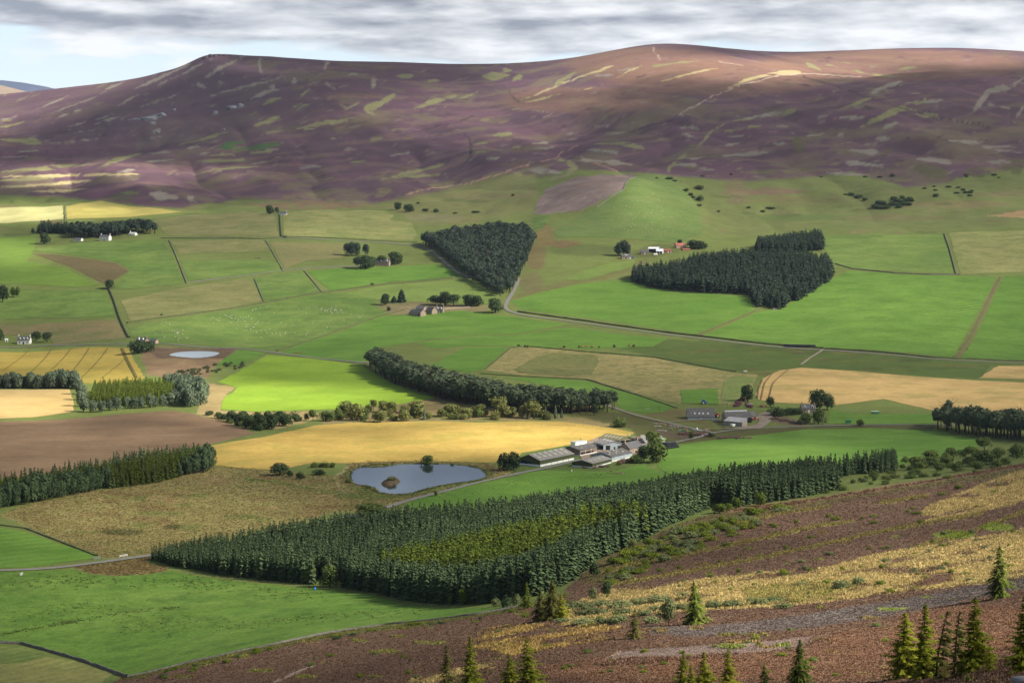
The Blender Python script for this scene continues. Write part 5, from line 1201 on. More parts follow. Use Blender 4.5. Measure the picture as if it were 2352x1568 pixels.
many([(2090, 1098, 13, 34), (2120, 1095, 13, 30), (2150, 1093, 12, 28), (2034, 1112, 14, 24), (1936, 1125, 15, 26), (1934, 1092, 15, 10), (1959, 1109, 12, 16), (1974, 1104, 11, 10), (1989, 1099, 10, 11), (2046, 1087, 10, 28), (2175, 1098, 10, 24), (2000, 1112, 9, 14), (1900, 1132, 10, 14), (2240, 1085, 9, 18), (2280, 1075, 9, 16)], 'birch_scrub', 'bush', 'broad', 'low green scrub bush on the rough strip beside the plantation', 'low scrub on the rough strip', 'bush', False)
px_tree('gorse_bush', 'bush', 'yellow_bloom', 2119, 1072, 14, 12, 'gorse bush in yellow bloom among the scrub trees', 'bush') if M.setdefault('yellow_bloom', leaf_mat('gorse bloom', (0.55, 0.42, 0.02), 0.3, (0.3, 0.3, 0.02), 0.1, 0.2)) else 0
many([(1691, 1168, 27, 28), (1653, 1177, 22, 40), (1746, 1161, 33, 34), (1672, 1172, 18, 24)], 'birch_tree', 'broad', 'broad_bright', 'bright green birch against the dark spruces at the moor edge', 'bright birches at the moor edge') if M.setdefault('broad_bright', leaf_mat('bright leaves', (0.13, 0.18, 0.035), 0.45, (0.13, 0.14, 0.02), 0.3, 0.25, 0.6)) else 0
px_tree('oak_tree', 'broad', 'broad', 757, 1347, 54, 50, 'broad green oak in the notch of the plantation edge'); px_tree('oak_tree', 'tall_broad', 'broad', 714, 1339, 46, 36, 'narrower green oak left of the notch in the plantation edge')
px_tree('birch_tree', 'tall_broad', 'broad_bright', 1064, 1390, 42, 24, 'thin birch with a pale stem in front of the dark plantation edge', bark='palebark'); px_tree('birch_tree', 'tall_broad', 'broad', 1034, 1390, 24, 12, 'slight young birch left of the thin pale-stemmed birch', bark='palebark')
px_tree('willow_bush', 'bush', 'juniper', 1140, 1392, 24, 26, 'grey-green bush at the right end of the pasture', 'bush'); px_tree('willow_bush', 'bush', 'broad_dark', 1164, 1394, 32, 30, 'dark bush between the pasture corner and the larches', 'bush'); px_tree('willow_bush', 'bush', 'juniper', 1187, 1392, 34, 28, 'grey-green rounded bush beside the first hillside larch', 'bush')
px_tree('birch_tree', 'broad', 'broad_dark', 1364, 1322, 33, 28, 'dark round tree at the plantation corner by the moor wall'); px_tree('birch_tree', 'tall_broad', 'willow', 1454, 1258, 22, 26, 'pale yellowish birch on the gorse bank')
px_tree('birch_tree', 'broad', 'juniper', 1362, 1377, 30, 26, 'grey-green birch on the yellow grass below the plantation corner'); px_tree('birch_tree', 'broad', 'broad_dark', 1395, 1366, 33, 28, 'darker birch right of the grey-green birch on yellow grass')
px_tree('birch_tree', 'tall_broad', 'juniper', 1536, 1434, 66, 44, 'pale tall birch beside the leafy hillside spruce')
# upper valley
px_tree('oak_tree', 'broad', 'broad_dark', 101, 560, 26, 30, 'lone round tree in the meadow left of the white house'); px_tree('oak_tree', 'broad', 'broad_dark', 250, 663, 22, 28, 'lone dark tree where the field walls meet'); px_tree('rowan_tree', 'tall_broad', 'broad_dark', 75, 537, 14, 9, 'tiny tree at the far left of the dark clump')
px_tree('sycamore_tree', 'tall_broad', 'broad_dark', 83, 783, 24, 28, 'nearer of the two trees by the dormered white cottage'); px_tree('sycamore_tree', 'tall_broad', 'broad_dark', 108, 786, 25, 26, 'right one of the two trees by the dormered white cottage'); px_tree('sycamore_tree', 'tall_broad', 'broad_dark', -2, 788, 34, 26, 'dark tree cut by the photo edge left of the dormered cottage')
px_tree('sycamore_tree', 'tall_broad', 'broad_dark', 6, 694, 42, 34, 'dark tree at the left edge above the brown meadow'); many([(30, 683, 22, 12), (41, 683, 23, 11)], 'poplar_tree', 'tall_broad', 'broad', 'slim grey-green poplar near the left edge', 'poplars near the left edge')
many([(318, 812, 27, 38), (338, 808, 22, 34), (328, 801, 16, 26)], 'elder_tree', 'broad', 'broad_dark', 'dark bushy tree below the small cottage by the pond', 'dark trees by the pond cottage')
px_tree('oak_tree', 'broad', 'broad_dark', 619, 492, 21, 24, 'rounded dark tree left of the small upland cottage'); px_tree('oak_tree', 'tall_broad', 'broad_dark', 636, 492, 17, 13, 'narrow dark tree touching the small upland cottage')
px_tree('oak_tree', 'broad', 'broad_dark', 913, 482, 18, 22, 'upper of two dark trees on the moor edge'); px_tree('oak_tree', 'broad', 'broad_dark', 940, 487, 19, 28, 'lower of two dark trees on the moor edge')
many([(978, 485, 9, 18), (1002, 487, 10, 16), (1093, 489, 6, 26), (654, 546, 6, 12), (1178, 450, 6, 10), (855, 656, 9, 11), (893, 714, 14, 10), (371, 724, 5, 8), (1045, 491, 5, 14), (960, 468, 5, 10)], 'hawthorn_bush', 'bush', 'broad_dark', 'small dark hawthorn bush on open grass in the upper valley', 'hawthorn bushes of the upper valley', 'bush', False)
many([(797, 587, 26, 20), (808, 588, 29, 22), (820, 588, 28, 22), (840, 588, 25, 17)], 'pine_tree', 'tall_broad', 'pine', 'dark tall pine behind the house among trees', 'pines behind the house among trees')
many([(828, 618, 25, 30), (840, 618, 28, 30), (852, 614, 22, 22), (876, 609, 20, 24), (905, 607, 26, 28), (916, 606, 20, 20)], 'sycamore_tree', 'broad', 'broad_dark', 'dark round tree around the slate-roofed house', 'dark trees round the slate-roofed house')
px_tree('oak_tree', 'broad', 'broad_dark', 885, 700, 26, 26, 'spreading tree left of the two spruces'); px_tree('spruce_tree', 'bushy_spruce', 'pine', 905, 695, 16, 26, 'smaller of two spruces above the stone steading'); px_tree('spruce_tree', 'bushy_spruce', 'pine', 922, 694, 30, 36, 'larger of two spruces above the stone steading')
many([(1000, 700, 20, 32), (1024, 702, 30, 26), (1042, 702, 24, 28), (1012, 700, 18, 22)], 'sycamore_tree', 'tall_broad', 'broad_dark', 'dark tree right behind the stone steading', 'trees behind the stone steading')
many([(1078, 703, 24, 32), (1095, 703, 22, 28)], 'sycamore_tree', 'broad', 'broad_dark', 'dark tree between the steading and the road corner', 'trees between steading and road corner'); px_tree('sycamore_tree', 'broad', 'broad_dark', 1138, 718, 35, 38, 'big dark round tree at the road corner')
many([(1422, 588, 28, 24), (1432, 588, 33, 26), (1441, 588, 26, 20)], 'pine_tree', 'tall_broad', 'pine', 'dark tree behind the timber bungalow', 'dark trees behind the timber bungalow'); many([(1592, 571, 18, 26), (1604, 572, 17, 26), (1614, 571, 12, 18), (1562, 560, 9, 12)], 'sycamore_tree', 'broad', 'broad_dark', 'dark rounded tree by the red-roofed house', 'trees by the red-roofed house')
g = [(1606, 435, 12, 26), (1576, 440, 9, 16), (1586, 449, 8, 14), (1592, 455, 7, 12), (1608, 462, 16, 22), (1606, 474, 8, 16), (1538, 412, 8, 22), (1550, 417, 6, 14), (1954, 450, 10, 20), (1972, 455, 11, 24), (1986, 460, 8, 16), (1942, 448, 5, 14), (1770, 480, 7, 22), (1752, 487, 6, 16), (1720, 478, 5, 12), (1650, 487, 5, 10)]
rr = random.Random(4)
for k in range(26):
    a = rr.uniform(0, 6.28); f = rr.random() ** 0.5; g.append((2050 + math.cos(a) * f * 50, 466 + math.sin(a) * f * 15 + f * 3, rr.uniform(7, 11), rr.uniform(14, 22)))
for k in range(14): g.append((rr.uniform(2120, 2240), rr.uniform(428, 452), rr.uniform(4, 7), rr.uniform(10, 18)))
for k in range(12): g.append((rr.uniform(1500, 2320), rr.uniform(402, 412), rr.uniform(3, 5), rr.uniform(8, 16)))
many(g, 'gorse_bush', 'bush', 'broad_dark', 'dark gorse bush on the grassy slope below the far moor', 'gorse bushes below the far moor', 'bush', False)
rr = random.Random(14); g = []
for k in range(44): u = rr.uniform(400, 560); g.append((u, 868 - (u - 400) * 0.16 + rr.uniform(-14, 6), rr.uniform(4, 10), rr.uniform(7, 16)))
many(g, 'willow_scrub', 'bush', 'juniper_dark', 'low grey-green scrub bush in the bog below the pond', 'scrub bushes in the bog below the pond', 'bush', False) if M.setdefault('juniper_dark', leaf_mat('bog scrub', (0.10, 0.125, 0.06), 0.45, (0.11, 0.1, 0.05), 0.4, 0.15, 1.2)) else 0

# --- scrub on the near hillside
def scatter(poly, n, hp, wp, mats, name, label, group, seed, key='bush'):
    r = random.Random(seed); P = np.array(poly, float); k = 0; tries = 0
    while k < n and tries < n * 40:
        tries += 1
        u = r.uniform(P[:, 0].min(), P[:, 0].max()); v = r.uniform(P[:, 1].min(), P[:, 1].max())
        if not inside(np.array([u]), np.array([v]), P)[0] or not (0 < u < 2352 and v < 1575): continue
        k += 1; z = r.uniform(0.7, 1.3)
        px_tree(name, key, r.choice(mats), u, v, r.uniform(*hp) * z * 1.3, r.uniform(*wp) * z, label, 'bush', group, False)
scatter([(1372, 1312), (1460, 1262), (1570, 1214), (1700, 1180), (1850, 1160), (1780, 1196), (1640, 1246), (1500, 1300), (1410, 1346)], 115, (7, 13), (20, 44), ['gorse', 'gorse', 'juniper'], 'gorse_bush', 'olive green gorse bush on the bank beside the plantation edge', 'gorse bushes on the bank beside the plantation', 31)
scatter([(300, 1562), (420, 1530), (640, 1484), (880, 1440), (1100, 1416), (1180, 1398), (1180, 1412), (1000, 1436), (760, 1470), (560, 1510), (420, 1555)], 34, (4, 8), (12, 26), ['gorse', 'gorse', 'broad_dark'], 'gorse_bush', 'low gorse bush just above the boundary wall of the pasture', 'gorse bushes above the pasture wall', 32)
scatter([(1180, 1410), (1300, 1380), (1500, 1350), (1800, 1290), (2100, 1240), (2340, 1180), (2340, 1340), (2000, 1372), (1700, 1404), (1400, 1440), (1200, 1440)], 100, (5, 10), (12, 26), ['gorse', 'juniper', 'gorse'], 'moor_shrub', 'small rounded bush among the yellow grass of the near hillside', 'bushes among the yellow grass', 33)
scatter([(1000, 1440), (1150, 1420), (1300, 1490), (2300, 1400), (2300, 1480), (1900, 1560), (900, 1566), (560, 1560), (760, 1490)], 60, (4, 8), (12, 26), ['gorse', 'gorse', 'broad'], 'moor_shrub', 'low green bush in the dark heather at the foot of the photo', 'bushes in the near heather', 34)
scatter([(1600, 1250), (1764, 1200), (2000, 1160), (2300, 1100), (2300, 1170), (2000, 1230), (1764, 1280), (1500, 1320)], 36, (4, 8), (12, 24), ['gorse'], 'gorse_bush', 'scattered gorse bush on the upper brown heather strips', 'gorse bushes on the upper heather', 35)
many([(1320, 1398, 18, 44), (1346, 1398, 18, 40), (1380, 1392, 16, 50), (1425, 1396, 18, 52), (1470, 1388, 16, 50), (1512, 1384, 20, 60), (1338, 1414, 16, 40), (1375, 1410, 16, 48), (1430, 1410, 18, 50), (1480, 1412, 14, 36), (1345, 1432, 14, 60), (1390, 1434, 16, 52), (1420, 1430, 20, 44), (1510, 1402, 14, 36), (1290, 1430, 12, 40), (1570, 1400, 16, 34), (1640, 1396, 18, 44),
      (1690, 1392, 14, 52), (1740, 1388, 18, 44), (1935, 1350, 20, 44), (1970, 1340, 18, 32), (1782, 1382, 14, 44), (1800, 1396, 14, 36), (1500, 1430, 16, 44), (1540, 1398, 18, 36)], 'juniper_bush', 'bush', 'juniper', 'rounded grey-green willow scrub on the near hillside', 'grey-green scrub on the near hillside', 'bush', False)

scatter([(740, 958), (800, 946), (1000, 950), (1290, 955), (1290, 966), (1000, 966), (800, 970)], 46, (9, 17), (14, 26), ['willow', 'willow', 'broad'], 'willow_bush', 'low olive bush in the streamside thicket beyond the golden field', 'bushes in the streamside thicket', 36)
scatter([(470, 953), (520, 960), (600, 966), (700, 958), (680, 974), (600, 990), (550, 982)], 30, (10, 18), (16, 26), ['broad_dark', 'broad'], 'hawthorn_bush', 'dark bush filling the hedge between ploughed and golden field', 'bushes in the hedge above the ploughed field', 37)
scatter([(1940, 1085), (2080, 1062), (2200, 1040), (2352, 1030), (2352, 1062), (2200, 1088), (2000, 1118)], 46, (6, 14), (12, 28), ['broad', 'juniper', 'broad'], 'birch_scrub', 'low leafy scrub in the thicket below the moor', 'low scrub in the thicket below the moor', 38)

# --- wind-shaped conifers in front
def near_conifer(u, v, hp, label, kind='larch', lean=0.0, flag=0.0, rb=0.2, sparse=1.0, seed=0):
    p = at(u, v); h = hp * p.y / F
    e = tag(empty('larch_tree' if kind == 'larch' else 'spruce_tree', p), label, 'tree')
    cv, ct = conifer(1000 + seed, h, rb * 1.35, int(25 * sparse), int(6 * sparse + 1), 0.22 if kind == 'larch' else 0.36, 0.05, 0.85, lean, flag, 12, 0.75, 0.15 if kind == 'larch' else 0.0)
    link('crown', mesh_np('crown', cv, ct), [M['larch_near' if kind == 'larch' else 'spruce_near' if kind == 'spruce' else 'larch_brown']], e)
    trunk_arr(h * 0.97, 0.014 * h, 0.003 * h, lean * 0.98, 0, seed).build('trunk', M['bark'], e, True)
M['larch_brown'] = leaf_mat('thin larch needles', (0.155, 0.155, 0.045), 0.5, (0.13, 0.10, 0.03), 0.3, 0.3, 0.5)
for a in [(1025, 1582, 106, 'pale olive larch, leftmost of the larches along the foot of the photo', 'thin', 0.0, 0.1, 0.19, 0.9), (1076, 1582, 124, 'slim bright green larch next to the leftmost pale larch', 'larch', 0.03, 0.2, 0.17, 1.1), (1170, 1592, 92, 'short broad bright larch left of the taller spire', 'larch', 0.0, 0.1, 0.30, 1.0),
          (1212, 1594, 132, 'tall thin larch spire rising from a broad bright clump', 'larch', -0.03, 0.1, 0.24, 1.0), (1262, 1424, 98, 'wide olive larch at the top of the near heather', 'thin', 0.06, 0.3, 0.27, 1.2), (1240, 1424, 78, 'lower olive larch left of the wide olive larch', 'thin', 0.03, 0.1, 0.28, 1.1), (1286, 1424, 62, 'short green larch right of the wide olive larch', 'larch', 0.05, 0.2, 0.26, 1.0),
          (1209, 1396, 62, 'dark green conifer in front of the plantation corner', 'spruce', 0.0, 0.0, 0.22, 1.0), (1456, 1467, 72, 'thin brownish larch on the edge of the burnt strip', 'thin', 0.03, 0.1, 0.24, 0.8), (1593, 1433, 101, 'leafy dark spruce on the yellow grass', 'spruce', 0.0, 0.15, 0.25, 1.2),
          (1562, 1588, 98, 'left one of three bright larches below the grey burnt patch', 'larch', 0.08, 0.3, 0.2, 1.0), (1612, 1592, 100, 'middle one of three bright larches below the grey burnt patch', 'larch', 0.04, 0.2, 0.24, 1.1), (1668, 1592, 106, 'right one of three bright larches below the grey burnt patch', 'larch', 0.04, 0.15, 0.2, 1.0), (1585, 1592, 70, 'small larch between the three bright larches', 'larch', 0.03, 0.2, 0.22, 0.9),
          (1755, 1594, 76, 'bluish young spruce right of the three bright larches', 'spruce', 0.0, 0.0, 0.24, 1.0), (1832, 1592, 128, 'dense olive spruce standing alone in front of the grey burnt strip', 'spruce', 0.03, 0.1, 0.21, 1.2),
          (2072, 1556, 156, 'broad larch at the left of the cluster on the right', 'larch', 0.03, 0.15, 0.27, 1.2), (2118, 1560, 178, 'tall leafy spire second in the right-hand cluster', 'larch', 0.03, 0.2, 0.17, 1.2), (2148, 1566, 170, 'leaning thin larch with a bare dark stem', 'thin', 0.16, 0.9, 0.17, 0.8), (2190, 1556, 158, 'sparse pale larch between the leaning one and the tallest', 'thin', 0.08, 0.7, 0.15, 0.8),
          (2232, 1545, 180, 'tallest larch of the right-hand cluster', 'larch', 0.03, 0.25, 0.19, 1.2), (2272, 1544, 68, 'small young larch right of the tallest larch', 'larch', 0.0, 0.2, 0.22, 0.8), (2350, 1545, 186, 'tall larch cut off by the right edge of the photo', 'larch', 0.02, 0.0, 0.2, 1.2), (2292, 1374, 124, 'dark spruce standing alone on the grey burnt strip', 'spruce', 0.02, 0.15, 0.22, 1.2)]:
    near_conifer(*a, seed=int(a[0]))

# --- heather and grass tussocks that roughen the near slope and the rough pasture
def tussocks(name, mask, n, size, hgt, label, seed):
    r = np.random.default_rng(seed)
    A = np.abs((UU[:-1, 1:] - UU[:-1, :-1]) * (VV[1:, :-1] - VV[:-1, :-1]))
    m = mask & (UU[:-1, :-1] > -60) & (UU[:-1, :-1] < 2420) & (VV[:-1, :-1] < 1600)
    pr = np.where(m, A, 0).ravel(); pr /= pr.sum()
    k = r.choice(len(pr), n, p=pr); i, j = np.unravel_index(k, A.shape)
    fa, fs = r.random(n), r.random(n)
    x = XX[i, j] + (XX[i, j + 1] - XX[i, j]) * fa; y = YY[i, j] + (YY[i + 1, j] - YY[i, j]) * fs; x *= y / YY[i, j]
    z = zat(x, y); col = land[i, j] * 0.92
    D = y / 450
    sc = size * r.uniform(0.5, 1.5, n) * np.clip(D, 0.5, 2.2) ** 0.6; hh = hgt * r.uniform(0.5, 1.5, n) * np.clip(D, 0.5, 2.2) ** 0.5
    V_ = []; T_ = []; nb = 5
    for q in range(nb):
        a = r.uniform(0, 6.28, n); rad = sc * r.uniform(0.1, 0.55, n)
        cx_, cy_ = x + np.cos(a) * rad * 0.5, y + np.sin(a) * rad * 0.5
        b = r.uniform(0, 6.28, n); dx, dy = np.cos(b) * sc * 0.42, np.sin(b) * sc * 0.42
        V_ += [np.column_stack([cx_ - dx, cy_ - dy, z - 0.05]), np.column_stack([cx_ + dx, cy_ + dy, z - 0.05]), np.column_stack([x + np.cos(a) * rad * 1.2, y + np.sin(a) * rad * 1.2, z + hh * r.uniform(0.7, 1.1, n)])]
    co = np.stack(V_, 1).reshape(-1, 3); t = np.arange(n * nb * 3).reshape(-1, 3)
    me = mesh_np(name, co, t); at_ = me.attributes.new('land', 'FLOAT_COLOR', 'POINT')
    cc = np.repeat(np.column_stack([col * r.uniform(0.75, 1.3, (n, 1)), np.ones(n)]), nb * 3, 0)
    at_.data.foreach_set('color', cc.astype(np.float32).ravel())
    tag(link(name, me, [M['tuft']]), label, kind='stuff')
def tuft_line(name, pts, n, spread, size, hgt, mat, label, seed):
    r = np.random.default_rng(seed); p = cast(*np.array(pts, float).T)[:, :2]
    d = np.concatenate([[0], np.cumsum(np.hypot(*np.diff(p, axis=0).T))]); s = r.uniform(0, d[-1], n)
    s = s + 6 * np.sin(s / 9.0); x = np.interp(s, d, p[:, 0]) + r.normal(0, spread, n); y = np.interp(s, d, p[:, 1]) + r.normal(0, spread, n); z = zat(x, y)
    V_ = []
    for q in range(6):
        a = r.uniform(0, 6.28, n); b = r.uniform(0, 6.28, n); sc = size * r.uniform(0.5, 1.4, n); dx, dy = np.cos(b) * sc * 0.4, np.sin(b) * sc * 0.4; ox, oy = np.cos(a) * sc * 0.4, np.sin(a) * sc * 0.4
        V_ += [np.column_stack([x + ox - dx, y + oy - dy, z - 0.05]), np.column_stack([x + ox + dx, y + oy + dy, z - 0.05]), np.column_stack([x + ox * 1.8, y + oy * 1.8, z + hgt * r.uniform(0.6, 1.3, n)])]
    co = np.stack(V_, 1).reshape(-1, 3)
    tag(link(name, mesh_np(name, co, np.arange(len(co)).reshape(-1, 3)), [M[mat]]), label, kind='stuff')
tuft_line('rushes', [(0, 1458), (90, 1440), (180, 1424), (250, 1412), (330, 1402), (395, 1396)], 230, 1.6, 0.9, 0.35, 'broad', 'dark line of rushes along the wet hollow of the near pasture', 51)
tuft_line('rushes', [(20, 1352), (160, 1332), (290, 1338), (420, 1330), (560, 1352), (720, 1368)], 240, 7.0, 1.0, 0.4, 'broad', 'scattered rushes in the upper part of the near pasture', 52)
tuft_line('rushes', [(60, 1420), (200, 1392), (420, 1440), (620, 1430), (800, 1410), (960, 1405)], 420, 7.0, 0.9, 0.35, 'broad', 'scattered rushes across the lower near pasture', 53)
tuft_line('rushes', [(930, 1150), (1060, 1128), (1200, 1105), (1330, 1095), (1450, 1082)], 300, 5.0, 0.9, 0.3, 'broad', 'scattered rushes on the grass below the farm lane', 54)
_lo = LAKES['loch'][1]
tuft_line('reeds', [(806, 1080), (830, 1071), (905, 1066), (1000, 1064), (1090, 1071), (1122, 1090), (1095, 1104), (1020, 1113), (950, 1132), (905, 1136), (862, 1130), (840, 1116), (804, 1100), (806, 1082)], 900, 0.9, 0.9, 0.55, 'willow', 'olive reeds and rank grass round the shore of the loch', 55)
_red = land[:-1, :-1, 0]; _blu = land[:-1, :-1, 2]
_burn = (_blu > 0.118) & (_red - _blu < 0.13) & (_red > 0.17) & (np.random.default_rng(5).random(_red.shape) < 2)
_grass = (_red > 0.21) & ~_burn
tussocks('heather', nearmask & ~_grass & ~_burn, 90000, 0.5, 0.17, 'brown heather cover of the near hillside', 41)
tussocks('grass', nearmask & _grass, 48000, 0.5, 0.42, 'straw-coloured moor grass of the near hillside', 42)
tussocks('burnt_heather', nearmask & _burn, 14000, 0.45, 0.08, 'charred stubble on the grey burnt strips', 44)
tussocks('rough_grass', (~nearmask) & (~hillmask) & (rough[:-1, :-1] > 1.0) & (YY[:-1, :-1] < 1500), 30000, 0.8, 0.12, 'tan rough grass on the unfarmed ground left of the loch', 43)
# ---------------------------------------------------------------- buildings
def frame_at(p0, p1, z=None):
    """local frame on the ground: x from p0 to p1, y away from the viewer"""
    a, b = at(*p0), at(*p1)
    d = b - a; d.z = 0; L_ = d.length
    ang = math.atan2(d.y, d.x)
    return a, L_, ang
def roof_mb(L_, Wd, eave, ridge, ov=0.35, th=0.16, hip=0.0, mid=0.5):
    mb = MB(); m = Wd * mid
    s1 = (ridge - eave) / m; s2 = (ridge - eave) / (Wd - m)
    f = [(-ov, eave - ov * s1), (m, ridge), (m, ridge + th), (-ov, eave - ov * s1 + th)]
    b = [(m, ridge), (Wd + ov, eave - ov * s2), (Wd + ov, eave - ov * s2 + th), (m, ridge + th)]
    mb.prism(f, 'x', -ov, L_ + ov); mb.prism(b, 'x', -ov, L_ + ov)
    return mb
def house(name, label, cat, p0, p1, Wd, eave, ridge, wall, roof, chim=(), wins=(), doors=(), dormers=(), rooflights=(), backwin=(), group=None, chw=0.9, chh=1.5, winmat='glass', rl='skylight', flip=False, ov=0.3, gwin=(), dz=0.0, skews=False):
    a, L_, ang = frame_at(p0, p1)
    nx, ny = -math.sin(ang), math.cos(ang)
    zs = [zat(a.x + math.cos(ang) * L_ * i + nx * Wd * j, a.y + math.sin(ang) * L_ * i + ny * Wd * j) for i in (0, 1) for j in (0, 1)]
    a.z = float(zat(a.x, a.y)) * 0.5 + float(np.mean(zs)) * 0.5 + dz
    e = tag(empty(name, a, ang), label, cat, group)
    w = MB()
    pf = [(0, -1.6), (Wd, -1.6), (Wd, eave), (Wd / 2, ridge), (0, eave)]
    w.prism(pf, 'x', 0, L_)
    w.build('wall', M[wall], e)
    r = roof_mb(L_, Wd, eave, ridge, ov).build('roof', M[roof], e)
    sl = (ridge - eave) / (Wd / 2)
    if skews:
        k = MB()
        for x in (-0.12, L_ - 0.28):
            k.prism([(-0.3, eave - 0.3 * sl + 0.12), (Wd / 2, ridge + 0.12), (Wd / 2, ridge + 0.45), (-0.3, eave - 0.3 * sl + 0.45)], 'x', x, x + 0.4)
            k.prism([(Wd / 2, ridge + 0.12), (Wd + 0.3, eave - 0.3 * sl + 0.12), (Wd + 0.3, eave - 0.3 * sl + 0.45), (Wd / 2, ridge + 0.45)], 'x', x + 0.002, x + 0.398)
        k.build('gable_coping', M[wall], e)
    for x in chim:
        cw = chw; x0 = min(max(x * L_ - cw / 2, -0.05), L_ - cw + 0.05)
        c = MB().box(x0, x0 + cw, Wd / 2 - cw * 0.6, Wd / 2 + cw * 0.6, ridge - 1.0, ridge + chh)
        c.box(x0 - 0.08, x0 + cw + 0.08, Wd / 2 - cw * 0.6 - 0.08, Wd / 2 + cw * 0.6 + 0.08, ridge + chh, ridge + chh + 0.18)
        co_ = c.build('chimney', M[wall], r)
        pt = MB()
        for q in (-0.25, 0.25): pt.tube([(x0 + cw / 2 , Wd / 2 + q * cw, ridge + chh + 0.18), (x0 + cw / 2, Wd / 2 + q * cw, ridge + chh + 0.6)], 0.13, 6)
    for x, z, ww, hh in wins:
        q = MB(); q.box(x * L_ - ww / 2 - 0.09, x * L_ + ww / 2 + 0.09, -0.07, 0.05, z - 0.09, z + hh + 0.09)
        fr = q.build('window', M['white'], e)
        MB().box(x * L_ - ww / 2, x * L_ + ww / 2, -0.10, 0.0, z, z + hh).build('pane', M[winmat], fr)
    for x, z, ww, hh in gwin:        # in the gable at the far x end
        fr = MB().box(L_ - 0.05, L_ + 0.07, x * Wd - ww / 2 - 0.08, x * Wd + ww / 2 + 0.08, z - 0.08, z + hh + 0.08).build('window', M['white'], e)
        MB().box(L_, L_ + 0.10, x * Wd - ww / 2, x * Wd + ww / 2, z, z + hh).build('pane', M[winmat], fr)
    for x, ww, hh, m in doors:
        MB().box(x * L_ - ww / 2, x * L_ + ww / 2, -0.09, 0.05, -0.5, hh).build('door', M[m], e)
    for x in dormers:
        d = MB(); dw, dh = 1.5, 1.5; z0 = eave + 0.15
        d.prism([(x * L_ - dw / 2, z0), (x * L_ + dw / 2, z0), (x * L_ + dw / 2, z0 + dh), (x * L_, z0 + dh + 0.8), (x * L_ - dw / 2, z0 + dh)], 'y', 0.25, Wd * 0.45)
        do = d.build('dormer', M['white'], r)
        MB().box(x * L_ - 0.42, x * L_ + 0.42, 0.2, 0.3, z0 + 0.2, z0 + dh - 0.05).build('pane', M[winmat], do)
    for x, f, ww, hh in rooflights:
        y0 = f * Wd / 2; y1 = y0 + hh * math.cos(math.atan(sl)); z0 = eave + y0 * sl + 0.17; z1 = eave + y1 * sl + 0.17
        MB().prism([(y0, z0), (y1, z1), (y1, z1 + 0.05), (y0, z0 + 0.05)], 'x', x * L_ - ww / 2, x * L_ + ww / 2).build('rooflight', M[rl], r)
    return e, L_, Wd

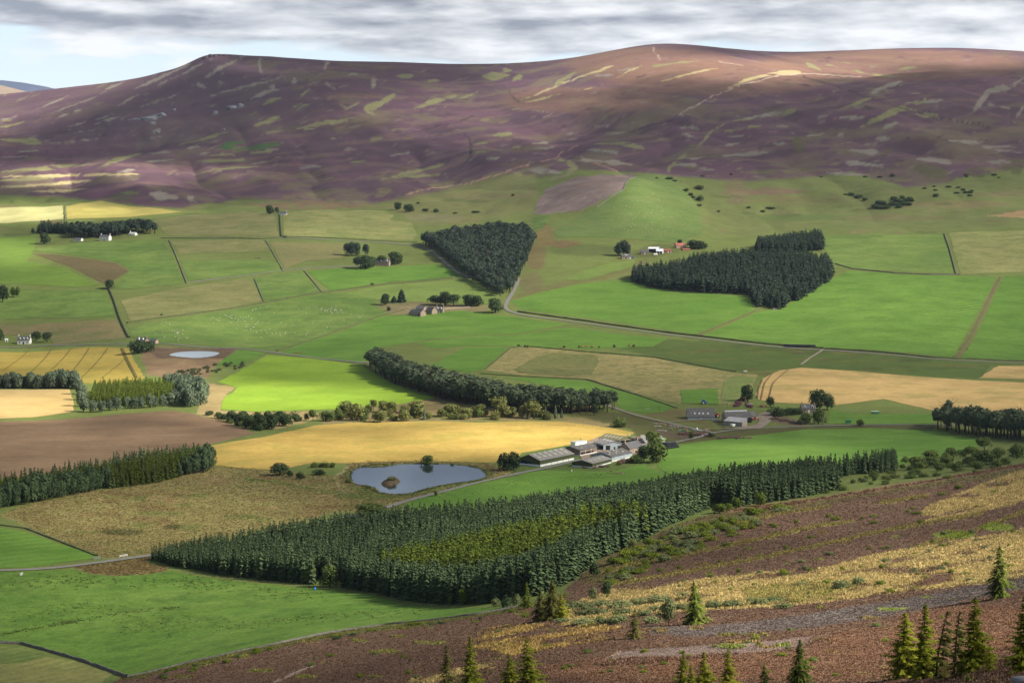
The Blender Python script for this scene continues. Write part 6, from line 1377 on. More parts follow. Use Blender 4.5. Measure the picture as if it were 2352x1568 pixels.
def barn(name, label, p0, p1, Wd, eave, ridge, clad, roof, base='block', bh=1.2, posts=6, rl=(), open_gable=None, open_front=None, rlm='rooflight', post='blue_post', cat='barn', group=None, gdoor=None, fdoors=(), skirt=True, dz=0.0):
    """portal-frame shed: low block wall, cladding above it, open bays that show a dark inside"""
    a, L_, ang = frame_at(p0, p1)
    nx, ny = -math.sin(ang), math.cos(ang)
    zs = [zat(a.x + math.cos(ang) * L_ * i + nx * Wd * j, a.y + math.sin(ang) * L_ * i + ny * Wd * j) for i in (0, 1) for j in (0, 1)]
    a.z = float(zat(a.x, a.y)) * 0.5 + float(np.mean(zs)) * 0.5 + dz
    e = tag(empty(name, a, ang), label, cat, group)
    t = 0.18; c = MB(); m = Wd / 2; sl = (ridge - eave) / m
    # base wall
    if bh > 0:
        b = MB(); b.box(0, L_, 0, t + 0.04, -1.5, bh); b.box(0, L_, Wd - t - 0.04, Wd, -1.5, bh); b.box(-0.003, t, t + 0.04, Wd - t - 0.04, -1.5, bh); b.box(L_ - t, L_ + 0.003, t + 0.04, Wd - t - 0.04, -1.5, bh)
        b.build('base_wall', M[base], e)
    # front cladding (with openings) and back
    zt = eave
    if open_front:
        x0, x1, zo = open_front
        if x0 > 0: c.box(0, x0 * L_, 0.02, t, bh, zt)
        if x1 < 1: c.box(x1 * L_, L_, 0.02, t, bh, zt)
        c.box(x0 * L_, x1 * L_, 0.02, t, zo, zt)
    else: c.box(0, L_, 0.02, t, bh, zt)
    c.box(0, L_, Wd - t, Wd - 0.02, bh, zt)
    # gables
    for k, xg in enumerate((0.0, L_ - t)):
        if k == 0 and open_gable:
            y0, y1, zo = open_gable
            if y0 > 0.001: c.box(xg + 0.02, xg + t, t, y0 * Wd, bh, zo)
            if y1 < 0.999: c.box(xg + 0.02, xg + t, y1 * Wd, Wd - t, bh, zo)
            c.prism([(0.02, zo), (Wd - 0.02, zo), (Wd - 0.02, eave), (m, ridge - 0.03), (0.02, eave)], 'x', xg + 0.02, xg + t)
        else: c.prism([(t, bh), (Wd - t, bh), (Wd - t, eave), (m, ridge - 0.03), (t, eave)], 'x', xg + 0.02, xg + t)
    c.build('cladding', M[clad], e)
    r = roof_mb(L_, Wd, eave, ridge, 0.3, 0.12).build('roof', M[roof], e)
    for k in range(posts):
        x = L_ * k / max(1, posts - 1)
        MB().box(min(max(x - 0.13, -0.01), L_ - 0.25), min(max(x + 0.13, 0.25), L_ + 0.01), -0.06, 0.12, -1.0, bh + 0.25 if not (open_front and open_front[0] <= k / max(1, posts - 1) <= open_front[1]) else eave).build('post', M[post], e)
    if open_gable:
        y0, y1, zo = open_gable
        for k in range(3):
            y = Wd * (y0 + (y1 - y0) * (k + 0.5) / 3)
            MB().box(-0.06, 0.14, y - 0.12, y + 0.12, bh - 0.2, zo + 0.1).build('post', M[post], e)
    for x, f, ww, hh in rl:
        y0 = f * m; y1 = y0 + hh * math.cos(math.atan(sl)); z0 = eave + y0 * sl + 0.13; z1 = eave + y1 * sl + 0.13
        MB().prism([(y0, z0), (y1, z1), (y1, z1 + 0.04), (y0, z0 + 0.04)], 'x', x * L_ - ww / 2, x * L_ + ww / 2).build('rooflight', M[rlm], r)
    if gdoor:
        y, ww, hh = gdoor
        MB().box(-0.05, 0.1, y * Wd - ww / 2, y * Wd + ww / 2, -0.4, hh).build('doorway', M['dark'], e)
    for x, ww, hh, mm in fdoors:
        MB().box(x * L_ - ww / 2, x * L_ + ww / 2, -0.05, 0.1, -0.4, hh).build('doorway', M[mm], e)
    return e, L_, Wd

def wid(p0, p2):
    return (at(*p2) - at(*p0)).length
# the big farmstead
barn('cattle_barn', 'long dark green barn with white lower wall and grey roof beside the lane', (1240.4, 1071.9), (1318.7, 1055.5), 15.0, 3.5, 6.4, 'green_clad', 'asbestos', 'white', 1.15, 7,
     [((i + 0.7) / 6.4, 0.28, 0.9, 2.2) for i in range(6)] + [((i + 0.75) / 6.4, 1.28 * 0.55, 0.9, 2.2) for i in range(6)], (0.42, 0.97, 2.6))
barn('farm_shed', 'brown boarded shed with dark mossy roof and a white-sided open front', (1332, 1047.8), (1371, 1040), 12.5, 3.7, 5.2, 'brown_clad', 'darkroof', 'block', 0.8, 4, [(0.3, 0.3, 0.6, 0.8)], None, (0.06, 0.80, 1.9), gdoor=(0.42, 2.6, 2.7), post='block')
e, L_, Wd = barn('farm_shed', 'blue-grey shed with a gable and three white rooflights', (1364, 1027), (1386, 1034.5), 13.0, 3.6, 5.2, 'blue_clad', 'asbestos', 'blue_clad', 0.0, 3, [(0.2, 0.75, 0.9, 1.6), (0.5, 0.75, 0.9, 1.6), (0.8, 0.75, 0.9, 1.6)], None, (0.25, 0.97, 2.7), 'skylight', 'blue_clad')
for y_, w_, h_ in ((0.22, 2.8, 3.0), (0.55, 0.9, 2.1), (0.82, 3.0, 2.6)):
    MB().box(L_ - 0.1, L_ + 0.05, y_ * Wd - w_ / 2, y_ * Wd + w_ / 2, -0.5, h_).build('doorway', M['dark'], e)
# open hay barn
a, L_, ang = frame_at((1377, 1021), (1424, 1029.5)); Wd = 11.5
e = tag(empty('hay_barn', a, ang), 'open-sided hay barn with olive roof on blue posts', 'barn')
r = roof_mb(L_, Wd, 4.6, 6.6, 0.5).build('roof', M['oliveroof'], e)
for k in range(5):
    sl = 2.0 / (Wd / 2); y0 = 1.6; y1 = 4.4
    MB().prism([(y0, 4.6 + y0 * sl + 0.17), (y1, 4.6 + y1 * sl + 0.17), (y1, 4.6 + y1 * sl + 0.22), (y0, 4.6 + y0 * sl + 0.22)], 'x', L_ * (0.12 + 0.17 * k), L_ * (0.12 + 0.17 * k) + 0.9).build('rooflight', M['rooflight'], r)
for i in range(5):
    for y in (0.1, Wd - 0.1): MB().box(L_ * i / 4 - 0.12, L_ * i / 4 + 0.12, y - 0.12, y + 0.12, -1.5, 4.6).build('post', M['blue_post'], e)
MB().box(0.3, L_ * 0.85, Wd - 0.5, Wd - 0.35, -1.5, 4.6).build('back_wall', M['brown_clad'], e)
g = MB()
for xg in (0.02, L_ - 0.14): g.prism([(0.0, 4.6), (Wd, 4.6), (Wd / 2, 6.55)], 'x', xg, xg + 0.12)
g.build('gable_panel', M['oliveroof'], e)
# white container
a, L_, ang = frame_at((1322, 1028.5), (1348, 1025.5))
e = tag(empty('storage_container', a, ang), 'white flat-topped container behind the brown boarded shed', 'container')
MB().box(0, L_, 0, 4, 0, 3.4).build('body', M['white'], e); MB().box(-0.1, L_ + 0.1, -0.1, 4.1, 3.4, 3.55).build('lid', M['blue_clad'], e); MB().box(L_ * 0.3, L_ * 0.45, -0.05, 0, 0.1, 2.6).build('door', M['cream'], e)
barn('cattle_barn', 'low green barn with pale roof in front of the long dark shed', (1360.6, 1074.6), (1404.6, 1062.5), 13.0, 2.5, 4.0, 'green_clad', 'asbestos', 'white', 0.7, 5, [(0.2, 0.4, 0.9, 2.2), (0.42, 0.4, 0.9, 2.2), (0.64, 0.4, 0.9, 2.2), (0.86, 0.4, 0.9, 2.2)])
barn('farm_shed', 'long grey-walled shed with dark roof dotted with rooflights', (1405, 1061.0), (1452.4, 1050.5), 14.5, 3.0, 5.2, 'blue_clad', 'darkroof', 'block', 0.9, 3, [(0.12 + 0.16 * k, 0.36 + 0.28 * (k % 2), 0.8, 1.1) for k in range(5)] + [(0.3, 0.85, 0.8, 1.1), (0.55, 0.8, 0.8, 1.1)], post='blue_clad')
house('farmhouse', 'stone farmhouse with tan and grey slate roof half hidden by trees', 'house', (1446.4, 1043.5), (1476, 1037), 7.5, 3.4, 6.6, 'granite', 'slate', (0.0, 1.0), [(0.25, 1.2, 0.9, 1.3), (0.7, 1.2, 0.9, 1.3)], [(0.48, 1.0, 2.0, 'brown_clad')], skews=True)
# upper farm
house('farm_shed', 'wide grey-roofed shed with four white rooflights and a low front', 'barn', (1579.8, 963.0), (1641.5, 963.4), 15.0, 1.9, 6.9, 'blue_clad', 'darkroof', (), (), [(0.5, 1.0, 1.3, 'block')], (), [(0.27, 0.30, 0.9, 1.1), (0.44, 0.30, 0.9, 1.1), (0.58, 0.30, 0.9, 1.1), (0.76, 0.30, 0.9, 1.1)])
e, L_, Wd = house('stone_steading', 'stone steading with mossy dark roof and a white ridge sheet', 'barn', (1668, 971.4), (1725.3, 970.4), 10.0, 3.5, 7.0, 'granite', 'darkroof', (), (), [(0.93, 3.3, 3.0, 'dark'), (0.72, 4.5, 3.1, 'cream')])
MB().box(0.05 * L_, 0.93 * L_, Wd / 2 + 0.2, Wd / 2 + 1.1, 6.9, 7.9).build('ridge_sheet', M['white_roof'], e)
a, L_, ang = frame_at((1662.5, 975.4), (1704.4, 979.6))
e = tag(empty('lean_to_shed', a, ang), 'lean-to with rust-streaked tin roof in front of the stone steading', 'shed'); Wd = 6.0
MB().prism([(0, -1.5), (Wd, -1.5), (Wd, 4.8), (0, 2.7)], 'x', 0, L_).build('wall', M['concrete'], e)
MB().prism([(-0.3, 2.72), (Wd + 0.2, 5.0), (Wd + 0.2, 5.12), (-0.3, 2.84)], 'x', -0.2, L_ + 0.2).build('roof', M['rust_roof'], e)
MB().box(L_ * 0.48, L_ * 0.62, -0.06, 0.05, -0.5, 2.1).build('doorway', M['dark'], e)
house('stone_outhouse', 'small stone outhouse with dark doorway at the right of the steading', 'shed', (1728, 964.5), (1740.5, 962.6), 7.0, 2.6, 5.2, 'granite', 'darkroof', (), (), [(0.45, 2.4, 1.9, 'dark')])
house('stone_cottage', 'small stone cottage with two white dormers beside the tallest trees', 'house', (1842.1, 948), (1873.4, 947.6), 6.0, 2.9, 5.6, 'granite', 'slate', (0.0, 1.0), [(0.2, 0.9, 0.85, 1.3), (0.8, 0.9, 0.85, 1.3)], [(0.5, 1.0, 2.1, 'white')], (0.22, 0.78), chw=0.8, chh=1.2, skews=True)
# stone steading in the middle distance
house('stone_barn', 'nearest stone barn of the mid-valley steading with an open cart bay', 'barn', (938.6, 723.2), (966, 727.2), 7.5, 2.8, 6.0, 'granite', 'slate', (), (), [(0.82, 2.0, 2.4, 'dark'), (0.3, 0.9, 1.8, 'brown_clad')], skews=True)
house('stone_barn', 'taller stone barn between the open cart bay barn and the dormered farmhouse', 'barn', (977, 719.6), (992, 722.0), 7.5, 3.0, 6.8, 'granite', 'slate', (), [(0.3, 0.9, 0.8, 1.2), (0.7, 0.9, 0.8, 1.2)], (), skews=True)
house('farmhouse', 'stone farmhouse with white dormers at the right end of the mid-valley steading', 'house', (1000.5, 718.8), (1017, 718.9), 7.0, 3.2, 6.4, 'granite', 'slate', (0.0, 1.0), [(0.2, 0.9, 0.8, 1.3), (0.8, 0.9, 0.8, 1.3)], [(0.5, 1.0, 2.1, 'white')], (0.25, 0.75), skews=True)
house('stone_barn', 'low slate-roofed barn at the back of the mid-valley steading', 'barn', (955, 714.6), (973, 715.4), 7.0, 2.6, 5.4, 'granite', 'slate', (), (), [(0.5, 1.2, 1.9, 'dark')])
# right-hand hill farm
house('bungalow', 'timber-clad bungalow with blue-grey slate roof below dark trees', 'house', (1428.8, 595.3), (1450, 595.1), 7.5, 3.0, 5.6, 'tan_wall', 'slate', (), [(0.15, 0.9, 0.8, 1.2), (0.42, 0.2, 2.2, 2.0), (0.72, 0.9, 0.8, 1.2)], [(0.88, 1.0, 2.1, 'white')], (), [(0.4, 0.55, 0.7, 0.9), (0.5, 0.55, 0.7, 0.9), (0.6, 0.55, 0.7, 0.9)])
house('stone_cottage', 'stone cottage with blue slate roof left of the white sheds', 'house', (1472.2, 584.2), (1490.5, 584.2), 6.5, 2.5, 5.0, 'granite', 'slate', (0.0, 1.0), [(0.25, 0.8, 0.8, 1.2), (0.7, 0.8, 0.8, 1.2)], [(0.48, 0.9, 2.0, 'white')])
house('farm_shed', 'large white-roofed shed of the right-hand hill farm', 'barn', (1488, 578.8), (1512, 580.2), 14.0, 3.6, 5.6, 'dark', 'white_roof', (), (), [(0.3, 3.0, 3.0, 'dark')])
house('farm_shed', 'lower white-roofed shed with an open gable right of the large white shed', 'barn', (1507, 582.5), (1522, 583.0), 9.0, 2.8, 5.4, 'white', 'white_roof', (), (), [(0.3, 2.5, 2.4, 'dark'), (0.75, 2.0, 2.2, 'dark')])
house('tin_shed', 'rust red shed with an orange roof right of the white sheds', 'shed', (1524.5, 580.4), (1541.5, 580.3), 6.0, 2.6, 3.9, 'rust', 'red_roof', (), (), [(0.6, 1.2, 2.0, 'white'), (0.95, 0.6, 2.0, 'white')])
house('stone_house', 'pale house with a streaked red tin roof beside dark trees', 'house', (1553.8, 570.1), (1575.3, 569.6), 6.5, 2.9, 6.0, 'tan_wall', 'red_roof', (0.0, 1.0), [(0.2, 0.8, 0.8, 1.2), (0.75, 0.8, 0.8, 1.2)], [(0.45, 1.0, 2.0, 'brown_clad')], chh=0.9)
house('tin_shed', 'low collapsed rust-brown shed in front of the dark trees by the red-roofed house', 'shed', (1569, 575.5), (1586, 574.5), 4.5, 1.0, 2.2, 'rust', 'rust', (), (), [(0.5, 1.0, 0.9, 'dark')])
# left side
house('white_cottage', 'white cottage with three dormers beside the yellow wheat', 'house', (39.8, 790.2), (67.8, 790.2), 7.5, 3.9, 7.4, 'harl', 'slate', (0.0, 1.0), [(0.2, 1.0, 0.95, 1.5), (0.8, 1.0, 0.95, 1.5)], [(0.5, 1.2, 2.2, 'dark')], (0.2, 0.5, 0.8))
house('white_shed', 'tiny white shed left of the dormered cottage', 'shed', (12, 784.5), (18.5, 784.5), 2.5, 1.9, 2.8, 'white', 'white_roof', (), (), [(0.5, 0.8, 1.7, 'dark')])
house('slate_cottage', 'slate-roofed cottage with two rooflights above the pond', 'house', (312.7, 787.8), (332.5, 788.6), 6.5, 2.5, 5.4, 'granite', 'slate', (0.0, 1.0), [(0.7, 0.8, 0.8, 1.2)], [(0.88, 0.9, 2.0, 'white')], (0.25, 0.72))
house('garden_room', 'small pink-walled outbuilding right of the slate-roofed pond cottage', 'shed', (343.5, 789), (357, 789.4), 5.5, 2.4, 4.4, 'tan_wall', 'slate', (), [(0.35, 0.8, 1.2, 1.2)], [(0.75, 1.4, 2.0, 'dark')])
house('white_house', 'tall white two-storey house in front of the dark trees', 'house', (228.5, 553.2), (249.8, 553), 7.5, 5.3, 7.8, 'harl', 'slate', (0.0, 1.0), [(0.18, 0.9, 0.9, 1.4), (0.82, 0.9, 0.9, 1.4), (0.18, 3.4, 0.9, 1.2), (0.5, 3.4, 0.9, 1.2), (0.82, 3.4, 0.9, 1.2)], [(0.5, 1.6, 2.3, 'brown_clad')], chh=1.6)
house('white_cottage', 'low white cottage with grey roof left of the tall white house', 'house', (168, 553.8), (186, 553.8), 5.5, 2.4, 4.4, 'harl', 'slate', (), [(0.25, 0.8, 0.8, 1.1), (0.72, 0.8, 0.8, 1.1)], [(0.5, 0.9, 2.0, 'dark')])
house('white_cottage', 'white cottage glimpsed among the trees right of the tall white house', 'house', (296, 541), (310, 541.2), 5.5, 2.3, 4.3, 'harl', 'tin', (0.0,), [(0.6, 0.8, 0.8, 1.0)], [(0.3, 0.9, 2.0, 'dark')], chh=1.8)
house('upland_cottage', 'small upland cottage with a white gable beside two dark trees', 'house', (641, 494.2), (658, 494.0), 5.5, 2.5, 4.8, 'harl', 'slate', (1.0,), [(0.3, 0.8, 0.8, 1.1), (0.7, 0.8, 0.8, 1.1)], [(0.5, 0.9, 2.0, 'dark')])
e, L_, Wd = house('slate_house', 'blue slate-roofed stone house half hidden among dark round trees', 'house', (862, 610), (893, 611.5), 8.0, 4.5, 7.8, 'granite', 'slate', (0.0, 1.0), [(0.5, 1.0, 0.9, 1.4), (0.85, 1.0, 0.9, 1.4), (0.85, 3.0, 0.9, 1.2)], [(0.68, 1.0, 2.1, 'brown_clad')], (0.4, 0.85))

# ---------------------------------------------------------------- bales
def bale_mesh():
    mb = MB(); n = 12; rr_ = [(0.0, 0.40), (0.04, 0.56), (0.16, 0.63), (0.62, 0.645), (1.06, 0.63), (1.18, 0.56), (1.22, 0.40)]
    b = 0
    for z, r in rr_:
        for k in range(n): mb.v.append((math.cos(6.283 * k / n) * r * (1 + 0.02 * (k % 2)), math.sin(6.283 * k / n) * r, z))
    for i in range(len(rr_) - 1):
        for k in range(n): mb.f.append((i * n + k, i * n + (k + 1) % n, (i + 1) * n + (k + 1) % n, (i + 1) * n + k))
    mb.f.append(tuple(range(n))[::-1]); mb.f.append(tuple((len(rr_) - 1) * n + k for k in range(n)))
    return mb
bale0 = bale_mesh().build('wrapped_bale', M['bale'], None, True); bale_used = [False]
def bale(p, label, group, rz=0.0):
    o = bale0 if not bale_used[0] else bale0.copy()
    if bale_used[0]: COL.objects.link(o)
    bale_used[0] = True
    o.location = p; o.rotation_euler = (random.uniform(-0.03, 0.03), random.uniform(-0.03, 0.03), rz + random.uniform(-0.3, 0.3))
    o.scale = (1, 1, random.uniform(0.96, 1.03))
    return tag(o, label, 'bale', group)
def bale_stack(p0, p1, deep, tiers, label, group, stepd=1, only_shell=True):
    a, L_, ang = frame_at(p0, p1); n = max(2, int(L_ / 1.3))
    c_, s_ = math.cos(ang), math.sin(ang)
    for t in range(tiers):
        for j in range(t * 0, deep - t * stepd):
            for i in range(n - t):
                if only_shell and t < tiers - 1 and j > t and i < n - t - 1 and j < deep - 1: continue
                x = 0.66 + 1.31 * (i + t * 0.5) - (0 if t == 0 else 0.0); y = 0.66 + 1.31 * (j + t * 0.5)
                X, Y = a.x + c_ * x - s_ * y, a.y + s_ * x + c_ * y
                bale((X, Y, float(zat(X, Y)) + 0.12 + t * 1.2), label, group, ang)
bale_stack((1424, 1021), (1466.5, 1024.2), 9, 3, 'shiny black wrapped bale in the stack behind the hay barn', 'black bales stacked behind the hay barn')
bale_stack((1533, 1032.0), (1564, 1027.4), 6, 3, 'shiny black wrapped bale in the stepped stack on the grass right of the big tree', 'black bales stacked on the grass')
bale_stack((1798, 797.2), (1874, 798.6), 2, 2, 'black wrapped bale in the long row beside the field lane', 'black bales in the long row', 0, False)

# ---------------------------------------------------------------- machines
def wheel(e, x, y, r, w, hub='yellow'):
    t = MB(); n = 18
    t.tube([(x, y - w / 2, r), (x, y + w / 2, r)], r, n); o = t.build('wheel', M['tyre'], e)
    h = MB(); h.tube([(x, y - w / 2 - 0.03, r), (x, y + w / 2 + 0.03, r)], r * 0.55, 12); h.build('rim', M[hub], o)
def tractor(p, rz, body, label, hub='cream', s=1.0, cat='tractor'):
    e = tag(empty('tractor', p, rz), label, cat); e.scale = (s, s, s)
    for y in (-0.85, 0.85): wheel(e, -0.9, y, 0.92, 0.5, hub); wheel(e, 1.45, y * 0.92, 0.62, 0.38, hub)
    b = MB(); b.prism([(0.0, 0.75), (2.1, 0.75), (2.15, 1.45), (0.1, 1.75)], 'y', -0.38, 0.38); b.build('bonnet', M[body], e)
    MB().box(-1.5, 0.1, -0.42, 0.42, 0.6, 1.25).build('chassis', M['tyre'], e)
    MB().prism([(-1.45, 1.2), (0.05, 1.2), (-0.05, 2.55), (-1.25, 2.55)], 'y', -0.62, 0.62).build('cab_glass', M['glass'], e)
    MB().prism([(-1.5, 2.55), (0.2, 2.55), (0.1, 2.78), (-1.4, 2.78)], 'y', -0.72, 0.72).build('cab_roof', M[body], e)
    for y in (-0.85, 0.85): MB().prism([(-1.75, 1.5), (-0.1, 1.5), (-0.25, 1.95), (-1.5, 1.95)], 'y', y - 0.28, y + 0.28).build('mudguard', M[body], e)
    MB().tube([(0.5, 0.45, 1.6), (0.5, 0.45, 2.5)], 0.06, 6).build('exhaust', M['tyre'], e)
    return e
p = at(1618, 927.5); tractor(p, 0.1, 'tractor_blue', 'blue tractor parked on the mown green patch', s=1.15)
p = at(1649, 957.5); tractor(p, 0.5, 'red_paint', 'red tractor in the dirt between the two upper farm sheds', s=0.95)
# yellow telehandler
p = at(1430, 1028); e = tag(empty('telehandler', p, 0.15), 'yellow telescopic loader under the edge of the hay barn', 'loader')
for x in (-1.3, 1.3):
    for y in (-0.95, 0.95): wheel(e, x, y, 0.62, 0.45, 'yellow')
MB().prism([(-2.1, 0.6), (1.9, 0.6), (2.0, 1.1), (0.6, 1.35), (-2.1, 1.6)], 'y', -0.75, 0.75).build('body', M['yellow'], e)
MB().prism([(-0.6, 1.3), (0.8, 1.3), (0.6, 2.5), (-0.5, 2.5)], 'y', -0.95, -0.05).build('cab', M['glass'], e); MB().box(-0.6, 0.7, -1.0, 0.0, 2.5, 2.62).build('cab_roof', M['yellow'], e)
MB().prism([(-2.2, 1.75), (-1.9, 2.1), (3.0, 1.35), (2.9, 1.0)], 'y', 0.1, 0.5).build('boom', M['yellow'], e)
MB().prism([(2.8, 0.3), (3.7, 0.2), (3.2, 0.5), (3.1, 1.3), (2.8, 1.3)], 'y', -0.9, 1.1).build('bucket', M['yellow'], e)
# farm trailers, van, tanks
def trailer(u, v, rz, L_, h, mat, label, name='farm_trailer', cat='trailer', wd=2.2, roofm=None):
    p = at(u, v); e = tag(empty(name, p, rz), label, cat)
    b = MB(); b.prism([(-L_ / 2, 0.7), (L_ / 2, 0.7), (L_ / 2 + 0.15, 0.7 + h), (-L_ / 2 - 0.15, 0.7 + h)], 'y', -wd / 2, wd / 2); b.build('body', M[mat], e)
    MB().box(-L_ / 2 - 0.2, L_ / 2 + 0.2, -wd / 2 - 0.05, wd / 2 + 0.05, 0.7 + h, 0.8 + h).build('top_rail', M[roofm or mat], e)
    for y in (-wd / 2 + 0.1, wd / 2 - 0.1): wheel(e, -0.3, y, 0.45, 0.3, 'cream')
    MB().box(L_ / 2, L_ / 2 + 1.3, -0.08, 0.08, 0.6, 0.75).build('drawbar', M['tyre'], e)
trailer(2010, 951.5, 0.05, 5.0, 1.5, 'green_paint', 'dark green machine on the lawn field below the grassy bank', roofm='white'); trailer(1948, 972.5, 0.0, 3.4, 1.6, 'green_paint', 'small green trailer beside the lane on the lawn field')
trailer(1683, 980.5, 0.9, 3.2, 1.3, 'white', 'white livestock trailer in front of the rust-streaked lean-to', 'livestock_trailer', wd=1.9); trailer(1732, 964.6, 0.1, 2.6, 0.5, 'red_paint', 'low red trailer in front of the small stone outhouse')
trailer(1712, 855.5, 0.0, 2.6, 0.8, 'white', 'small white trailer at the top of the stubble field'); trailer(1524, 1013, 0.3, 2.6, 0.9, 'bright_green', 'bright green implement on the grass above the stepped bales', 'farm_implement', 'implement', 1.4, 'white')
trailer(1721, 932, 0.0, 3.6, 0.9, 'white', 'pale cattle trailer among the pink willowherb'); trailer(1753, 935, 0.5, 3.0, 0.8, 'rust', 'faded pink trailer beside the hedge trees'); trailer(1642, 968.5, 0.4, 3.4, 0.35, 'blue_clad', 'pale flat trailer left of the lean-to'); trailer(1505, 586.2, 0.4, 5.0, 1.6, 'white', 'white caravan in front of the white sheds', 'caravan', 'caravan')
def van(u, v, rz, mat, label):
    p = at(u, v); e = tag(empty('parked_van', p, rz), label, 'van')
    MB().prism([(-2.3, 0.4), (2.3, 0.4), (2.35, 1.0), (1.6, 1.25), (1.1, 2.05), (-2.3, 2.1)], 'y', -0.9, 0.9).build('body', M[mat], e)
    MB().prism([(1.05, 1.3), (1.52, 1.3), (1.08, 1.98), (0.75, 1.98)], 'y', -0.93, 0.93).build('window', M['glass'], e)
    for x in (-1.4, 1.45):
        for y in (-0.85, 0.85): wheel(e, x, y, 0.34, 0.22, 'grey_scrap')
van(1452, 593.5, 0.0, 'tractor_blue', 'blue-grey van right beside the bungalow')
p = at(723, 1354.5); e = tag(empty('feed_barrel', p), 'blue plastic barrel on the pasture by the plantation fence', 'barrel')
MB().tube([(0, 0, 0), (0, 0, 0.25), (0, 0, 0.75), (0, 0, 1.0)], [0.36, 0.42, 0.42, 0.36], 14).build('drum', M['blue_plastic'], e, True); MB().tube([(0, 0, 1.0), (0, 0, 1.06)], 0.3, 12).build('lid', M['blue_plastic'], e)

# ---------------------------------------------------------------- scrap, timber and rubble by the lane
def heap(name, u, v, w, h, mat, label, cat, seed, n=9, group=None, long=False):
    r = random.Random(seed); p = at(u, v); mb = MB()
    for k in range(n):
        x, y = r.uniform(-w / 2, w / 2), r.uniform(-w / 4, w / 4); z = max(0, h * (1 - abs(x) / (w / 2) * 0.8) * r.uniform(0.2, 0.9))
        l = r.uniform(0.5, 1.1) * (2.2 if long else 1); a = r.uniform(0, 3.14); t = r.uniform(-0.5, 0.5)
        d = Vector((math.cos(a) * math.cos(t), math.sin(a) * math.cos(t), math.sin(t) * 0.6))
        c = Vector((x, y, z)); s_ = r.uniform(0.12, 0.24) if long else r.uniform(0.25, 0.5)
        mb.tube([c - d * l / 2, c, c + d * l / 2], [s_ * 0.8, s_ * 1.1, s_ * 0.75], 5)
    return tag(mb.build(name, M[mat], None, False, p), label, cat, group)
hs = [('timber_heap', 1506, 973, 3.0, 0.9, 'grey_scrap', 'small grey timber heap at the far left of the scrap strip', 'timber'), ('timber_heap', 1510, 979, 4.0, 1.0, 'grey_scrap', 'pale tangled timber heap below the leftmost one', 'timber'), ('timber_heap', 1519, 973.5, 2.4, 0.8, 'timber', 'short orange-brown log heap beside the lane', 'timber'), ('timber_heap', 1525, 975.5, 3.4, 1.2, 'timber', 'orange wedge-shaped log heap beside the lane', 'timber'),
      ('timber_heap', 1535, 978, 3.4, 0.8, 'timber', 'low reddish log heap right of the orange wedge', 'timber'), ('stone_heap', 1545, 978.5, 4.5, 1.0, 'grey_scrap', 'grey stone heap at the middle of the scrap strip', 'rubble'), ('stone_heap', 1556, 981, 4.5, 1.0, 'grey_scrap', 'brownish stone heap right of the grey stone heap', 'rubble'), ('timber_heap', 1515, 988.5, 4.0, 0.8, 'grey_scrap', 'pale pole heap low on the left of the scrap strip', 'timber'),
      ('timber_heap', 1526, 989.5, 5.0, 0.7, 'grey_scrap', 'long low pale pole heap above the pink willowherb', 'timber'), ('timber_heap', 1542, 986, 2.4, 1.2, 'grey_scrap', 'upright pale stump heap in the grass', 'timber'), ('scrap_heap', 1563, 990, 3.0, 1.2, 'grey_scrap', 'grey scrap heap left of the green scrap', 'scrap'), ('scrap_heap', 1569, 990.5, 3.4, 1.6, 'green_paint', 'dark green scrap machinery heap', 'scrap'), ('scrap_heap', 1574, 986.5, 2.4, 1.0, 'timber', 'orange scrap heap behind the green scrap', 'scrap'),
      ('scrap_heap', 1580, 991, 3.0, 1.3, 'timber', 'tan box-like scrap heap at the centre of the junk', 'scrap'), ('scrap_heap', 1587, 988, 2.4, 1.2, 'green_paint', 'second green scrap heap right of the tan one', 'scrap'), ('scrap_heap', 1594, 988, 3.0, 1.2, 'grey_scrap', 'pale scrap heap before the white tank', 'scrap'), ('stone_heap', 1606, 989.5, 3.6, 0.9, 'grey_scrap', 'grey boulder heap right of the white tank', 'rubble'), ('stone_heap', 1617, 990.5, 4.2, 1.2, 'grey_scrap', 'boulder heap at the right end of the scrap strip', 'rubble'), ('stone_heap', 1623, 988, 3.6, 1.3, 'timber', 'pale pinkish boulder heap beside the lane junction', 'rubble'),
      ('dung_heap', 1422, 1087, 9.0, 0.7, 'yard', 'brown dung heap on the grass below the low green barn', 'heap'), ('scrap_heap', 925, 709, 4.5, 1.0, 'timber', 'orange and grey scrap heap left of the mid-valley steading', 'scrap'), ('scrap_heap', 937, 706.5, 6.0, 1.0, 'grey_scrap', 'grey scrap heap behind the orange one by the steading', 'scrap'), ('stone_heap', 1488, 940, 3.4, 0.5, 'grey_scrap', 'white rubble heap left of the wide grey-roofed shed', 'rubble'), ('dung_heap', 688, 811, 14, 1.0, 'rust', 'red-brown dung heap beside the lane crossing', 'heap'), ('dung_heap', 1838, 811.5, 12, 1.0, 'yard', 'brown dung heap in the rough field below the lane', 'heap'),
      ('stone_heap', 1778, 712, 9, 1.2, 'grey_scrap', 'pale stone heap at the foot of the oval wood', 'rubble'), ('stone_heap', 2036, 692, 12, 0.8, 'wall_stone', 'heather-grown stone heap in the middle of the big green field', 'rubble'), ('stone_heap', 592, 593, 7, 1.0, 'wall_stone', 'dark stone heap on the striped upland fields', 'rubble')]
for i, (nm, u, v, w_, h_, m_, lb_, ct_) in enumerate(hs): heap(nm, u, v, w_, h_, m_, lb_, ct_, 50 + i, 16 if w_ > 5 else 10, None, m_ in ('timber', 'grey_scrap') and 'timber' in nm)
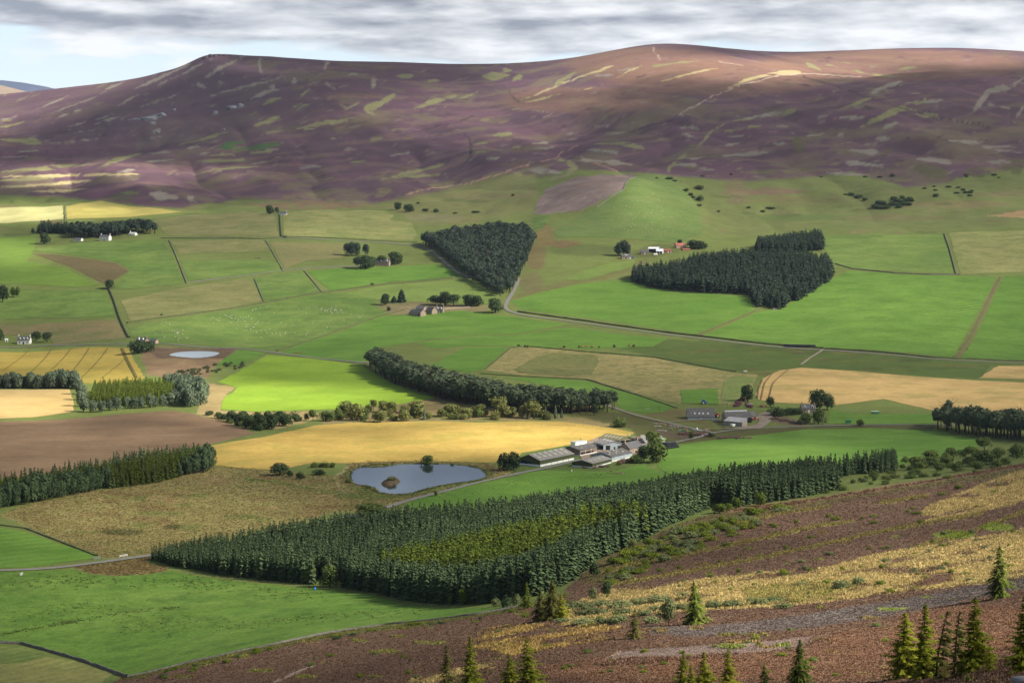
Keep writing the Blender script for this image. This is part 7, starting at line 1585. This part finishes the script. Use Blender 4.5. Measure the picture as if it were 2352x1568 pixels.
p = at(1600.5, 989); e = tag(empty('feed_tank', p), 'round white tank among the scrap beside the lane', 'tank'); MB().tube([(0, 0, 0), (0, 0, 1.6), (0, 0, 2.0), (0, 0, 2.2)], [0.8, 0.8, 0.5, 0.12], 14).build('shell', M['white'], e, True); MB().box(-0.9, 0.9, -0.9, 0.9, -0.4, 0.05).build('base', M['concrete'], e)
# pink willowherb
for i, (u0, v0, u1, v1, n_, hp, lb_) in enumerate([(1560, 997, 1620, 999, 16, 6, 'pink willowherb patch below the scrap strip'), (1650, 1006, 1725, 1007, 14, 4.5, 'pink willowherb strip along the far edge of the green field'), (1423, 1067, 1450, 1060, 10, 12, 'pink willowherb clump beside the long dark shed'), (1335, 1074, 1400, 1071, 12, 4, 'pink willowherb fringe round the low green barn'), (1690, 936, 1706, 916, 14, 9, 'magenta willowherb wedge behind the stone steading'), (1713, 930, 1728, 936, 10, 8, 'magenta willowherb patch around the pale cattle trailer'), (1770, 962, 1850, 975, 20, 6, 'faded pink willowherb bank before the stone cottage')]):
    r = random.Random(80 + i); V_ = []; T_ = []; nn = 0
    for k in range(n_):
        f = (k + r.random()) / n_; u = u0 + (u1 - u0) * f + r.uniform(-5, 5); v = v0 + (v1 - v0) * f + r.uniform(-2, 2)
        p = at(u, v); h = hp * p.y / F * r.uniform(0.7, 1.2); w_ = r.uniform(2.2, 4.5)
        cv, ct = PROTO['bush'][k % 6][0]
        V_.append(np.column_stack([cv[:, 0] * w_, cv[:, 1] * w_, cv[:, 2] * h]) + np.array(p)); T_.append(ct + nn); nn += len(cv)
    o = link('willowherb', mesh_np('willowherb', np.concatenate(V_), np.concatenate(T_)), [M['fireweed']]); tag(o, lb_, 'flowers', kind='stuff')

# ---------------------------------------------------------------- walls, fences, poles, gates
def wall(pts, label, h=1.15, w=0.6, mat='wall_stone', name='drystone_wall', cat='wall', seed=0):
    p = cast(*np.array([((-150 if u <= 0 else 2500 if u >= 2352 else u), v) for u, v in pts], float).T)[:, :2]
    d = np.concatenate([[0], np.cumsum(np.hypot(*np.diff(p, axis=0).T))]); st = 1.6 if p[:, 1].mean() < 1000 else 4.0
    n = max(3, int(d[-1] / st)); s = np.linspace(0, d[-1], n)
    q = np.stack([np.interp(s, d, p[:, 0]), np.interp(s, d, p[:, 1])], 1)
    t = np.gradient(q, axis=0); t /= np.linalg.norm(t, axis=1)[:, None] + 1e-9; nr_ = np.stack([-t[:, 1], t[:, 0]], 1)
    hh = h * (1 + 0.35 * fbm(s / 3.1 + seed, s * 0 + seed, 3)); ww = w * (1 + 0.3 * fbm(s / 2.3, s * 0 + 7 + seed, 2))
    rows = []
    for k, z in ((-0.5, -0.5), (-0.42, 1.0), (0.42, 1.0), (0.5, -0.5)):
        e_ = q + nr_ * (ww * k)[:, None]; rows.append(np.column_stack([e_, zat(e_[:, 0], e_[:, 1]) + (hh if z > 0 else -0.5)]))
    i = np.arange(n - 1); f = np.concatenate([np.stack([i + k * n, i + 1 + k * n, i + 1 + (k + 1) * n, i + (k + 1) * n], 1) for k in range(3)])
    o = link(name, mesh_np(name, np.concatenate(rows), f[:, ::-1]), [M[mat]]); return tag(o, label, cat)
M['hedge_grass'] = plain('rank verge grass', (0.085, 0.10, 0.034), 0.95, 0.4, 0.8)
wall([(0, 1470), (50, 1479), (110, 1495), (180, 1515), (240, 1536), (292, 1554)], 'grey drystone wall between the pasture and the corner hay fields', 0.9, 0.5)
wall([(292, 1554), (420, 1524), (520, 1502), (640, 1477), (760, 1452), (880, 1434), (1000, 1422), (1100, 1409), (1190, 1392)], 'tumbled drystone wall along the foot of the near moor', 0.55, 0.45, seed=3)
wall([(2169, 537), (2180, 570), (2196, 631)], 'blue-grey straight wall between upper green and tan fields', 1.3, 1.1, seed=4)
wall([(1918, 606), (1960, 618), (2060, 628), (2140, 631), (2205, 631)], 'grey wall along the bottom of the upper green field', 1.0, 0.9, seed=5)
wall([(388, 552), (405, 590), (428, 650)], 'field wall from the road down past the brown marsh', 0.9, 0.8, seed=6); wall([(428, 650), (500, 640), (580, 632), (640, 622), (800, 612), (880, 606)], 'field wall rising to the house among trees', 0.9, 0.8, seed=7)
wall([(251, 664), (262, 690), (275, 730), (296, 775)], 'dark overgrown wall dropping to the pond cottage', 1.3, 2.6, 'hedge_grass', 'field_hedge', 'hedge', 8); wall([(292, 742), (430, 724), (520, 711), (640, 690), (760, 670), (900, 652), (1040, 638)], 'dark green bank along the top of the sheep field', 1.2, 2.6, 'hedge_grass', 'field_hedge', 'hedge', 9)
wall([(370, 547.5), (500, 547), (600, 549), (700, 545), (850, 553), (960, 556)], 'dark verge bank along the upper road', 1.0, 2.0, 'hedge_grass', 'field_hedge', 'hedge', 10); wall([(643, 489), (644, 515), (647, 543)], 'dark hedge between the two upland fields', 1.3, 2.2, 'hedge_grass', 'field_hedge', 'hedge', 11)
wall([(1190, 716), (1350, 738), (1550, 766), (1800, 793.5), (1890, 800)], 'dark verge bank above the lower road', 1.2, 2.6, 'hedge_grass', 'field_hedge', 'hedge', 12); wall([(1895, 801), (2150, 822), (2352, 830)], 'dark verge bank below the big green field', 1.2, 2.6, 'hedge_grass', 'field_hedge', 'hedge', 13)
wall([(636, 806), (760, 766), (870, 727), (930, 712)], 'brown bank between sheep field and plain green field', 0.8, 1.8, 'hedge_grass', 'field_hedge', 'hedge', 14); wall([(584, 640), (605, 692)], 'thin wall between striped hay and dark meadow', 0.8, 0.8, seed=15); wall([(698, 622), (738, 670)], 'thin wall with gorse beside the dark meadow', 0.8, 0.8, seed=16)
wall([(1370, 478), (1432, 437), (1462, 405)], 'wall between grey clear-felled ground and green hill', 1.0, 1.0, seed=17); wall([(610, 553), (650, 622)], 'thin wall beside the striped upland fields', 0.7, 0.8, seed=18)
wall([(1015, 711), (1050, 708), (1080, 707)], 'ruined wall right of the mid-valley farmhouse', 1.3, 0.8, 'granite', seed=19); wall([(150, 473), (148, 490), (150, 505)], 'pale wall at the edge of the pale striped field', 0.8, 0.8, seed=20)
wall([(0, 1187), (60, 1213), (130, 1240), (222, 1276)], 'dark grassy bank beside the green triangle field', 0.45, 1.6, 'hedge_grass', 'field_hedge', 'hedge', 21); wall([(1115, 848), (1172, 799), (1210, 795), (1350, 808), (1500, 820), (1690, 854)], 'brown fence bank along the top of the mown hill', 0.6, 1.4, 'hedge_grass', 'field_hedge', 'hedge', 22)
wall([(1104, 858), (1200, 865), (1350, 872), (1460, 906), (1555, 937)], 'dark bank between mown hill and green strip', 0.6, 1.6, 'hedge_grass', 'field_hedge', 'hedge', 23)
# fences: posts with wires
def fence(pts, label, sp=3.0, h=1.1, mat='pole', rails=2, name='wire_fence', pw=0.07, rw=0.02):
    p = cast(*np.array(pts, float).T)[:, :2]
    d = np.concatenate([[0], np.cumsum(np.hypot(*np.diff(p, axis=0).T))]); n = min(95, max(3, int(d[-1] / sp))); s = np.linspace(0, d[-1], n)
    q = np.stack([np.interp(s, d, p[:, 0]), np.interp(s, d, p[:, 1])], 1); z = zat(q[:, 0], q[:, 1])
    o = Vector((q[0, 0], q[0, 1], z[0])); e = tag(empty(name, o), label, 'fence')
    m0 = None
    for i in range(n):
        if m0 is None:
            po = MB().box(-pw, pw, -pw, pw, -0.3, h).build('post', M[mat], e); m0 = po.data
        else: po = link('post', m0, (), e)
        po.location = (q[i, 0] - o.x, q[i, 1] - o.y, z[i] - o.z)
    for k in range(rails):
        zz = h * (0.55 + 0.37 * k)
        MB().tube([(q[i, 0] - o.x, q[i, 1] - o.y, z[i] - o.z + zz) for i in range(n)], rw, 4).build('rail' if rw > 0.03 else 'wire', M[mat], e)
fence([(420, 1316), (480, 1325), (620, 1341), (770, 1354), (860, 1366), (930, 1387), (990, 1392), (1060, 1394)], 'post and wire fence between the pasture and the big plantation', 3.5)
fence([(1297, 1358), (1330, 1332), (1372, 1296)], 'short fence at the right-hand corner of the plantation', 2.5)
fence([(1612, 1002.5), (1625, 999), (1634, 996)], 'white railing beside the lane bridge', 2.5, 1.2, 'white', 2, 'bridge_railing', 0.06, 0.05)
fence([(275, 1280), (293, 1277.5)], 'white parapet rail where the lane crosses the burn', 1.2, 1.1, 'white', 2, 'bridge_railing', 0.08, 0.10)
fence([(1293, 1040), (1318, 1030)], 'white rail fence behind the long green barn', 2.0, 1.4, 'white', 2, 'yard_fence', 0.07, 0.07)
fence([(1165, 978), (1300, 978), (1420, 982)], 'thin fence along the far edge of the golden field', 5.0)
def gate(u, v, rz, label, mat='blue_clad'):
    p = at(u, v); e = tag(empty('field_gate', p, rz), label, 'gate')
    for x in (-1.7, 1.7): MB().box(x - 0.09, x + 0.09, -0.09, 0.09, -0.3, 1.35).build('post', M['pole'], e)
    g = MB()
    for z in (0.2, 0.45, 0.7, 0.95, 1.15): g.box(-1.6, 1.6, -0.03, 0.03, z - 0.03, z + 0.03)
    g.build('bars', M[mat], e)
gate(224, 1284, 0.4, 'pale metal gate at the corner of the green triangle field'); gate(49, 1321, 1.4, 'white gate beside the lane at the top left of the pasture', 'white'); gate(1446, 1001, 0.6, 'pale gate at the right tip of the golden field'); gate(1313, 1083, 1.3, 'white sign-like gate beside the lane below the long green barn', 'white')
def pole(u, v, hp, label):
    p = at(u, v); h = hp * p.y / F; e = tag(empty('utility_pole', p), label, 'pole')
    MB().tube([(0, 0, -0.4), (0, 0, h)], [0.17, 0.11], 8).build('post', M['pole'], e); MB().box(-0.9, 0.9, -0.07, 0.07, h - 0.55, h - 0.4).build('crossarm', M['pole'], e)
    for x in (-0.7, 0, 0.7): MB().tube([(x, 0, h - 0.4), (x, 0, h - 0.2)], 0.05, 6).build('insulator', M['white'], e)
for a in [(1446.5, 984, 14, 'wooden pole at the right end of the golden field'), (1515, 946, 15, 'wooden pole on the green strip above the lane'), (1569.5, 1008, 15, 'wooden pole below the pink willowherb'), (1661, 988, 17, 'wooden pole in front of the stone steading lean-to'), (1670, 938, 13, 'wooden pole behind the stone steading'), (1333, 1016, 11, 'wooden pole behind the white container'), (1889, 976, 16, 'wooden pole beside the lane below the stone cottage'), (1894.5, 931, 14, 'wooden pole beside the tall cottage trees'),
          (173, 692, 9, 'thin pole on the left-hand meadow'), (1031, 722, 11, 'thin pole left of the steading track'), (1020, 719.5, 8, 'short pole right at the dormered farmhouse'), (1930, 844, 8, 'short pole in the rough strip above the stubble')]: pole(*a)

# ---------------------------------------------------------------- sheep and cattle
def beast(scale, leg, name, mat, dark=None, head=0.34):
    """four-legged grazing animal, one continuous skinned body"""
    me = bpy.data.meshes.new(name); o = bpy.data.objects.new(name, me); COL.objects.link(o)
    V_ = [(0, 0, leg + .28), (-.42, 0, leg + .30), (.40, 0, leg + .27), (.62, 0, leg + .22), (.80, 0, leg - .02), (.92, 0, leg - .22), (-.44, .17, leg), (-.46, .18, leg * .45), (-.43, .18, 0), (-.44, -.17, leg), (-.46, -.18, leg * .45), (-.43, -.18, 0),
          (.38, .16, leg), (.39, .17, leg * .45), (.38, .17, 0), (.38, -.16, leg), (.39, -.17, leg * .45), (.38, -.17, 0), (-.60, 0, leg + .25), (-.64, 0, leg + .02)]
    E_ = [(0, 1), (0, 2), (2, 3), (3, 4), (4, 5), (1, 6), (6, 7), (7, 8), (1, 9), (9, 10), (10, 11), (2, 12), (12, 13), (13, 14), (2, 15), (15, 16), (16, 17), (1, 18), (18, 19)]
    Rd = [.34, .30, .28, .17, .13, .08, .13, .07, .05, .13, .07, .05, .11, .06, .05, .11, .06, .05, .07, .03]
    me.from_pydata([(x * scale, y * scale, z * scale) for x, y, z in V_], E_, [])
    md = o.modifiers.new('skin', 'SKIN'); sv = me.skin_vertices[0].data
    for k, r in enumerate(Rd): sv[k].radius = (r * scale, r * scale)
    sv[0].use_root = True
    dg = bpy.context.evaluated_depsgraph_get(); ev = bpy.data.meshes.new_from_object(o.evaluated_get(dg))
    bpy.data.objects.remove(o); ev.name = name; ev.materials.clear(); ev.materials.append(M[mat])
    ev.polygons.foreach_set('use_smooth', np.ones(len(ev.polygons), bool))
    return ev
sheep_me = beast(0.80, 0.42, 'sheep', 'fleece'); cowb = beast(1.75, 0.50, 'cow', 'cow_black'); cowr = beast(1.75, 0.50, 'cow', 'cow_brown')
def animal(me, name, u, v, label, cat, group):
    p = at(u, v); o = link(name, me); o.location = p; o.rotation_euler = (0, 0, random.uniform(0, 6.28)); s = random.uniform(0.9, 1.12); o.scale = (s, s, s)
    tag(o, label, cat, group)
r = random.Random(21); k = 0
SF = [(305, 752), (430, 732), (520, 720), (640, 698), (740, 682), (800, 682), (850, 692), (868, 712), (780, 752), (640, 798), (480, 788), (380, 784), (330, 778)]
centers = [(r.uniform(310, 860), r.uniform(690, 795)) for _ in range(34)]
while k < 150:
    c = r.choice(centers); u, v = c[0] + r.gauss(0, 22), c[1] + r.gauss(0, 5)
    if inside(np.array([u]), np.array([v]), SF)[0]: animal(sheep_me, 'sheep', u, v, 'white sheep grazing in the big valley sheep field', 'sheep', 'sheep in the valley field'); k += 1
k = 0; HF = [(1300, 520), (1400, 460), (1470, 415), (1540, 420), (1600, 490), (1600, 530), (1500, 545), (1400, 540), (1300, 540)]
while k < 75:
    u, v = r.gauss(1490, 60), r.gauss(505, 28)
    if inside(np.array([u]), np.array([v]), HF)[0]: animal(sheep_me, 'sheep', u, v, 'white sheep on the rounded green hill above the oval wood', 'sheep', 'sheep on the green hill'); k += 1
for u, v, b in [(1191, 796, 1), (1206, 797.5, 1), (1212, 798, 1), (1296, 798.5, 1), (1330, 798.5, 1), (1338, 798, 0), (1347, 797, 0), (1360, 798.5, 0), (1376, 799, 1), (1410, 796, 1), (1412, 798, 1), (1445, 795.5, 0), (1456, 796.5, 1), (1290, 800, 0)]:
    animal(cowb if b else cowr, 'cow', u, v, ('black' if b else 'brown') + ' cow in the row along the top of the mown hill', 'cow', ('black' if b else 'brown') + ' cattle above the mown hill')

# ---------------------------------------------------------------- rocks
def boulder(u, v, wpx, hpx, label, seed, mat='rocknear', name='boulder', amp=0.3):
    p = at(u, v); k = p.y / F; bm = bmesh.new(); bmesh.ops.create_icosphere(bm, subdivisions=4, radius=1)
    r = np.array([tuple(q.co) for q in bm.verts]); n = 1 + amp * fbm(r[:, 0] * 1.6 + seed, r[:, 1] * 1.6 + r[:, 2] * 1.9, 5)
    for q, s_ in zip(bm.verts, n): q.co = (q.co.x * s_ * wpx * k / 2, q.co.y * s_ * wpx * k / 2, q.co.z * s_ * hpx * k)
    me = bpy.data.meshes.new(name); bm.to_mesh(me); bm.free(); me.polygons.foreach_set('use_smooth', np.ones(len(me.polygons), bool))
    tag(link(name, me, [M[mat]], None, p), label, 'rock')
boulder(2400, 1575, 150, 22, 'grey granite boulder in the bottom right corner', 1, 'rocknear', 'boulder', 0.5)
for i, (u, v, w_, h_) in enumerate([(472, 133, 14, 5), (484, 129, 12, 5), (495, 128, 10, 3), (505, 127.5, 8, 2.5), (515, 128, 10, 2), (530, 128, 8, 2)]): boulder(u, v + 1, w_, h_, ['leftmost dark rock of the summit tor', 'highest rock of the summit tor', 'broad rock right of the highest tor rock', 'small middle rock of the summit tor', 'flat rock near the end of the summit tor', 'last low rock of the summit tor'][i], 10 + i, 'rock_dark', 'tor_rock') if M.setdefault('rock_dark', stone_mat('dark summit rock', (0.10, 0.085, 0.085), 0.5, 0.2)) else 0
for i, (u, v, w_, h_, lb_) in enumerate([(345, 276, 34, 8, 'largest pale crag on the left hillside'), (372, 266, 22, 7, 'pale crag right above the largest one'), (330, 273, 16, 4, 'small crag left of the largest one'), (400, 253, 9, 4, 'single pale rock between the two crag groups'), (532, 248, 24, 5, 'long pale crag in the right-hand group'), (552, 243, 16, 5, 'upper pale crag in the right-hand group'), (494, 259, 12, 4, 'small white crag left of the long pale crag'), (360, 304, 16, 3, 'low pale rock below the largest crag'), (515, 298, 8, 2, 'tiny pale rock below the long crag')]): boulder(u, v, w_, h_, lb_, 30 + i, 'rock', 'crag')
# ---------------------------------------------------------------- light, sky, camera
SUN_EL, SUN_H = 37.0, Vector((0.965, -0.26, 0)).normalized()
to_sun = Vector((SUN_H.x * math.cos(R(SUN_EL)), SUN_H.y * math.cos(R(SUN_EL)), math.sin(R(SUN_EL))))
sl = bpy.data.lights.new('sun', 'SUN'); sl.energy = 5.0; sl.angle = R(0.53); sl.color = (1.0, 0.93, 0.80)
so = bpy.data.objects.new('sun', sl); COL.objects.link(so); so.rotation_euler = to_sun.to_track_quat('Z', 'Y').to_euler()
so.location = (2500, 0, 2000)

# unseen cloud deck added towards the sun, its gaps shaped to cast the sun patches
LIT = [  # u, v, half width, half height, strength
    (640, 912, 230, 26, 1.0), (820, 905, 160, 18, 0.6), (1180, 1005, 230, 34, 0.95), (760, 1030, 260, 30, 0.55), (60, 930, 130, 34, 1.0), (320, 890, 200, 40, 0.9), (150, 820, 260, 26, 0.5), (560, 950, 120, 20, 0.9),
    (60, 490, 260, 20, 1.0), (380, 490, 120, 10, 0.5), (0, 590, 120, 30, 0.85), (120, 650, 140, 14, 0.35), (200, 405, 290, 18, 1.0), (1430, 172, 230, 34, 1.0), (1650, 172, 230, 30, 1.0), (1800, 158, 300, 20, 1.0), (2150, 140, 300, 22, 1.0), (1280, 215, 160, 22, 0.9),
    (1150, 290, 200, 16, 0.3), (470, 178, 110, 8, 0.35), (900, 260, 140, 30, 0.2), (1950, 1490, 620, 110, 1.0), (2200, 1290, 260, 60, 0.9), (1700, 1360, 280, 60, 0.75), (1400, 1480, 260, 60, 0.45), (2200, 1130, 260, 40, 0.45), (1300, 1220, 280, 50, 0.5), (1060, 1270, 220, 25, 0.35),
    (1700, 1050, 260, 26, 0.6), (1900, 730, 320, 60, 0.3), (1180, 640, 1300, 190, 0.34), (1100, 275, 240, 60, 0.55), (1450, 470, 150, 60, 0.5), (560, 740, 300, 40, 0.5), (1850, 700, 420, 90, 0.42), (600, 1390, 600, 110, 0.45), (250, 600, 300, 50, 0.4), (700, 560, 260, 50, 0.35), (300, 700, 260, 40, 0.35), (1300, 780, 300, 30, 0.3), (2000, 1060, 180, 20, 0.3), (1250, 1110, 160, 22, 0.3), (1150, 1270, 300, 40, 0.55), (400, 1190, 330, 60, 0.45), (250, 1050, 330, 40, 0.35), (1180, 900, 200, 40, 0.35), (1900, 1180, 300, 40, 0.45), (2000, 890, 330, 40, 0.2), (250, 1000, 300, 30, 0.45), (500, 1400, 400, 60, 0.25), (950, 960, 300, 18, 0.6),
    (560, 800, 220, 30, 0.25), (1450, 850, 200, 30, 0.25), (1550, 450, 100, 50, 0.15), (1000, 330, 400, 60, 0.12), (420, 850, 90, 40, 0.6)]
ALT = 1500.0
gx = np.arange(300, 5200, 26.0); gy = np.arange(-900, 7600, 30.0)
DX, DY = np.meshgrid(gx, gy)
z0 = np.full(DX.shape, 60.0)
for _ in range(5):
    k = (ALT - z0) / to_sun.z
    px = DX - to_sun.x * k; py = DY - to_sun.y * k
    z0 = 0.5 * z0 + 0.5 * zat(px, np.clip(py, 20, 13000))
pu, pv = project(px, np.maximum(py, 20), z0)
pu = pu + fbm(DX / 150, DY / 150, 4) * 60; pv = pv + fbm(DX / 150 + 50, DY / 170, 4) * 14
lit = np.zeros(DX.shape)
for u, v, ru, rv, s in LIT:
    d2 = ((pu - u) / ru) ** 2 + ((pv - v) / rv) ** 2
    lit = np.maximum(lit, s * np.exp(-0.5 * d2 * d2 * 0.5 - d2 * 0.25))
lit[py < 20] = np.maximum(lit[py < 20], 0.7)
lit = np.clip(lit + fbm(DX / 200 + 8, DY / 220, 4) * 0.10, 0, 1)
edge = np.clip(np.minimum.reduce([(DX - 300) / 250, (5200 - DX) / 250, (DY + 900) / 250, (7600 - DY) / 250]), 0, 1)
CLOUD_MAX = 0.80
CM_ = CLOUD_MAX + 0.06 * np.clip((py - 2700) / 500, 0, 1)      # denser there to darken the far moor
opac = np.clip((1 - lit) * CM_, 0, 0.95) * edge
thick = 40 + 160 * opac * (0.7 + 0.6 * (fbm(DX / 120, DY / 120, 4) * 0.5 + 0.5))
n0, n1 = DX.shape
ii = np.arange(n0 * n1).reshape(n0, n1)
qb = np.stack([ii[:-1, :-1], ii[1:, :-1], ii[1:, 1:], ii[:-1, 1:]], -1).reshape(-1, 4)
sx_, sy_ = to_sun.x / to_sun.z, to_sun.y / to_sun.z          # the cloud leans with the light, so both faces shade the same ground
top = np.stack([DX + sx_ * thick, DY + sy_ * thick, ALT + thick], -1).reshape(-1, 3); bot = np.stack([DX - sx_ * thick * 0.3, DY - sy_ * thick * 0.3, ALT - thick * 0.3], -1).reshape(-1, 3)
off = n0 * n1
ring = np.concatenate([ii[0, :], ii[1:, -1], ii[-1, -2::-1], ii[-2:0:-1, 0]])
side = np.stack([ring, np.roll(ring, -1), np.roll(ring, -1) + off, ring + off], 1)
me = mesh_np('cloud', np.concatenate([bot, top]), np.concatenate([qb, qb[:, ::-1] + off, side]), True)
a = me.attributes.new('dens', 'FLOAT', 'POINT')
per = 1 - np.sqrt(1 - opac)
a.data.foreach_set('value', np.concatenate([per.ravel(), per.ravel()]).astype(np.float32))
t = NT('cloud')
at_ = t.n('ShaderNodeAttribute', attribute_name='dens').outputs['Fac']
tr = t.n('ShaderNodeBsdfTransparent'); df = t.n('ShaderNodeBsdfDiffuse'); df.inputs[0].default_value = (0.8, 0.8, 0.82, 1)
tl = t.n('ShaderNodeBsdfTranslucent'); tl.inputs[0].default_value = (0.7, 0.72, 0.76, 1)
mx = t.n('ShaderNodeMixShader', Fac=0.4); t.l(df.outputs[0], mx.inputs[1]); t.l(tl.outputs[0], mx.inputs[2])
m2 = t.n('ShaderNodeMixShader'); t.l(at_, m2.inputs[0]); t.l(tr.outputs[0], m2.inputs[1]); t.l(mx.outputs[0], m2.inputs[2]); t.l(m2.outputs[0], t.out.inputs[0])
tag(link('shadow_clouds', me, [t.m]), kind='stuff', label='unseen cloud layer shaped to cast the sun patches on the valley')

HAZE = 2.1e-5
EXPO = 1.48
K = 12.0 / 2 ** EXPO; SKYSEED = (0.3, 0.1, 0.2); OVERHEAD = 0.5
# sky: Nishita daylight with layered stratocumulus
w = bpy.data.worlds.new('World'); scene.world = w; w.use_nodes = True
nt = w.node_tree; nt.nodes.clear()
class WT(NT):
    def __init__(s, tree): s.t = tree; s.out = tree.nodes.new('ShaderNodeOutputWorld')
t = WT(nt)
sky = t.n('ShaderNodeTexSky'); sky.sky_type = 'NISHITA'; sky.sun_disc = False
sky.sun_elevation = R(SUN_EL); sky.sun_rotation = math.atan2(SUN_H.x, SUN_H.y); sky.altitude = 300; sky.air_density = 1.0; sky.dust_density = 1.2
d = t.coord('Generated')
sep = t.n('ShaderNodeSeparateXYZ'); t.l(d, sep.inputs[0])
ez = t.math('MAXIMUM', sep.outputs[2], 0.0)
cmb = t.n('ShaderNodeCombineXYZ'); t.l(sep.outputs[0], cmb.inputs[0]); t.l(sep.outputs[1], cmb.inputs[1]); t.l(t.math('MULTIPLY', ez, 5.0), cmb.inputs[2])
pl0 = t.n('ShaderNodeVectorMath', operation='ADD'); t.l(cmb.outputs[0], pl0.inputs[0]); pl0.inputs[1].default_value = SKYSEED; pl = pl0.outputs[0]
up = t.n('ShaderNodeVectorMath', operation='ADD'); t.l(pl, up.inputs[0]); up.inputs[1].default_value = (0.012, 0, 0.022)
n1 = t.noise(pl, 8.0, 8, 0.54)              # cloud bodies
n1b = t.noise(up.outputs[0], 8.0, 8, 0.54)  # the same a little higher: thickness towards the light
n2 = t.noise(pl, 3.4, 3, 0.5)
cov = t.remap(ez, 0.060, 0.086, -0.045, 0.14)                   # more cloud higher up, gaps low over the hills
body = t.math('ADD', t.math('MULTIPLY', n1, 0.6), t.math('MULTIPLY', n2, 0.4))
body = t.math('ADD', body, t.math('MULTIPLY', t.remap(sep.outputs[0], -0.26, -0.06, -0.085, 0.0), t.remap(ez, 0.078, 0.090, 1.0, 0.0)))   # blue gap low on the left
mask = t.remap(t.math('ADD', body, cov), 0.475, 0.525)
relief = t.math('SUBTRACT', n1, n1b)                              # lit tops, grey bases
deck = t.remap(t.math('ADD', ez, t.math('MULTIPLY', t.math('SUBTRACT', n1, 0.5), 0.040)), 0.081, 0.093, 0.0, 0.50)   # grey underside of the nearer layer
lum = t.math('ADD', t.math('MULTIPLY', relief, 5.0), 0.76)
lum = t.math('ADD', lum, t.math('MULTIPLY', t.math('SUBTRACT', t.noise(pl, 26.0, 7, 0.6), 0.5), 0.55))
lum = t.math('SUBTRACT', lum, t.math('MULTIPLY', deck, t.remap(n2, 0.40, 0.60, 1.25, 0.65)), clamp=True)
ccol = t.mix(lum, tuple(K * c for c in (0.29, 0.315, 0.37)), tuple(K * c for c in (0.92, 0.93, 0.95)))
over = t.remap(ez, 0.104, 0.19, 1.0, OVERHEAD)
cm3 = t.n('ShaderNodeCombineColor')
for i, (a_, b_) in enumerate(((0.72, 0.9), (0.84, 0.9), (1.0, 0.9))): t.l(t.math('MULTIPLY', over, t.remap(ez, 0.104, 0.14, 1.0, a_)), cm3.inputs[i])
ccol = t.mix(1.0, ccol, cm3.outputs[0], 'MULTIPLY')
SKYB = 0.1
lowsky = t.mix(t.remap(ez, 0.03, 0.25), tuple(K * c for c in (0.76, 0.86, 0.93)), tuple(K * c for c in (0.22, 0.40, 0.72)))
sk = t.mix(0.75, sky.outputs[0], lowsky)
fin = t.mix(mask, sk, ccol)
bg = t.n('ShaderNodeBackground', Strength=SKYB); t.l(fin, bg.inputs[0]); t.l(bg.outputs[0], t.out.inputs[0])

# thin air between here and the hills
hz = MB().box(-19500, 19500, -400, 14200, -60, 1180).build('haze', None)
hz.data.materials.clear()
hm = bpy.data.materials.new('haze'); hm.use_nodes = True; hn = hm.node_tree; hn.nodes.clear()
ho = hn.nodes.new('ShaderNodeOutputMaterial'); hv = hn.nodes.new('ShaderNodeVolumePrincipled')
hv.inputs['Color'].default_value = (0.62, 0.76, 1.0, 1); hv.inputs['Density'].default_value = HAZE; hv.inputs['Anisotropy'].default_value = 0.2
hn.links.new(hv.outputs[0], ho.inputs['Volume']); hz.data.materials.append(hm)
tag(hz, kind='stuff', label='thin blue haze in the valley air')

cam = bpy.data.cameras.new('camera'); co = bpy.data.objects.new('camera', cam); COL.objects.link(co)
co.location = (0, 0, ZC); co.rotation_euler = (R(90) - PITCH, 0, 0)
cam.sensor_width = 36; cam.lens = 36 * F / 2352; cam.clip_start = 0.5; cam.clip_end = 40000
scene.camera = co
scene.render.engine = 'CYCLES'
scene.view_settings.view_transform = 'Standard'; scene.view_settings.look = 'None'; scene.view_settings.gamma = 1; scene.view_settings.exposure = EXPO
cy = scene.cycles
cy.use_denoising = True; cy.max_bounces = 6; cy.diffuse_bounces = 2; cy.glossy_bounces = 2; cy.transmission_bounces = 2; cy.transparent_max_bounces = 12; cy.volume_bounces = 0
cy.sample_clamp_indirect = 4; cy.use_adaptive_sampling = True
scene.render.resolution_x = 1024; scene.render.resolution_y = 682
